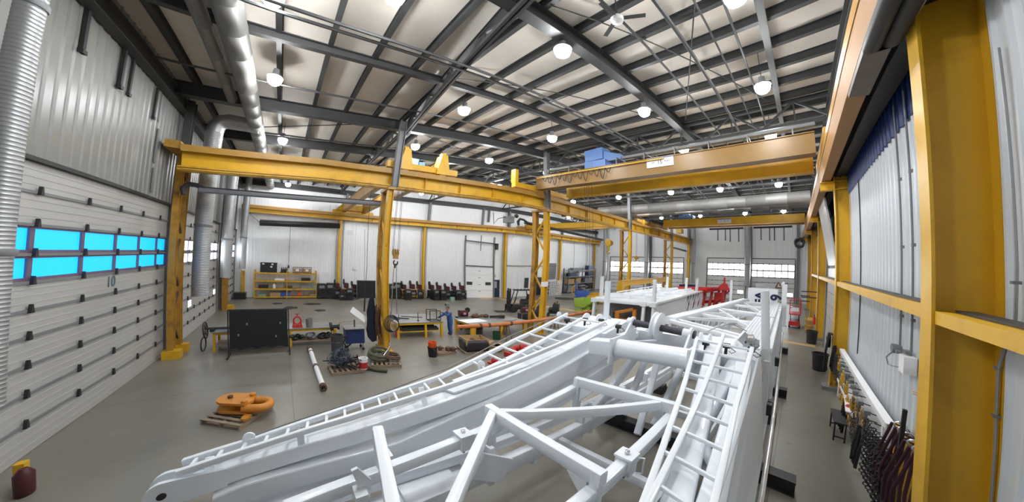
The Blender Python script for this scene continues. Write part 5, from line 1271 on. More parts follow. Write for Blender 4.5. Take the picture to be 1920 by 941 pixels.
for p in (A_, B_, C_, D_): m.bar(p, p + V(0, 0, .62), .04, .04, (0, 1, 0))
for a, b in ((A_, B_), (C_, D_)): m.bar(a + V(0, 0, .62), b + V(0, 0, .62), .04, .04)
m.build('angle_iron', DARK, t)

# ---------------------------------------------------------------- the person
def skin_body(name, verts, edges, radii, mats, root, assign, parent=None):
    me = bpy.data.meshes.new(name); me.from_pydata(verts, edges, []); o = bpy.data.objects.new(name, me); COL.objects.link(o)
    md = o.modifiers.new('skin', 'SKIN'); md.use_smooth_shade = True
    for i, r in enumerate(radii):
        sv = me.skin_vertices[0].data[i]; sv.radius = r if isinstance(r, tuple) else (r, r); sv.use_root = (i == root)
    o.modifiers.new('sub', 'SUBSURF').levels = 2; o.modifiers['sub'].render_levels = 2
    bpy.context.view_layer.update()
    ev = bpy.data.meshes.new_from_object(o.evaluated_get(bpy.context.evaluated_depsgraph_get()))
    bpy.data.objects.remove(o); ev.name = name
    ev.materials.clear()
    for x in mats: ev.materials.append(x)
    for p in ev.polygons: p.material_index = assign(p.center); p.use_smooth = True
    o = bpy.data.objects.new(name, ev); COL.objects.link(o)
    if parent: o.parent = parent
    return o
pp = thing('person', V(-17.0, 9.75, 0), 'person in blue coveralls with raised welding helmet working at the yellow bench', 'person', None, None, True)
# body axes: the person faces -y (towards the frame on the bench), leaning forward a little
vv = [(0, .05, .98), (0, .02, 1.15), (0, -.03, 1.32), (0, -.06, 1.44), (0, -.09, 1.53), (0, -.12, 1.63), (0, -.13, 1.74),     # 0-6 spine, neck, head
      (.2, -.05, 1.42), (.28, -.3, 1.3), (.19, -.58, 1.5), (.18, -.68, 1.54),                                              # 7-10 near arm: shoulder elbow wrist palm
      (-.19, -.05, 1.42), (-.27, -.3, 1.25), (-.2, -.62, 1.12), (-.19, -.7, 1.1),                                              # 11-14 far arm
      (.1, .05, .9), (.12, .0, .5), (.12, .06, .1), (.12, -.1, .045),                                                           # 15-18 near leg
      (-.1, .05, .9), (-.13, .03, .5), (-.14, .1, .1), (-.14, -.06, .045)]                                                      # 19-22 far leg
rr = [(.22, .17), (.21, .165), (.235, .17), (.15, .12), .062, (.08, .1), (.075, .09), .1, .078, .06, (.05, .026), .1, .078, .06, (.05, .026), .145, .11, .09, (.06, .05), .145, .11, .09, (.06, .05)]
ee = [(0, 1), (1, 2), (2, 3), (3, 4), (4, 5), (5, 6), (3, 7), (7, 8), (8, 9), (9, 10), (3, 11), (11, 12), (12, 13), (13, 14), (0, 15), (15, 16), (16, 17), (17, 18), (0, 19), (19, 20), (20, 21), (21, 22)]
for (w, s_) in ((10, 1), (14, -1)):                     # five fingers on each hand
    px_0 = Vector(vv[w])
    for k, (dx, ln) in enumerate([(-.033, .07), (-.011, .085), (.011, .082), (.033, .062)]):
        b = len(vv); vv += [tuple(px_0 + V(dx, -.03, .0)), tuple(px_0 + V(dx, -.03 - ln * .6, -.005)), tuple(px_0 + V(dx, -.03 - ln * .75, -.05))]; rr += [.011, .0095, .008]; ee += [(w, b), (b, b + 1), (b + 1, b + 2)]
    b = len(vv); vv += [tuple(px_0 + V(-.05 * s_, .02, -.01)), tuple(px_0 + V(-.065 * s_, -.03, -.035))]; rr += [.012, .009]; ee += [(w, b), (b, b + 1)]
def who(c):
    if c.z > 1.5: return 0
    if c.y < -.6: return 2
    if c.z < .11: return 2
    return 1
skin_body('body', vv, ee, rr, [SKIN, COVER, BLACK], 0, who, pp)
def sub(mb, nm, mt, par=pp): o = mb.build(nm, mt, None, 50); o.parent = par; return o
m = MB(); m.ball((0, -.13, 1.72), .115, (.95, 1.05, 1.0), 14, 10); m.ball((0, -.2, 1.66), .05, (1, 1, 1), 8, 6); sub(m, 'head', SKIN)
m = MB(); m.bar((0, -.255, 1.7), (0, -.262, 1.665), .022, .03); sub(m, 'nose', SKIN)
m = MB()
for s_ in (-1, 1): m.ball((.042 * s_, -.232, 1.72), .013, (1, .6, 1), 8, 6)
sub(m, 'eyes', BLACK)
m = MB(); m.box((0, -.237, 1.635), (.05, .01, .01)); sub(m, 'mouth', MAROON)
m = MB()
for s_ in (-1, 1): m.ball((.112 * s_, -.12, 1.7), .03, (.4, .8, 1), 8, 6)
sub(m, 'ears', SKIN)
m = MB(); m.ball((0, -.1, 1.755), .12, (1, 1.05, .8), 14, 10); sub(m, 'hair', RUST)
m = MB(); m.prism([V(0, -.27, 1.84), V(0, -.2, 2.02), V(0, -.1, 2.06), V(0, -.02, 1.9), V(0, -.08, 1.84)], (.1, 0, 0)); m.prism([V(-.1, -.27, 1.84), V(-.1, -.2, 2.02), V(-.1, -.1, 2.06), V(-.1, -.02, 1.9), V(-.1, -.08, 1.84)], (.1, 0, 0)); m.torus((0, -.12, 1.79), .125, .015, (0, .2, 1), 18, 6); sub(m, 'welding_helmet', GREY)
m = MB(); m.box((0, -.245, 1.94), (.15, .03, .1)); sub(m, 'helmet_visor', BLACK)
m = MB(); m.lathe((0, -.07, 1.47), [(.11, 0), (.085, .05), (.07, .05)], (0, .3, 1), 16); sub(m, 'collar', COVER)

# ---- welding machines near the person and beyond
def wire_feeder(loc, rz, lab, big=False):
    t = thing('welding_machine', loc, lab, 'welding machine', None, None, True); t.rotation_euler = (0, 0, rz)
    m = MB(); m.bar((-.45, 0, .55), (.45, 0, .55), .5, .6, ch=.03); m.build('power_source', BLACKP, t)
    m = MB(); m.bar((-.32, 0, 1.12), (.3, 0, 1.12), .34, .42, ch=.08); m.build('wire_feeder', MAROON, t)
    m = MB(); m.box((.03, -.175, 1.12), (.22, .012, .16)); m.build('decal', PINK, t)
    m = MB(); m.lathe((.34, -.1, 1.35), [(.16, 0), (.18, .02), (.18, .12), (.16, .14)], (0, 1, 0), 18); m.lathe((.34, -.12, 1.35), [(.08, 0), (.08, .02)], (0, 1, 0), 14); m.build('wire_spool', BLACK, t)
    m = MB(); m.torus((-.05, 0, 1.4), .14, .016, (0, 1, 0), 16, 6, .5, 0); m.bar((-.5, -.25, .86), (.5, -.25, .86), .03, .03); m.bar((-.5, .25, .86), (.5, .25, .86), .03, .03); m.bar((-.5, -.25, .1), (-.5, -.25, .9), .03, .03, (0, 1, 0)); m.bar((-.5, .25, .1), (-.5, .25, .9), .03, .03, (0, 1, 0)); m.build('handle', CHROME, t)
    for x in (-.35, .35):
        for y in (-.24, .24):
            m = MB(); m.lathe((x, y - .03, .12), [(.12, 0), (.12, .06)], (0, 1, 0), 14); m.build('wheel', BLACK, t)
    m = MB(); m.path([(.4, .1, .9), (.62, .1, .6), (.6, -.05, .2), (.85, -.1, .05), (1.1, .2, .03)], .025, 6); m.build('torch_cable', BLACK, t)
    return t
wf = wire_feeder(V(-18.3, 11.6, 0), PI / 2, 'maroon wire feeder welder with pale letter decal right of the person')
m = MB()
for k in range(14): m.ball((-17.7 + random.uniform(-.3, .3), 12.4 + random.uniform(-.5, .5), .85 + random.uniform(-.1, .28)), random.uniform(.1, .2), (1, 1.2, .8), 8, 6)
m.span((-18.75, 11.95, 0), (-17.85, 12.9, .8)); one(m, 'covered_trolley', RUST, 'dark brown bundle on a trolley between maroon welder and second bench', 'bundle')
copy_tree(wf, V(-18.2, 17.0, 0), PI / 2, 'maroon welder with pink decal left of the second double-legged column')
def engine(loc, rz, lab, mt=DARK):
    t = thing('engine_unit', loc, lab, 'engine', None, None, True); t.rotation_euler = (0, 0, rz)
    m = MB(); m.bar((-.5, 0, .3), (.5, 0, .3), .6, .1); m.bar((-.5, .2, .0), (-.5, .2, .3), .1, .1, (0, 1, 0)); m.bar((.5, .2, 0), (.5, .2, .3), .1, .1, (0, 1, 0)); m.bar((-.5, -.2, .0), (-.5, -.2, .3), .1, .1, (0, 1, 0)); m.bar((.5, -.2, 0), (.5, -.2, .3), .1, .1, (0, 1, 0)); m.build('skid', DARK, t)
    m = MB(); m.bar((-.1, 0, .75), (.42, 0, .75), .44, .75, ch=.05); m.lathe((-.3, 0, .6), [(.12, -.2), (.24, -.15), (.24, .15), (.12, .2)], (1, 0, 0), 16); m.build('engine_block', mt, t)
    m = MB(); m.tube((.2, .1, 1.1), (.2, .1, 1.4), .05, 8); m.ball((.05, -.1, 1.2), .12, (1, 1, 1), 10, 6); m.build('air_filter', RUST, t)
    return t
en = engine(V(-18.9, 19.2, 0), 0, 'dark engine unit close to the right leg of second double-legged column')
copy_tree(en, V(-19.2, 21.4, 0), .4, 'dark engine unit on open floor right of second double-legged column')
# bench 2
t = bench('wide steel bench with white drawing sheet behind the orange pipe', -17.6, -15.2, 10.4, 14.6, .93, TABLE, YEL, None, [(-15.4, 10.5), (-15.4, 12.5), (-17.4, 10.5), (-17.4, 14.4), (-15.4, 14.4)], lw=.17)
m = MB(); m.box((-16.6, 11.2, .938), (1.0, 1.7, .012), .1); one(m, 'drawing_sheet', PAPER, 'white drawing sheet lying on the second bench', 'paper')
m = MB(); m.box((-16.2, 13.6, .95), (.8, 1.1, .03), .2); one(m, 'steel_sheet', CHROME, 'bare bright sheet lying at far end of second bench', 'sheet')
m = MB(); m.bar((-17.2, 13.0, 1.02), (-16.9, 13.9, 1.06), .14, .14); m.box((-17.1, 13.9, 1.02), (.3, .3, .16)); one(m, 'hand_tool', DARK, 'dark power tool lying on second bench near its bright sheet', 'tool')
# orange pipe on stands
pa, pb = V(-14.6, 8.85, 1.08), V(-14.0, 20.5, 1.08)
t = thing('orange_pipe', (pa + pb) / 2, 'long orange primed pipe resting on stands along the second bench', 'pipe')
m = MB(); m.tube(pa, pb, .11, 16); m.build('pipe_body', ORPIPE, t)
for f in (.12, .17, .30, .78):
    p = pa.lerp(pb, f); m = MB(); m.tube(p, p + V(0, .14, 0), .135, 16); m.build('coupling', RUST if f < .7 else ORPIPE, t)
m = MB(); p = pa.lerp(pb, .86); m.tube(p, p + V(0, .6, 0), .16, 16); m.bar(pb - V(0, .1, 0), pb - V(0, .1, -.35), .04, .04, (0, 1, 0)); m.build('end_sub', ORPIPE, t)
for f, lab in [(.08, 'yellow post stand under near end of orange pipe'), (.28, 'dark trestle under orange pipe behind black wrapped crate'), (.62, 'dark trestle under middle of orange pipe'), (.95, 'dark trestle under far end of orange pipe')]:
    p = pa.lerp(pb, f); m = MB()
    if f < .1: m.bar((p.x, p.y, 0), (p.x, p.y, .97), .16, .16, (0, 1, 0)); m.box((p.x, p.y, .02), (.4, .4, .04)); one(m, 'pipe_stand', YEL, lab, 'stand')
    else:
        for dx, dy in ((-.3, -.25), (.3, -.25), (-.3, .25), (.3, .25)): m.tube((p.x + dx, p.y + dy, 0), (p.x + dx * .2, p.y + dy * .3, .95), .025, 6)
        m.bar((p.x - .3, p.y, .4), (p.x + .3, p.y, .4), .03, .03); m.box((p.x, p.y, .95), (.3, .2, .04)); one(m, 'pipe_stand', RUST, lab, 'stand')
# crate wrapped in black on a pallet
pallet(V(-13.25, 9.0, 0), math.radians(-12), 'wooden pallet under the black wrapped open crate', 1.45, 1.25)
t = thing('wrapped_crate', V(-13.25, 9.0, .14), 'open cardboard crate wrapped in black film on a pallet', 'crate', None, None, True); t.rotation_euler = (0, 0, math.radians(-12))
m = MB(); w, l, h = 1.3, 1.15, .62
n = 40; vs = []; fs = []
lv = [0, .2, .42, h]
for i, z in enumerate(lv):
    for k in range(n):
        a_ = 2 * PI * k / n; c_, s_ = math.cos(a_), math.sin(a_); q = 1 / max(abs(c_), abs(s_)); q = min(q, 1.3); bul = 1.06 - .05 * abs(i - 1.3) + .02 * math.sin(7 * a_ + i * 2)
        vs.append(V(l / 2 * c_ * q * bul, w / 2 * s_ * q * bul, z + .02 * math.sin(5 * a_ + i)))
for i in range(3):
    for k in range(n): fs.append((i * n + k, i * n + (k + 1) % n, (i + 1) * n + (k + 1) % n, (i + 1) * n + k))
m.add(vs, fs); o = m.build('black_film', BLACKP, t, 60); sd = o.modifiers.new('s', 'SOLIDIFY'); sd.thickness = .02
m = MB()
for a, b in (((-l / 2, -w / 2), (l / 2, -w / 2)), ((l / 2, -w / 2), (l / 2, w / 2)), ((l / 2, w / 2), (-l / 2, w / 2)), ((-l / 2, w / 2), (-l / 2, -w / 2))): m.bar((a[0] * .93, a[1] * .93, h - .14), (b[0] * .93, b[1] * .93, h - .14), .03, .34)
m.span((-l / 2 * .9, -w / 2 * .9, h - .28), (l / 2 * .9, w / 2 * .9, h - .24)); m.build('cardboard_box', CARD, t)
m = MB(); m.ball((0.05, -.1, h - .1), .13, (1, 1, .9), 12, 8); m.build('part_inside', RUST, t)
m = MB()
for k in range(9): p = V(-13.3 + random.uniform(-.5, .6), 10.3 + random.uniform(-.2, 1.1), 0); m.box(p + V(0, 0, .09 + .05 * (k % 3)), (random.uniform(.3, .6), random.uniform(.4, .8), .18), random.uniform(0, 1))
one(m, 'folded_sheets', CARD, 'loose flattened cardboard and scrap right of black wrapped crate', 'cardboard', None, 'stuff')
# buckets and parts pallet
def pail(loc, h, r, mt, lab, nm='pail'):
    t = thing(nm, loc, lab, 'pail', None, None, True)
    m = MB(); m.lathe((0, 0, 0), [(r * .84, 0), (r * .86, .01), (r, h - .03), (r * 1.06, h - .03), (r * 1.06, h), (r * .95, h), (r * .8, .03)], (0, 0, 1), 22); m.build('pail_body', mt, t)
    m = MB(); m.torus((0, 0, h * .75), r * 1.03, .006, (0, .8, .6), 20, 5); m.build('wire_handle', CHROME, t)
    return t
pail(V(-13.15, 6.55, 0), .5, .24, BLACK, 'black pail on the floor with orange pail stacked inside')
pail(V(-13.15, 6.55, .34), .42, .21, REDOR, 'orange red pail stacked in the black pail')
pallet(V(-13.5, 7.35, 0), .1, 'small worn pallet with machined parts beside the orange pail', 1.1, .8)
for i, (x, y, r, lab) in enumerate([(-13.6, 7.2, .11, 'round dark machined part on worn pallet, farthest back'), (-13.4, 7.55, .14, 'round dark machined part on worn pallet, middle one'), (-13.25, 7.75, .13, 'round dark machined part on worn pallet, right end')]):
    m = MB(); m.lathe((x, y, .14), [(r * .7, 0), (r, .04), (r, .18), (r * .6, .22), (r * .4, .22)], (0, 0, 1), 16); m.tube((x, y, .25), (x + .02, y + .2, .25), r * .4, 10); one(m, 'machined_part', RUST, lab, 'machine part')
m = MB(); m.tube((-13.85, 6.9, .2), (-13.85, 7.05, .2), .06, 10); one(m, 'small_fitting', REDOR, 'tiny orange fitting on left corner of worn pallet', 'fitting')
pail(V(-14.95, 11.8, 0), .5, .24, GREEND, 'dark green pail under orange pipe')
m = MB(); m.torus((-15.9, 10.6, .12), .28, .1, (0, 0, 1), 22, 8); one(m, 'tyre', BLACK, 'small black tyre on floor under second bench', 'tyre')
# red parts glimpsed through the left ladder
m = MB()
for k in range(8): p = V(-11.2 + random.uniform(-.5, .5), 10.6 + random.uniform(-.7, .7), .3 + random.uniform(0, .4)); m.lathe(p, [(.1, -.15), (.18, -.1), (.18, .1), (.1, .15)], (random.random(), random.random(), .3), 12)
m.span((-11.8, 9.8, 0), (-10.6, 11.4, .25)); several(m, 'pump_part', RED, ['round red pump part in the heap glimpsed through left ladder'] * 8 + ['red tray under the round pump parts glimpsed through ladder'], 'pump part', 'red pump parts')
m = MB(); m.lathe((-10.9, 8.6, .2), [(.1, -.2), (.2, -.1), (.2, .1), (.1, .2)], (1, .4, .2), 14); m.box((-10.9, 8.7, .05), (.6, .7, .1)); one(m, 'red_valve', RED, 'small red valve on floor glimpsed through left ladder, nearer one', 'valve')
# ================================================================ forklift, bins, stores
t = thing('forklift', V(-23.2, 20.9, 0), 'black and yellow forklift with overhead guard in front of the back wall', 'forklift', None, None, True)
t.rotation_euler = (0, 0, math.radians(-145) + PI)       # local +x is the mast end
t.rotation_euler = (0, 0, math.atan2(-.85, -.35))
m = MB(); m.bar((-1.0, 0, .55), (.75, 0, .55), 1.05, .5, ch=.06); m.bar((-.2, 0, .95), (-1.0, 0, .95), .95, .4, ch=.06); m.build('chassis', BLACKP, t)
m = MB(); m.bar((-1.5, 0, .75), (-.9, 0, .75), 1.1, .8, ch=.15); m.build('counterweight', YEL, t)
m = MB()
for y in (-.32, .32): m.bar((1.0, y, .1), (1.0, y, 2.3), .12, .12, (0, 1, 0)); m.bar((1.1, y * .75, .2), (1.1, y * .75, 2.1), .08, .1, (0, 1, 0))
m.bar((1.0, -.38, 2.2), (1.0, .38, 2.2), .1, .1); m.bar((1.0, -.38, 1.1), (1.0, .38, 1.1), .1, .1); m.bar((1.16, -.5, .3), (1.16, .5, .3), .06, .1); m.bar((1.16, -.5, .7), (1.16, .5, .7), .06, .1); m.build('mast', DARK, t)
for y in (-.3, .3): m = MB(); m.bar((1.2, y, .06), (2.3, y, .05), .12, .05); m.bar((1.2, y, .05), (1.2, y, .75), .12, .05, (0, 1, 0)); m.build('fork', DARK, t)
for x, r in ((.65, .34), (-1.0, .27)):
    for y in (-.5, .5): m = MB(); m.lathe((x, y - .11, r), [(r * .5, 0), (r, .03), (r, .19), (r * .5, .22)], (0, 1, 0), 20); m.lathe((x, y - .12, r), [(r * .4, 0), (r * .4, .24)], (0, 1, 0), 12); m.build('wheel', BLACK, t)
m = MB()
for x, x2 in ((.7, .35), (-1.0, -.8)):
    for y in (-.48, .48): m.bar((x, y, .8), (x2, y, 2.15), .07, .07, (0, 1, 0))
m.span((-.95, -.52, 2.12), (.55, .52, 2.18))
for k in range(5): m.bar((-.9 + .33 * k, -.5, 2.2), (-.9 + .33 * k, .5, 2.2), .05, .05)
m.build('overhead_guard', DARK, t)
m = MB(); m.bar((-.7, 0, 1.2), (-.2, 0, 1.2), .5, .14, ch=.04); m.bar((-.75, 0, 1.2), (-.85, 0, 1.75), .5, .14, (1, 0, 0), .04); m.build('seat', BLACK, t)
m = MB(); m.tube((.45, 0, .9), (.3, 0, 1.35), .03, 8); m.torus((.28, 0, 1.38), .17, .018, (-.4, 0, 1), 18, 6); m.build('steering_wheel', BLACK, t)
# lime green tipping hopper
t = thing('tipping_hopper', V(-18.9, 26.0, 0), 'lime green tipping hopper on the floor left of the white platform', 'hopper', None, None, True); t.rotation_euler = (0, 0, math.radians(-5))
m = MB(); m.prism([V(-1.25, -.75, 1.25), V(-1.0, -.75, .35), V(.35, -.75, .35), V(1.5, -.75, 1.15), V(1.5, -.75, 1.22), V(.3, -.75, .45), V(-.95, -.75, .45), V(-1.18, -.75, 1.25)], (0, 1.5, 0))
for y in (-.75, .72): m.prism([V(-1.25, y, 1.25), V(-1.0, y, .35), V(.35, y, .35), V(1.5, y, 1.2)], (0, .03, 0))
m.build('hopper_body', GREEN, t)
m = MB()
for y in (-.5, .5): m.bar((-1.1, y, .1), (1.0, y, .1), .14, .18); m.prism([V(.1, y - .05, .2), V(.9, y - .05, .2), V(.7, y - .05, .75), V(.4, y - .05, .4)], (0, .1, 0))
m.build('hopper_base', GREEN, t)
for x in (-.9, .9):
    for y in (-.5, .5): m = MB(); m.lathe((x, y - .04, .05), [(.05, 0), (.05, .08)], (0, 1, 0), 10); m.build('castor', BLACK, t)
# blue tool trolley and yellow bins
t = thing('tool_trolley', V(-24.0, 31.8, 0), 'tall blue tool trolley piled with gear beyond the green hopper', 'trolley', None, None, True); t.rotation_euler = (0, 0, .6)
m = MB(); m.bar((-.8, 0, .85), (.9, 0, .85), .9, 1.1, ch=.04); m.bar((-.9, 0, 1.7), (-.75, 0, 1.7), .9, 1.7, ch=.03); m.build('cabinet', BLUEB, t)
m = MB()
for z in (.6, 1.0, 1.4, 1.8, 2.2): m.bar((-.94, 0, z), (-.92, 0, z), .8, .3)
m.build('drawer', BLUEC, t)
for x in (-.7, .75):
    for y in (-.35, .35): m = MB(); m.lathe((x, y - .05, .15), [(.15, 0), (.15, .1)], (0, 1, 0), 12); m.build('wheel', BLACK, t)
m = MB()
for k in range(10): m.box((random.uniform(-.5, .9), random.uniform(-.3, .3), 1.55 + .12 * (k % 5)), (random.uniform(.4, .9), random.uniform(.3, .6), .12), random.uniform(0, 1))
m.build('piled_gear', GREY, t)
m = MB(); m.path([(-1.05, -.2, 1.0), (-1.3, -.2, 1.1), (-1.3, -.2, 1.9), (-1.05, -.2, 2.0)], .05, 8); m.build('push_handle', YEL, t)
for i, (x, y, lab) in enumerate([(-21.7, 31.6, 'yellow steel bin right of the blue tool trolley, nearer one'), (-23.2, 34.4, 'yellow steel bin behind the blue tool trolley')]):
    t = thing('steel_bin', V(x, y, 0), lab, 'bin', None, None, True); t.rotation_euler = (0, 0, .4)
    m = MB(); m.span((-1, -.6, .15), (1, -.55, .95)); m.span((-1, .55, .15), (1, .6, .95)); m.span((-1, -.6, .15), (-.95, .6, .95)); m.span((.95, -.6, .15), (1, .6, .95)); m.span((-1, -.6, .12), (1, .6, .17)); m.build('bin_body', YEL, t)
    m = MB()
    for xx in (-.7, .7): m.bar((xx, -.6, .06), (xx, .6, .06), .12, .12)
    m.build('skid', YELD, t)
# dark rubber mat / puddle
m = MB(); n = 16; pts = []
p0 = PZ(1062, 560)
for i in range(n): a_ = 2 * PI * i / n; pts.append(p0 + V(2.2 * math.cos(a_) * (1 + .2 * math.sin(3 * a_)), 1.3 * math.sin(a_), .004))
m.prism(pts, (0, 0, .004)); one(m, 'oil_mat', BLACK, 'dark oily mat spread on floor before the blue grey stores', 'mat')
for i, (px, py, rx, ry) in enumerate([(586, 570, .5, .35), (545, 577, .7, .25), (600, 582, .5, .2), (520, 569, .4, .2)]):
    p0 = PZ(px, py); m = MB(); m.prism([p0 + V(rx * math.cos(2 * PI * k / 14) * (1 + .3 * math.sin(4 * k)), ry * 2.4 * math.sin(2 * PI * k / 14), .003) for k in range(14)], (0, 0, .003))
    one(m, 'oil_stain', BLACK, ['darkest oil stain on floor in front of the yellow shelves', 'long oil stain nearest the viewer before the yellow shelves', 'oil stain right of and nearer than the darkest one', 'small oil stain left of the darkest one'][i], 'stain')
# painted floor line
m = MB(); m.prism([V(1.4, 22.9, .003), V(1.4, 23.5, .003), V(-33.9, 27.0, .003), V(-33.9, 26.3, .003)], (0, 0, .003)); one(m, 'floor_line', YLINE, 'ochre walkway line painted across the workshop floor', 'floor marking', kind='structure')
m = MB(); m.prism([PZ(895, 557.5, .002), PZ(930, 557, .002), PZ(926, 559.5, .002), PZ(905, 561, .002)], (0, 0, .003)); one(m, 'floor_patch', YLINE, 'ochre floor patch at foot of the small overhead door', 'floor marking', kind='structure')
# dark stores at the far end of the back wall
def rack(lab, x0, x1, y0, y1, zs, post, shelf, name='storage_rack', cat='rack', upr=None):
    t = thing(name, V((x0 + x1) / 2, (y0 + y1) / 2, 0), lab, cat)
    for x in (x0 + .05, x1 - .05):
        for y in (upr or (y0 + .05, y1 - .05)): m = MB(); m.bar((x, y, 0), (x, y, zs[-1] + .25), .1, .1, (0, 1, 0)); m.build('post', post, t)
    for z in zs:
        m = MB(); m.span((x0, y0, z - .03), (x1, y1, z)); m.bar((x1, y0, z - .06), (x1, y1, z - .06), .05, .14); m.build('shelf', shelf, t)
    return t
rack('tall dark blue grey storage rack at far end of the back wall', -34.1, -33.0, 39.5, 47.5, [.25, 1.5, 2.6, 3.6], NAVY, GREY, upr=(39.6, 43.5, 47.4))
k = 0
for y, z, w, h, mt, lab in [(40.3, .25, 1.2, 1.0, GREY, 'grey crate on bottom of the dark rack, left end'), (41.9, .25, 1.2, 1.0, CARD, 'cardboard crate on bottom of the dark rack'), (43.9, .25, 1.6, .9, NAVY, 'navy crate on bottom of the dark rack, middle'), (46, .25, 1.8, 1.0, BLACKP, 'black crate on bottom of the dark rack, right end'),
                            (40.6, 1.5, 1.6, .7, CARD, 'cardboard box on second shelf of the dark rack, left'), (42.6, 1.5, 1.2, .8, CARD, 'tall cardboard box on second shelf of the dark rack'), (45.6, 1.5, 2.2, .7, GREY, 'grey box on second shelf of the dark rack, right'),
                            (41, 2.6, 1.8, .5, NAVY, 'navy case on third shelf of the dark rack, left'), (43.5, 2.6, 1.4, .6, PAPER, 'white box on third shelf of the dark rack'), (46, 2.6, 1.4, .6, BLUEC, 'blue case on third shelf of the dark rack, right'), (46.2, 3.6, 1.8, .7, BLUEC, 'blue bin on top of the dark rack, right end'), (42.5, 3.6, 3.2, .3, GREY, 'long grey bundle on top of the dark rack')]:
    m = MB(); m.bar((-33.95, y, z + h / 2), (-33.15, y, z + h / 2), w, h, ch=.03); m.box((-33.13, y, z + h * .6), (.03, w * .5, h * .2)); one(m, 'crate', mt, lab, 'crate', 'crates on the dark storage rack')
m = MB(); m.tube((XB + .4, 42, 4), (XB + .4, 42, 8.6), .03, 6); m.tube((XB + .4, 45.6, 4), (XB + .4, 45.6, 8.6), .03, 6); several(m, 'wall_conduit', DARK, ['thin dark conduit above middle of the dark storage rack', 'thin dark conduit above right end of the dark storage rack'], 'conduit')
t = thing('wire_crate', V(-33.2, 36.4, 0), 'white wire mesh crate standing beside back wall column', 'crate')
m = MB()
for i in range(9): z = .03 + 2.02 * i / 8; m.bar((-32.6, 35.0, z), (-32.6, 37.6, z), .05, .06)
for i in range(8): y = 35.0 + 2.6 * i / 7; m.bar((-32.6, y, 0), (-32.6, y, 2.1), .05, .06, (0, 1, 0))
m.build('front_mesh', PAPER, t)
m = MB()
for z in (.1, .6, 1.1, 1.6, 2.05): m.bar((-32.6, 35, z), (-33.7, 35, z), .05, .05); m.bar((-32.6, 37.6, z), (-33.7, 37.6, z), .05, .05)
m.build('crate_sides', PAPER, t)
m = MB(); m.span((-33.75, 35.1, .15), (-33.6, 37.5, 2.0)); m.build('crate_back', GREY, t)
t = thing('wall_cage', V(XB + .2, 37, 2.4), 'grey mesh panel on the back wall above the wire crate', 'panel')
m = MB()
for i in range(9): y = 35.6 + 2.2 * i / 8; m.bar((XB + .15, y, 2.3), (XB + .15, y, 4.6), .04, .06, (0, 1, 0))
for i in range(8): z = 2.35 + 2.2 * i / 7; m.bar((XB + .17, 35.6, z), (XB + .17, 37.8, z), .04, .05)
m.build('mesh', GREY, t)
m = MB(); m.span((XB + .04, 35.6, 2.3), (XB + .1, 37.8, 4.6)); m.build('backing', GALV, t)
# back wall doors
p0, p1 = PX(873, 500, XB + .1).y, PX(924, 500, XB + .1).y; zt_ = PX(900, 500, XB + .1).z
t = thing('door_8', (XB, (p0 + p1) / 2, 0), 'small white overhead door with two windows in the back wall', 'overhead door', kind='structure')
for i in range(4):
    z0, z1 = zt_ * i / 4, zt_ * (i + 1) / 4; m = MB(); m.span((XB + .06, p0, z0 + .01), (XB + .13, p1, z1 - .01)); m.build('door_section', PANELB, t)
for y in (p0 + .55, p1 - .75): m = MB(); m.span((XB + .13, y - .42, zt_ * .42), (XB + .16, y + .42, zt_ * .52)); w_ = m.build('window_frame', DARK, t); m = MB(); m.span((XB + .16, y - .32, zt_ * .435), (XB + .175, y + .32, zt_ * .505)); m.build('window_pane', GLASS, w_)
m = MB()
for i in range(1, 5): m.box((XB + .15, (p0 + p1) / 2, zt_ * (i / 4.6)), (.04, .3, .06))
m.build('hinge', GREY, t)
for y in (p0 - .15, p1 + .12): m = MB(); m.span((XB + .05, y - .07, 0), (XB + .22, y + .07, zt_ + 3.6)); m.build('door_track', GREY, t)
m = MB(); m.bar((XB + .3, p0 - .2, zt_ + 3.0), (XB + .3, p1 + .2, zt_ + 2.8), .1, .1); m.bar((XB + .3, (p0 + p1) / 2, zt_ + 1.9), (XB + .3, (p0 + p1) / 2, zt_ + 3.7), .06, .06, (0, 1, 0)); m.bar((XB + .2, p0, zt_ + .06), (XB + .2, p1, zt_ + .06), .12, .1); m.box((XB + .3, p1 + .35, zt_ + 2.5), (.3, .35, .7)); m.build('door_lifter', DARK, t)
p0, p1 = PX(922, 540, XB + .05).y, PX(935, 540, XB + .05).y
t = thing('door_9', (XB, p0, 0), 'dark navy man door with pane beside small overhead door', 'door', kind='structure')
m = MB(); m.span((XB + .04, p0, .05), (XB + .1, p1 + .1, 2.35)); m.build('door_leaf', NAVY, t)
m = MB(); m.span((XB + .1, p0 + .1, 1.3), (XB + .12, p0 + .75, 2.15)); m.build('door_pane', GALV, t)
m = MB(); m.bar((XB + .1, p1 - .1, 1.05), (XB + .18, p1 - .1, 1.05), .12, .04); m.build('handle', CHROME, t)
p0 = PX(1000, 540, XB + .05).y
t = thing('door_10', (XB, p0, 0), 'dark man door glimpsed behind second double-legged column', 'door', kind='structure')
m = MB(); m.span((XB + .04, p0 - .1, 0), (XB + .1, p0 + 1.6, 2.6)); m.build('door_leaf', NAVY, t)
m = MB(); m.span((XB + .1, p0 + .3, 2.7), (XB + .13, p0 + 1.1, 3.2)); m.build('sign', PAPER, t)
m = MB(); q = PX(985, 535, XB + .05); m.span((XB + .04, q.y - .2, 1.2), (XB + .1, q.y + .5, 2.6)); one(m, 'wall_box', BLACKP, 'black box on back wall left of second double-legged column', 'box')
m = MB(); q = PX(926, 517, XB + .05); m.lathe((XB + .05, q.y, q.z), [(.22, 0), (.2, .12), (.1, .16)], (1, 0, 0), 14); one(m, 'wall_lamp', GALV, 'round bulkhead lamp above the navy man door', 'lamp')
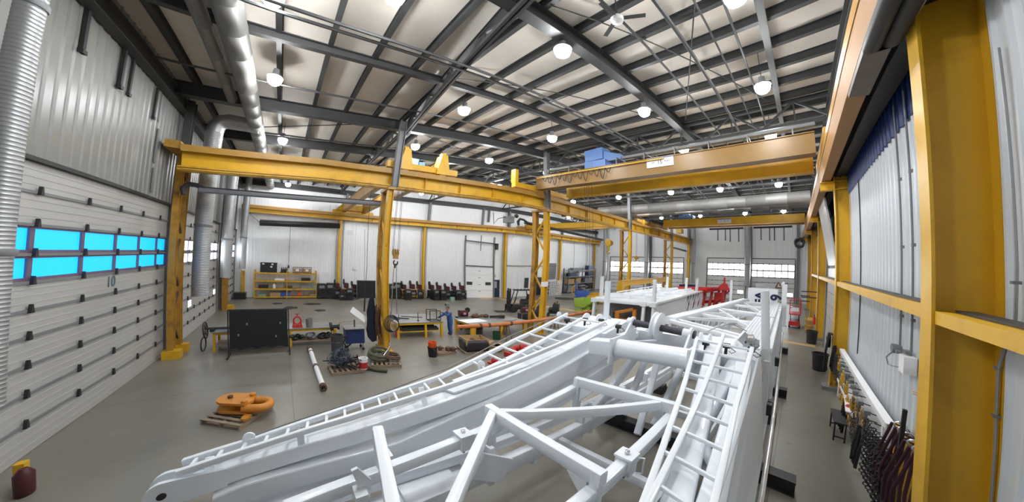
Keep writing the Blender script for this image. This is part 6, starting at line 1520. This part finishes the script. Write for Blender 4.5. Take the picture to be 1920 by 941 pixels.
m = MB(); m.tube((XB + .1, 28.4, 4.2), (XB + .1, 38, 4.2), .05, 6); one(m, 'wall_pipe', GREY, 'grey pipe along back wall behind the forklift', 'pipe')
m = MB(); q = PX(657, 436, XB + .05); m.box((XB + .04, q.y, q.z), (.03, .75, .5)); one(m, 'wall_sign', SIGN, 'small white notice high on back wall by rolled curtain', 'sign')
m = MB(); q = PX(665, 502, XB + .05); m.box((XB + .1, q.y, q.z), (.16, .4, .36)); m.tube((XB + .06, q.y, q.z), (XB + .06, q.y, 8.2), .02, 5); m.tube((XB + .06, q.y - .45, q.z), (XB + .06, q.y - .45, 8.2), .02, 5); one(m, 'socket_box', PAPER, 'white socket box with conduits on back wall right of shelves', 'socket box')
m = MB(); q = PX(541, 500, XB + .05); m.box((XB + .08, q.y, q.z), (.1, .16, .3)); m.tube((XB + .05, q.y, q.z), (XB + .05, q.y, 7.4), .018, 5); one(m, 'hanging_switch', DARK, 'dark switch hanging on a cable above the yellow shelves', 'switch')
m = MB(); q0, q1 = PX(598, 535, XB + .05), PX(617, 535, XB + .05); m.span((XB + .04, q0.y, 1.2), (XB + .08, q1.y, 2.6)); one(m, 'white_board', PAPER, 'white sheet leaning on back wall right of the shelves', 'board')
m = MB(); m.path([PX(684, 430, XB + 1.5), PX(684, 480, XB + 1.5), PX(683, 565, XB + 1.5)], .018, 5); one(m, 'hanging_cable', BLACK, 'black pendant cable hanging before the dark wall screen', 'cable')
m = MB(); q = PX(683, 575, -22); q_ = PX(692, 400, -21); m.path([V(q_.x, q_.y, 9.0), q_, PX(688, 500, -21), PX(684, 560, -21)], .018, 5); m.bar(PX(684, 558, -21), PX(683, 584, -21), .08, .1, (0, 1, 0)); one(m, 'pendant_control', BLACKP, 'crane pendant control hanging left of nearest column', 'pendant')
# yellow tool shelves
y0, y1 = -3.15, 2.9
t = rack('yellow four-tier tool shelves against the back wall', -34.15, -33.3, y0, y1, [.22, .98, 1.75, 2.5], YELW, YELW, 'tool_shelf', 'shelf', (y0 + .05, -.08, y1 - .05))
def crate(name, y, z, w, h, mt, lab, cat, d=.6, x=-33.65):
    tt = thing(name, V(x, y, z), lab, cat)
    m = MB(); m.bar((x - d / 2, y, z + h / 2), (x + d / 2, y, z + h / 2), w, h, ch=.03); m.build('case', mt, tt)
    m = MB(); m.bar((x - d / 2 - .02, y, z + h - .05), (x + d / 2 + .02, y, z + h - .05), w + .04, .06); m.build('lid', mt, tt)
    return tt
b = crate('tool_case', -1.85, 2.5, 1.55, .95, BLACKP, 'big black tool case with white stickers on top of the yellow shelves', 'case')
m = MB()
for y, z in ((-2.35, 3.33), (-1.5, 3.3), (-1.6, 3.05)): m.box((-33.34, y, z), (.01, .2, .14))
m.build('sticker', PAPER, b)
m = MB(); m.box((-33.6, -.35, 2.53), (.5, .9, .06))
for k in range(4): m.lathe((-33.6 + .06 * (k % 2), -.62 + .17 * k, 2.56), [(.09, 0), (.09, .25), (.04, .36), (.06, .45)], (0, 0, 1), 10)
ps = thing('pump_set', V(-33.6, -.35, 2.5), 'row of dark pumps on a small board on top of the yellow shelves', 'pump'); [q.build('board' if i == 0 else 'pump', DARK, ps) for i, q in enumerate(m.pieces())]
for y, lab in [(.92, 'cardboard box in a black cage on top of the shelves, left'), (1.9, 'cardboard box in a black cage on top of the shelves, right')]:
    b = thing('caged_box', V(-33.6, y, 2.5), lab, 'box')
    m = MB(); m.bar((-33.9, y, 2.75), (-33.35, y, 2.75), .76, .42, ch=.02); m.build('carton', CARD, b)
    m = MB()
    for yy in (y - .44, y + .44): m.bar((-33.33, yy, 2.5), (-33.33, yy * .98 + y * .02, 3.1), .05, .05, (0, 1, 0))
    m.bar((-33.33, y - .44, 3.08), (-33.33, y + .44, 3.08), .06, .06); m.bar((-33.33, y - .44, 2.54), (-33.33, y + .44, 2.54), .06, .06); m.build('cage', BLACKP, b)
    m = MB(); m.box((-33.33, y, 2.8), (.012, .3, .2)); m.build('label_sheet', PAPER, b)
for nm, y, z, w, h, mt, lab, cat in [('carton', -1.2, .22, 1.0, .36, CARD, 'cardboard carton on bottom of yellow shelves, left bay', 'box'), ('plastic_bin', .0 - .25, .22, .95, .4, BLUEB, 'bright blue bin on bottom of yellow shelves', 'bin'), ('plastic_bin', 1.15, .3, .3, .3, REDOR, 'small orange bin on bottom of yellow shelves, right bay', 'bin'), ('carton', 2.5, .22, .55, .26, CARD, 'small carton at right end of bottom shelf', 'box'),
                                        ('plastic_sheet', 1.9, .98, 1.2, .32, TABLE, 'grey plastic wrapped roll on second yellow shelf', 'roll'), ('plastic_bin', 2.65, .98, .45, .3, TEAL, 'pale green bin at right end of second yellow shelf', 'bin'), ('tool_tray', -.8, 1.75, .9, .18, PAPER, 'white tray on third yellow shelf, left bay', 'tray'), ('tool_case', -2.3, .98, .9, .3, DARK, 'dark case on second yellow shelf, far left', 'case'), ('tool_case', .1, .98, .7, .22, RUST, 'brown case on second yellow shelf by the middle post', 'case'), ('tool_case', 1.8, 1.75, .9, .28, DARK, 'dark case on third yellow shelf, right bay', 'case'), ('tool_case', -2.4, .22, .7, .2, TEAL, 'flat pale green case at left end of bottom shelf', 'case')]:
    crate(nm, y, z, w, h, mt, lab, cat)
m = MB(); m.lathe((-33.5, -1.3, .98), [(.13, 0), (.14, .02), (.14, .32), (.06, .4), (.06, .46)], (0, 0, 1), 14); one(m, 'jug', PAPER, 'white jug on second yellow shelf, left bay', 'jug')
b = crate('black_bin', -4.35, 0, 1.0, .6, BLACKP, 'black bin on floor in the corner left of the shelves', 'bin', .8, -33.4)
m = MB(); m.bar((-34.0, -4.2, 0), (-34.0, -4.2, 2.6), .3, .3, (0, 1, 0)); one(m, 'corner_guard', YELW, 'rusty yellow guard post in the corner behind black bin', 'post')
# row of welding machines along the back wall
def machine(kind):
    t = thing('welding_machine', (0, 0, 0), 'machine', 'welding machine', None, None, True)     # faces +x
    if kind == 'cabinet':
        m = MB(); m.bar((-.4, 0, .75), (.35, 0, .75), .8, 1.25, ch=.08); m.build('casing', BLACKP, t)
        m = MB(); m.box((.36, 0, 1.1), (.02, .5, .25)); m.build('control_panel', GREY, t)
        m = MB(); m.torus((.38, .1, .7), .22, .04, (1, 0, .1), 18, 6); m.torus((.4, -.12, .62), .2, .035, (1, .1, 0), 18, 6); m.build('cable_loop', BLACK, t)
    else:
        m = MB(); m.bar((-.4, 0, .45), (.35, 0, .45), .62, .6, ch=.03); m.build('power_source', BLACKP, t)
        m = MB(); m.bar((-.3, 0, 1.05), (.25, 0, 1.05), .42, .42, ch=.06); m.build('wire_feeder', MAROON, t)
        m = MB(); m.lathe((-.05, -.3, 1.35), [(.2, 0), (.22, .03), (.22, .1), (.2, .13)], (0, 1, 0), 16); m.build('wire_spool', DARK, t)
        m = MB(); m.box((.36, 0, .5), (.02, .4, .2)); m.build('control_panel', GREY, t)
        m = MB()
        for y in (-.36, .36): m.bar((.42, y, .08), (.42, y, .85), .06, .06, (0, 1, 0)); m.bar((-.45, y, .1), (.45, y, .1), .05, .05)
        m.bar((.42, -.36, .82), (.42, .36, .82), .06, .06); m.bar((.42, -.36, .25), (.42, .36, .25), .06, .06); m.build('cart_frame', YEL if kind == 'yellow' else DARK, t)
        m = MB(); m.path([(.3, .1, .9), (.5, .3, .5), (.55, .1, .1), (.6, -.3, .08), (.4, -.4, .5)], .04, 6); m.build('cable_loop', BLACK, t)
    for x in (-.35, .3):
        for y in (-.32, .32): m = MB(); m.lathe((x, y - .04, .08), [(.08, 0), (.08, .08)], (0, 1, 0), 10); m.build('castor', BLACK, t)
    return t
pro = {}
for px, kind, lab in [(603, 'cabinet', 'tall black welding cabinet next to the yellow shelves'), (619, 'cabinet', 'tall black welding cabinet right of the white leaning sheet'), (632, 'dark', 'dark welding machine left of first back wall column'), (649, 'yellow', 'maroon welder on yellow cart right of first back wall column'), (664, 'dark', 'dark welding machine left of the wall screen'),
                      (734, 'cabinet', 'tall black welding cabinet just right of nearest column'), (744, 'cabinet', 'grey covered welding cabinet behind the hanging sling'), (757, 'yellow', 'welder on yellow cart right of the hanging sling, left one'), (773, 'yellow', 'welder on yellow cart, second right of the hanging sling'), (786, 'dark', 'dark welding machine left of second back wall column'),
                      (809, 'dark', 'dark welding machine right of second back wall column'), (823, 'dark', 'second dark welder right of second back wall column'), (838, 'dark', 'dark welding machine with pale green box at its foot'), (851, 'dark', 'dark welder second from the small overhead door'), (866, 'dark', 'dark welding machine beside track of small overhead door'),
                      (642, 'dark', 'dark welding machine behind the maroon one on yellow cart'), (656, 'cabinet', 'black cabinet between yellow cart and the wall screen group'), (765, 'cabinet', 'black cabinet between the two yellow carts right of sling'), (816, 'cabinet', 'black cabinet between first two dark welders right of second column'), (830, 'cabinet', 'black cabinet left of the welder with pale green box'), (859, 'cabinet', 'black cabinet between last two welders before the overhead door')]:
    fr_ = lab.startswith('black cabinet') or px == 642; dp = 2.15 if fr_ else 1.0; y = PX(px, 545, XB + dp).y; sc_ = V(XB + dp, y, 0)
    if kind not in pro: o = machine(kind); o.location = sc_; o['label'] = lab; pro[kind] = o
    else: o = copy_tree(pro[kind], sc_, random.uniform(-.25, .25), lab)
    o['group'] = 'welding machines along the back wall'; o.scale = (1.1, 1.1, random.uniform(1.1, 1.3)) if not fr_ else (.9, .95, .85)
m = MB(); q = PX(840, 556, XB + 1.8); m.box((q.x + 1.0, q.y, .22), (.3, .5, .44)); one(m, 'small_box', TEAL, 'pale green box on floor before the welding machine row', 'box')
t = thing('wall_screen', (XB + 1.9, 9, 0), 'dark green black welding screen standing by the back wall', 'screen')
q0, q1 = PX(669, 535, XB + 1.9).y, PX(704, 535, XB + 1.9).y
m = MB(); m.span((XB + 1.88, q0, .15), (XB + 1.92, q1, 1.95)); m.build('curtain', CANVAS, t)
m = MB()
for y in (q0, q1): m.bar((XB + 1.9, y, 0), (XB + 1.9, y, 2.0), .05, .05, (0, 1, 0)); m.bar((XB + 1.6, y, .03), (XB + 2.2, y, .03), .05, .06)
m.bar((XB + 1.9, q0, 1.98), (XB + 1.9, q1, 1.98), .05, .05); m.build('frame', GREY, t)
for i, y in enumerate((7.7, 8.3)):
    pass
# ladder-like dark conduit on back wall above door
m = MB(); q = PX(908, 390, XB + .2); m.bar((XB + .15, q.y, 8.9), (XB + .15, q.y, 11), .3, .2, (0, 1, 0)); m.bar((XB + .15, q.y + .8, 9.3), (XB + .15, q.y + .8, 10.9), .6, .06, (0, 1, 0)); one(m, 'wall_duct', GREY, 'grey cable duct on back wall above the small overhead door', 'cable duct')

# ================================================================ right hand wall
def trash(loc, lab):
    t = thing('trash_can', loc, lab, 'trash can', None, None, True)
    m = MB(); m.lathe((0, 0, 0), [(.25, 0), (.27, .02), (.32, .74), (.35, .75), (.35, .8), (.31, .8), (.25, .04)], (0, 0, 1), 26); m.build('can', BLACKP, t)
    m = MB()
    for s_ in (-1, 1): m.box((0, .34 * s_, .66), (.14, .05, .05))
    m.build('handle', BLACKP, t)
    m = MB(); m.lathe((0, 0, .5), [(.26, 0), (.27, .04)], (0, 0, 1), 20); m.build('rubbish', DARK, t)
trash(V(1.22, 24.0, 0), 'black trash can on floor at foot of third right column')
trash(V(1.3, 17.9, 0), 'black trash can on floor before second right column, nearer one')
# red scissor lift
t = thing('scissor_lift', V(.25, 29.9, 0), 'red scissor lift with guard rails at far right', 'scissor lift', None, None, True)
m = MB(); m.bar((0, -.9, .38), (0, .9, .38), .76, .35, ch=.03); m.build('chassis', RED, t)
for x in (-.36, .36):
    for y in (-.6, .6): m = MB(); m.lathe((x - .06, y, .17), [(.1, 0), (.17, .02), (.17, .1), (.1, .12)], (1, 0, 0), 16); m.build('wheel', BLACK, t)
m = MB()
for k in range(3):
    z0 = .6 + .15 * k
    for x in (-.3, .3): m.bar((x, -.8, z0), (x, .8, z0 + .14), .06, .07); m.bar((x, .8, z0), (x, -.8, z0 + .14), .06, .07)
m.build('scissor_arm', DARK, t)
m = MB(); m.span((-.4, -.95, 1.06), (.4, .95, 1.14)); m.build('platform', RED, t)
m = MB()
for x in (-.38, .38):
    for y in (-.92, 0, .92): m.bar((x, y, 1.1), (x, y, 2.2), .05, .05, (0, 1, 0))
    for z in (1.6, 2.2): m.bar((x, -.92, z), (x, .92, z), .05, .05)
for y in (-.92, .92):
    for z in (1.6, 2.2): m.bar((-.38, y, z), (.38, y, z), .05, .05)
m.build('guard_rail', RED, t)
m = MB(); m.box((0, -.95, 1.5), (.5, .06, .3)); m.build('control_box', PAPER, t)
# fire extinguisher, timber cart
q = V(1.36, 25.5, 1.0); t = thing('fire_extinguisher', q, 'red fire extinguisher hung on the third right column', 'fire extinguisher')
m = MB(); m.lathe(q, [(.07, 0), (.085, .02), (.085, .42), (.04, .52), (.03, .56)], (0, 0, 1), 14); m.build('cylinder', RED, t)
m = MB(); m.box(q + V(0, 0, .6), (.06, .14, .05)); m.path([q + V(0, .04, .58), q + V(-.06, .12, .4), q + V(-.04, .1, .15)], .013, 6); m.build('valve', BLACK, t)
t = thing('timber_trolley', V(1.2, 28.5, 0), 'brown slatted trolley behind third right column', 'trolley')
m = MB()
for z in (.2, .55, .9): m.span((.95, 27.6, z), (1.5, 29.2, z + .06))
m.build('tray', YELW, t)
m = MB()
for x in (1.0, 1.45):
    for y in (27.7, 29.1): m.bar((x, y, 0), (x, y, 1.5), .06, .06, (0, 1, 0))
m.build('post', WOOD, t)
for i, (y, z, lab) in enumerate([(33, 2.2, 'dark pipe stubs sticking out by the fourth right column, higher pair'), (36, 1.6, 'dark pipe stubs by fourth right column, lower pair')]):
    m = MB(); m.tube((.7, y, z), (1.9, y, z), .05, 6); m.tube((.7, y, z + .5), (1.9, y, z + .5), .05, 6); several(m, 'pipe_stub', DARK, [lab.replace('pair', 'pair, lower stub').replace('stubs', 'stub'), lab.replace('pair', 'pair, upper stub').replace('stubs', 'stub')], 'pipe')
t = thing('cable_reel', V(.65, 41, 8.0), 'dark cable reel under the far end of right runway', 'cable reel')
m = MB(); m.torus((.6, 41, 7.6), .45, .12, (0, 1, 0), 18, 8); m.torus((.6, 41.3, 7.4), .4, .12, (0, 1, 0.2), 18, 8); m.tube((.6, 41, 7.6), (1.1, 41, 8.25), .08, 8); m.build('reel', DARK, t)
# right wall overhead door between second and third columns
t = thing('door_11', (XR, 20.5, 0), 'white overhead door in right wall beyond second column', 'overhead door', kind='structure')
for i in range(7): z0 = .68 * i; m = MB(); m.span((XR - .12, 17.6, z0 + .01), (XR - .07, 23.2, z0 + .67)); m.build('door_section', DOORM, t)
for y in (17.5, 23.3): m = MB(); m.span((XR - .2, y - .08, 0), (XR - .05, y + .08, 8.0)); m.build('door_track', GREY, t)
m = MB(); m.prism([V(XR - .16, 22.5, 4.9), V(XR - .6, 22.5, 8.2), V(XR - .52, 22.5, 8.2), V(XR - .08, 22.5, 4.9)], (0, -3.8, 0)); m.build('raised_section', DOORM, t)
# conduits and boxes
for i, (px, lab) in enumerate([(1690, 'left thin conduit dropping to round switch on right wall'), (1711, 'right thin conduit dropping to white box on right wall')]):
    a = PX(px + (14 if i else -2), 200, XR - .06); y = PX(px, 400, XR - .06).y
    m = MB(); m.tube((XR - .07, y, 3.1), (XR - .07, y, 8.2), .016, 8)
    for z in (3.8, 5.2, 6.6): m.box((XR - .06, y, z), (.05, .06, .06))
    one(m, 'wall_conduit', GREY, lab, 'conduit')
m = MB(); m.tube((XR - .05, PX(1613, 500, XR - .06).y, 2.0), (XR - .05, PX(1613, 500, XR - .06).y, 8), .014, 6); one(m, 'wall_conduit', DARK, 'dark sheet joint line on right wall beside second column', 'conduit')
y = PX(1711, 400, XR - .06).y
t = thing('switch_box', V(XR - .1, y - .05, 2.85), 'white switch box on the right wall under its conduit', 'switch box')
m = MB(); m.bar((XR - .19, y - .05, 2.98), (XR - .04, y - .05, 2.98), .27, .32, ch=.015); m.build('case', PAPER, t)
m = MB(); m.box((XR - .1, y + .05, 3.19), (.08, .16, .06)); m.lathe((XR - .2, y + .1, 3.16), [(.035, -.03), (.035, .03)], (1, 0, 0), 10); m.build('cable_gland', GREY, t)
y2 = PX(1690, 400, XR - .06).y
t = thing('wall_socket', V(XR - .1, y2, 3.05), 'grey round wall socket with looped cable on right wall', 'socket')
m = MB(); m.lathe((XR - .18, y2, 3.12), [(.09, 0), (.1, .03), (.08, .13)], (1, 0, 0), 16); m.build('socket_body', GREY, t)
m = MB(); m.path([(XR - .16, y2, 3.05), (XR - .22, y2 + .12, 2.9), (XR - .2, y2 + .08, 2.76), (XR - .18, y2 - .1, 2.78), (XR - .12, y - .05, 2.9)], .012, 6); m.build('cable', GREY, t)
# conduit bent beside the nearest column
t = thing('bent_conduit', V(XR - .06, 5.3, 2), 'galvanised conduit bending down the wall right of nearest column', 'conduit')
a, b, c_, d_ = PX(1908, 300, XR - .05), PX(1912, 600, XR - .05), PX(1872, 700, XR - .05), PX(1862, 900, XR - .05)
m = MB(); m.path([PX(1872, 90, XR - .05), PX(1895, 300, XR - .05), PX(1906, 500, XR - .05), PX(1903, 620, XR - .05), PX(1884, 650, XR - .05), PX(1872, 690, XR - .05), PX(1868, 780, XR - .05), PX(1858, 941, XR - .05)], .013, 8); m.build('pipe', GALV, t)
m = MB()
for p in (PX(1871, 690, XR - .05), PX(1868, 780, XR - .05), PX(1905, 530, XR - .05)): m.box(p, (.05, .04, .035))
m.build('clip', GREY, t)
# tool rack along the right wall
t = thing('tool_rack', V(1.75, 11.6, 0), 'long white tool board on low stand along the right wall hung with chains and tackle', 'tool rack')
m = MB(); m.span((1.76, 8.5, .08), (1.8, 14.9, 1.62)); m.build('board', PAPER, t)
m = MB(); m.chan((1.72, 8.3, 1.68), (1.72, 14.95, 1.68), .14, .12, .02); m.build('top_channel', PAPER, t)
m = MB()
for y in (8.6, 11.6, 14.7): m.bar((1.72, y, 0), (1.72, y, 1.6), .1, .1, (0, 1, 0))
m.build('post', PAPER, t)
m = MB()
for i in range(34): y = 8.7 + 6.1 * i / 33; m.tube((1.76, y, 1.5 - .22 * (i % 3)), (1.58, y, 1.53 - .22 * (i % 3)), .012, 5)
m.build('peg', DARK, t)
m = MB(); m.bar((1.5, 10.6, .95), (1.74, 13.6, .95), .2, .03); m.span((1.5, 10.4, .9), (1.52, 13.6, .98)); m.build('tray', PAPER, t)
def chain(m, p, ln, lw=.024, s=.05):
    n = int(ln / s)
    for k in range(n):
        c = V(p.x + random.uniform(-.006, .006), p.y + random.uniform(-.012, .012), p.z - s * k); m.torus(c, lw, lw * .34, (1, 0, 0) if k % 2 else (0, 1, 0), 8, 4)
def tackle(kind, y, z, lab, x=1.6):
    p = V(x, y, z)
    m = MB()
    if kind == 'chain':
        chain(m, p, random.uniform(.75, 1.0)); chain(m, p + V(-.05, .07, 0), random.uniform(.6, .95)); one(m, 'lifting_chain', DARK, lab, 'chain', 'tackle on the tool rack')
    elif kind == 'rust':
        chain(m, p, random.uniform(.6, .8)); chain(m, p + V(-.04, .08, 0), .7); one(m, 'lifting_chain', RUST, lab, 'chain', 'tackle on the tool rack')
    elif kind == 'hose':
        m.path([p + V(0, -.12, 0), p + V(-.06, -.16, -.5), p + V(-.08, -.05, -.95), p + V(-.1, .08, -.9), p + V(-.06, .14, -.4), p + V(0, .12, .02)], .03, 7); m.path([p + V(-.05, -.1, 0), p + V(-.12, -.1, -.6), p + V(-.14, .02, -.8), p + V(-.12, .1, -.5), p + V(-.05, .1, 0)], .03, 7); one(m, 'black_hose', BLACK, lab, 'hose', 'tackle on the tool rack')
    elif kind == 'hook':
        m.bar(p, p - V(0, 0, .2), .1, .06, (0, 1, 0)); m.torus(p - V(0, 0, .3), .09, .03, (1, 0, 0), 14, 6, .75, 1); m.ball(p, .06, (1, 1, 1), 8, 6); one(m, 'crane_hook', BRASS, lab, 'hook', 'tackle on the tool rack')
    elif kind == 'clamp':
        m.prism([p + V(0, -.12, 0), p + V(0, .12, 0), p + V(0, .12, -.24), p + V(0, .04, -.24), p + V(0, .04, -.08), p + V(0, -.04, -.08), p + V(0, -.04, -.24), p + V(0, -.12, -.24)], (-.07, 0, 0)); m.torus(p + V(-.03, 0, .06), .06, .018, (1, 0, 0), 12, 5); one(m, 'plate_clamp', YELW, lab, 'clamp', 'tackle on the tool rack')
    elif kind == 'red':
        m.lathe(p - V(0, 0, .2), [(.08, -.12), (.12, -.08), (.12, .08), (.08, .12)], (1, 0, 0), 14); m.torus(p - V(0, 0, .02), .05, .02, (1, 0, 0), 10, 5); chain(m, p - V(0, .03, .3), .4); one(m, 'chain_hoist', RED, lab, 'hoist', 'tackle on the tool rack')
    elif kind == 'tool':
        m.bar(p, p - V(0.02, .03, .55), .05, .03, (0, 1, 0)); m.box(p - V(0, 0, .02), (.1, .2, .09)); one(m, 'hammer', GREY, lab, 'hammer', 'tackle on the tool rack')
seq = [('hose', 15.1, 1.75, 'thick black hoses draped over the far end of the tool rack'), ('chain', 14.6, 1.55, 'dark chain on tool rack closest to the draped hoses'), ('chain', 14.3, 1.5, 'second dark chain from far end of the tool rack'), ('chain', 14.0, 1.5, 'third dark chain from far end of the tool rack'),
       ('clamp', 13.6, 1.5, 'yellow plate clamp near far end of the tool rack'), ('tool', 13.3, 1.55, 'grey hammer near far end of the tool rack'), ('tool', 12.9, 1.5, 'grey hammer above the white tray, farther one'), ('clamp', 12.6, 1.4, 'yellow plate clamp above the white tray'), ('tool', 12.2, 1.55, 'long grey hammer above middle of the white tray'),
       ('clamp', 11.8, 1.3, 'yellow plate clamp below white channel, middle of rack'), ('hook', 13.0, .85, 'tarnished hook under the white tray, farthest'), ('hook', 12.5, .82, 'tarnished hook under the white tray, second'), ('clamp', 12.1, .85, 'yellow clamp hanging under the white tray'), ('hook', 11.7, .8, 'tarnished hook under the white tray, third'), ('hook', 11.3, .82, 'tarnished hook under near end of the white tray'),
       ('hose', 11.5, .95, 'black strap loop hanging below the white tray'), ('red', 11.0, 1.1, 'red chain hoist in the middle of the tool rack'), ('clamp', 10.7, 1.25, 'yellow clamp right of red chain hoist'), ('rust', 10.5, 1.35, 'rusty chain right of red chain hoist'), ('hook', 10.2, 1.4, 'tarnished hook right of red chain hoist'), ('tool', 10.0, 1.5, 'grey hammer in nearer half of the tool rack'),
       ('rust', 9.8, 1.4, 'rusty chain in nearer half of the tool rack'), ('hook', 9.55, 1.45, 'tarnished hook in nearer half of the tool rack'), ('chain', 14.75, 1.5, 'dark chain at the very far end of the tool rack'), ('chain', 13.75, 1.5, 'fourth dark chain from far end of the tool rack'), ('clamp', 11.45, 1.0, 'yellow clamp below red chain hoist'), ('clamp', 12.85, 1.2, 'yellow clamp below the farther hammer'), ('hook', 10.85, .9, 'tarnished hook below red chain hoist'), ('chain', 10.35, 1.0, 'dark chain hanging low in middle of the tool rack'), ('tool', 9.65, 1.3, 'grey hammer between hook and rusty chain of nearer half'), ('hose', 9.4, 1.1, 'black strap loop in nearer half of the tool rack'), ('tool', 9.3, 1.55, 'grey hammer close to near end of the tool rack'), ('rust', 9.1, 1.4, 'rusty chain close to near end of the tool rack'), ('chain', 8.9, 1.45, 'dark chain closest to near end of the tool rack')]
for kd, y, z, lab in seq: tackle(kd, y, z, lab, 1.56)
m = MB(); p = V(1.6, 14.1, 1.55)
for k in range(9): m.box((1.62, 13.9 - .35 * k, 1.45 - .05 * (k % 3)), (.1, .16, .12))
one(m, 'small_tools', GREY, 'jumble of small tools on the white tool board', 'tools', None, 'stuff')
# big heap of chain near the bottom right
m = MB()
for k in range(26): chain(m, V(1.5 + .05 * (k % 4), 8.85 - .05 * k, 1.3 + .04 * (k % 3)), 1.0 + .08 * (k % 3), .034, .066)
one(m, 'chain_curtain', DARK, 'dense dark curtain of heavy chains below the near end of the tool rack', 'chain', None, 'stuff')
m = MB(); a, b = PX(1697, 768, 1.62), PX(1683, 870, 1.62); m.bar(a, b, .045, .045, (0, 1, 0)); one(m, 'pry_bar', BLACKP, 'tall dark pry bar leaning at near end of the tool rack', 'bar')
t = thing('sling_rack', V(1.7, 7.2, 0), 'yellow post rack with dark purple slings beside nearest column', 'rack')
m = MB(); m.span((1.72, 7.35, .2), (1.82, 8.15, 1.85)); m.build('back_plate', YEL, t)
m = MB(); m.tube((1.78, 6.5, 1.95), (1.78, 8.1, 1.9), .03, 8); m.build('hanger_tube', GREY, t)
for i, (y, lab) in enumerate([(7.75, 'dark purple sling farthest from the nearest column'), (7.55, 'second dark purple sling on the yellow rack'), (7.35, 'third dark purple sling on the yellow rack'), (7.1, 'fourth dark purple sling on the yellow rack'), (6.9, 'fifth dark purple sling on the yellow rack'), (6.7, 'dark purple sling closest to the nearest column')]):
    m = MB()
    m.path([(1.74, y, 1.95), (1.62, y + .02, 1.97), (1.5, y + .25, 1.2), (1.5, y + .32, .7)], .02, 8); m.path([(1.74, y, 1.95), (1.66, y - .02, 1.9), (1.6, y, 1.2), (1.6, y + .02, .5)], .02, 8); one(m, 'lifting_sling', PURPLE, lab, 'sling', 'purple slings')
    m = MB(); m.torus((1.7, y, 1.96), .06, .014, (0, 1, 0), 14, 5); one(m, 'steel_ring', CHROME, lab.replace('sling', 'sling ring').replace('dark purple', 'bright steel').replace('slings', 'slings'), 'ring', 'bright rings of the purple slings')
t = thing('step_stool', V(1.5, 11.3, 0), 'low black steel stool in front of the tool rack', 'stool')
m = MB(); m.span((1.22, 10.75, .5), (1.5, 11.75, .54)); m.build('seat', DARK, t)
for x in (1.25, 1.47):
    for y in (10.8, 11.7): m = MB(); m.bar((x, y, 0), (x, y, .5), .035, .035, (0, 1, 0)); m.build('leg', DARK, t)
m = MB()
for y in (10.8, 11.7): m.bar((1.25, y, .12), (1.47, y, .12), .03, .03)
m.build('rung', DARK, t)
m = MB(); q = PX(1726, 742, 1.55)
q0, q1 = PX(1712, 738, 1.6), PX(1744, 748, 1.72)
for dz in (0, .03): m.tube(q0 + V(0, 0, dz), q1 + V(0, 0, dz), .008, 6)
several(m, 'brass_rod', BRASS, ['lower thin brass rod sticking out beside nearest column', 'upper thin brass rod sticking out beside nearest column'], 'rod')
m = MB()
for k in range(4): m.torus((1.38 - .02 * k, 15.5, 1.9 - .03 * k), .28 - .03 * k, .028, (1, 0, .05 * k), 20, 6)
one(m, 'hose_coil', BLACK, 'black hose coil hung on second right column', 'hose')
m = MB()
for k in range(5): y = 15.05 + .05 * k; m.path([(1.42, y, 2.2), (1.32, y - .03, 2.25), (1.25, y, 1.5), (1.22 + .03 * k, y + .02, .75)], .035, 7)
several(m, 'draped_hose', BLACK, ['black hose of the bunch draped on front of second right column'], 'hose', 'black hoses on the second right column')
# bottom left corner
t = thing('gas_bottle', V(-8.55, -4.35, 0), 'dark red bottle cap and yellow guard in the bottom left corner', 'gas bottle')
m = MB(); m.lathe((-8.5, -4.3, 0), [(.1, 0), (.12, .03), (.12, .4), (.05, .5)], (0, 0, 1), 16); m.build('bottle', MAROON, t)
m = MB(); m.bar((-8.75, -4.45, 0), (-8.75, -4.45, .5), .14, .14, (0, 1, 0), .02); m.build('guard', YEL, t)
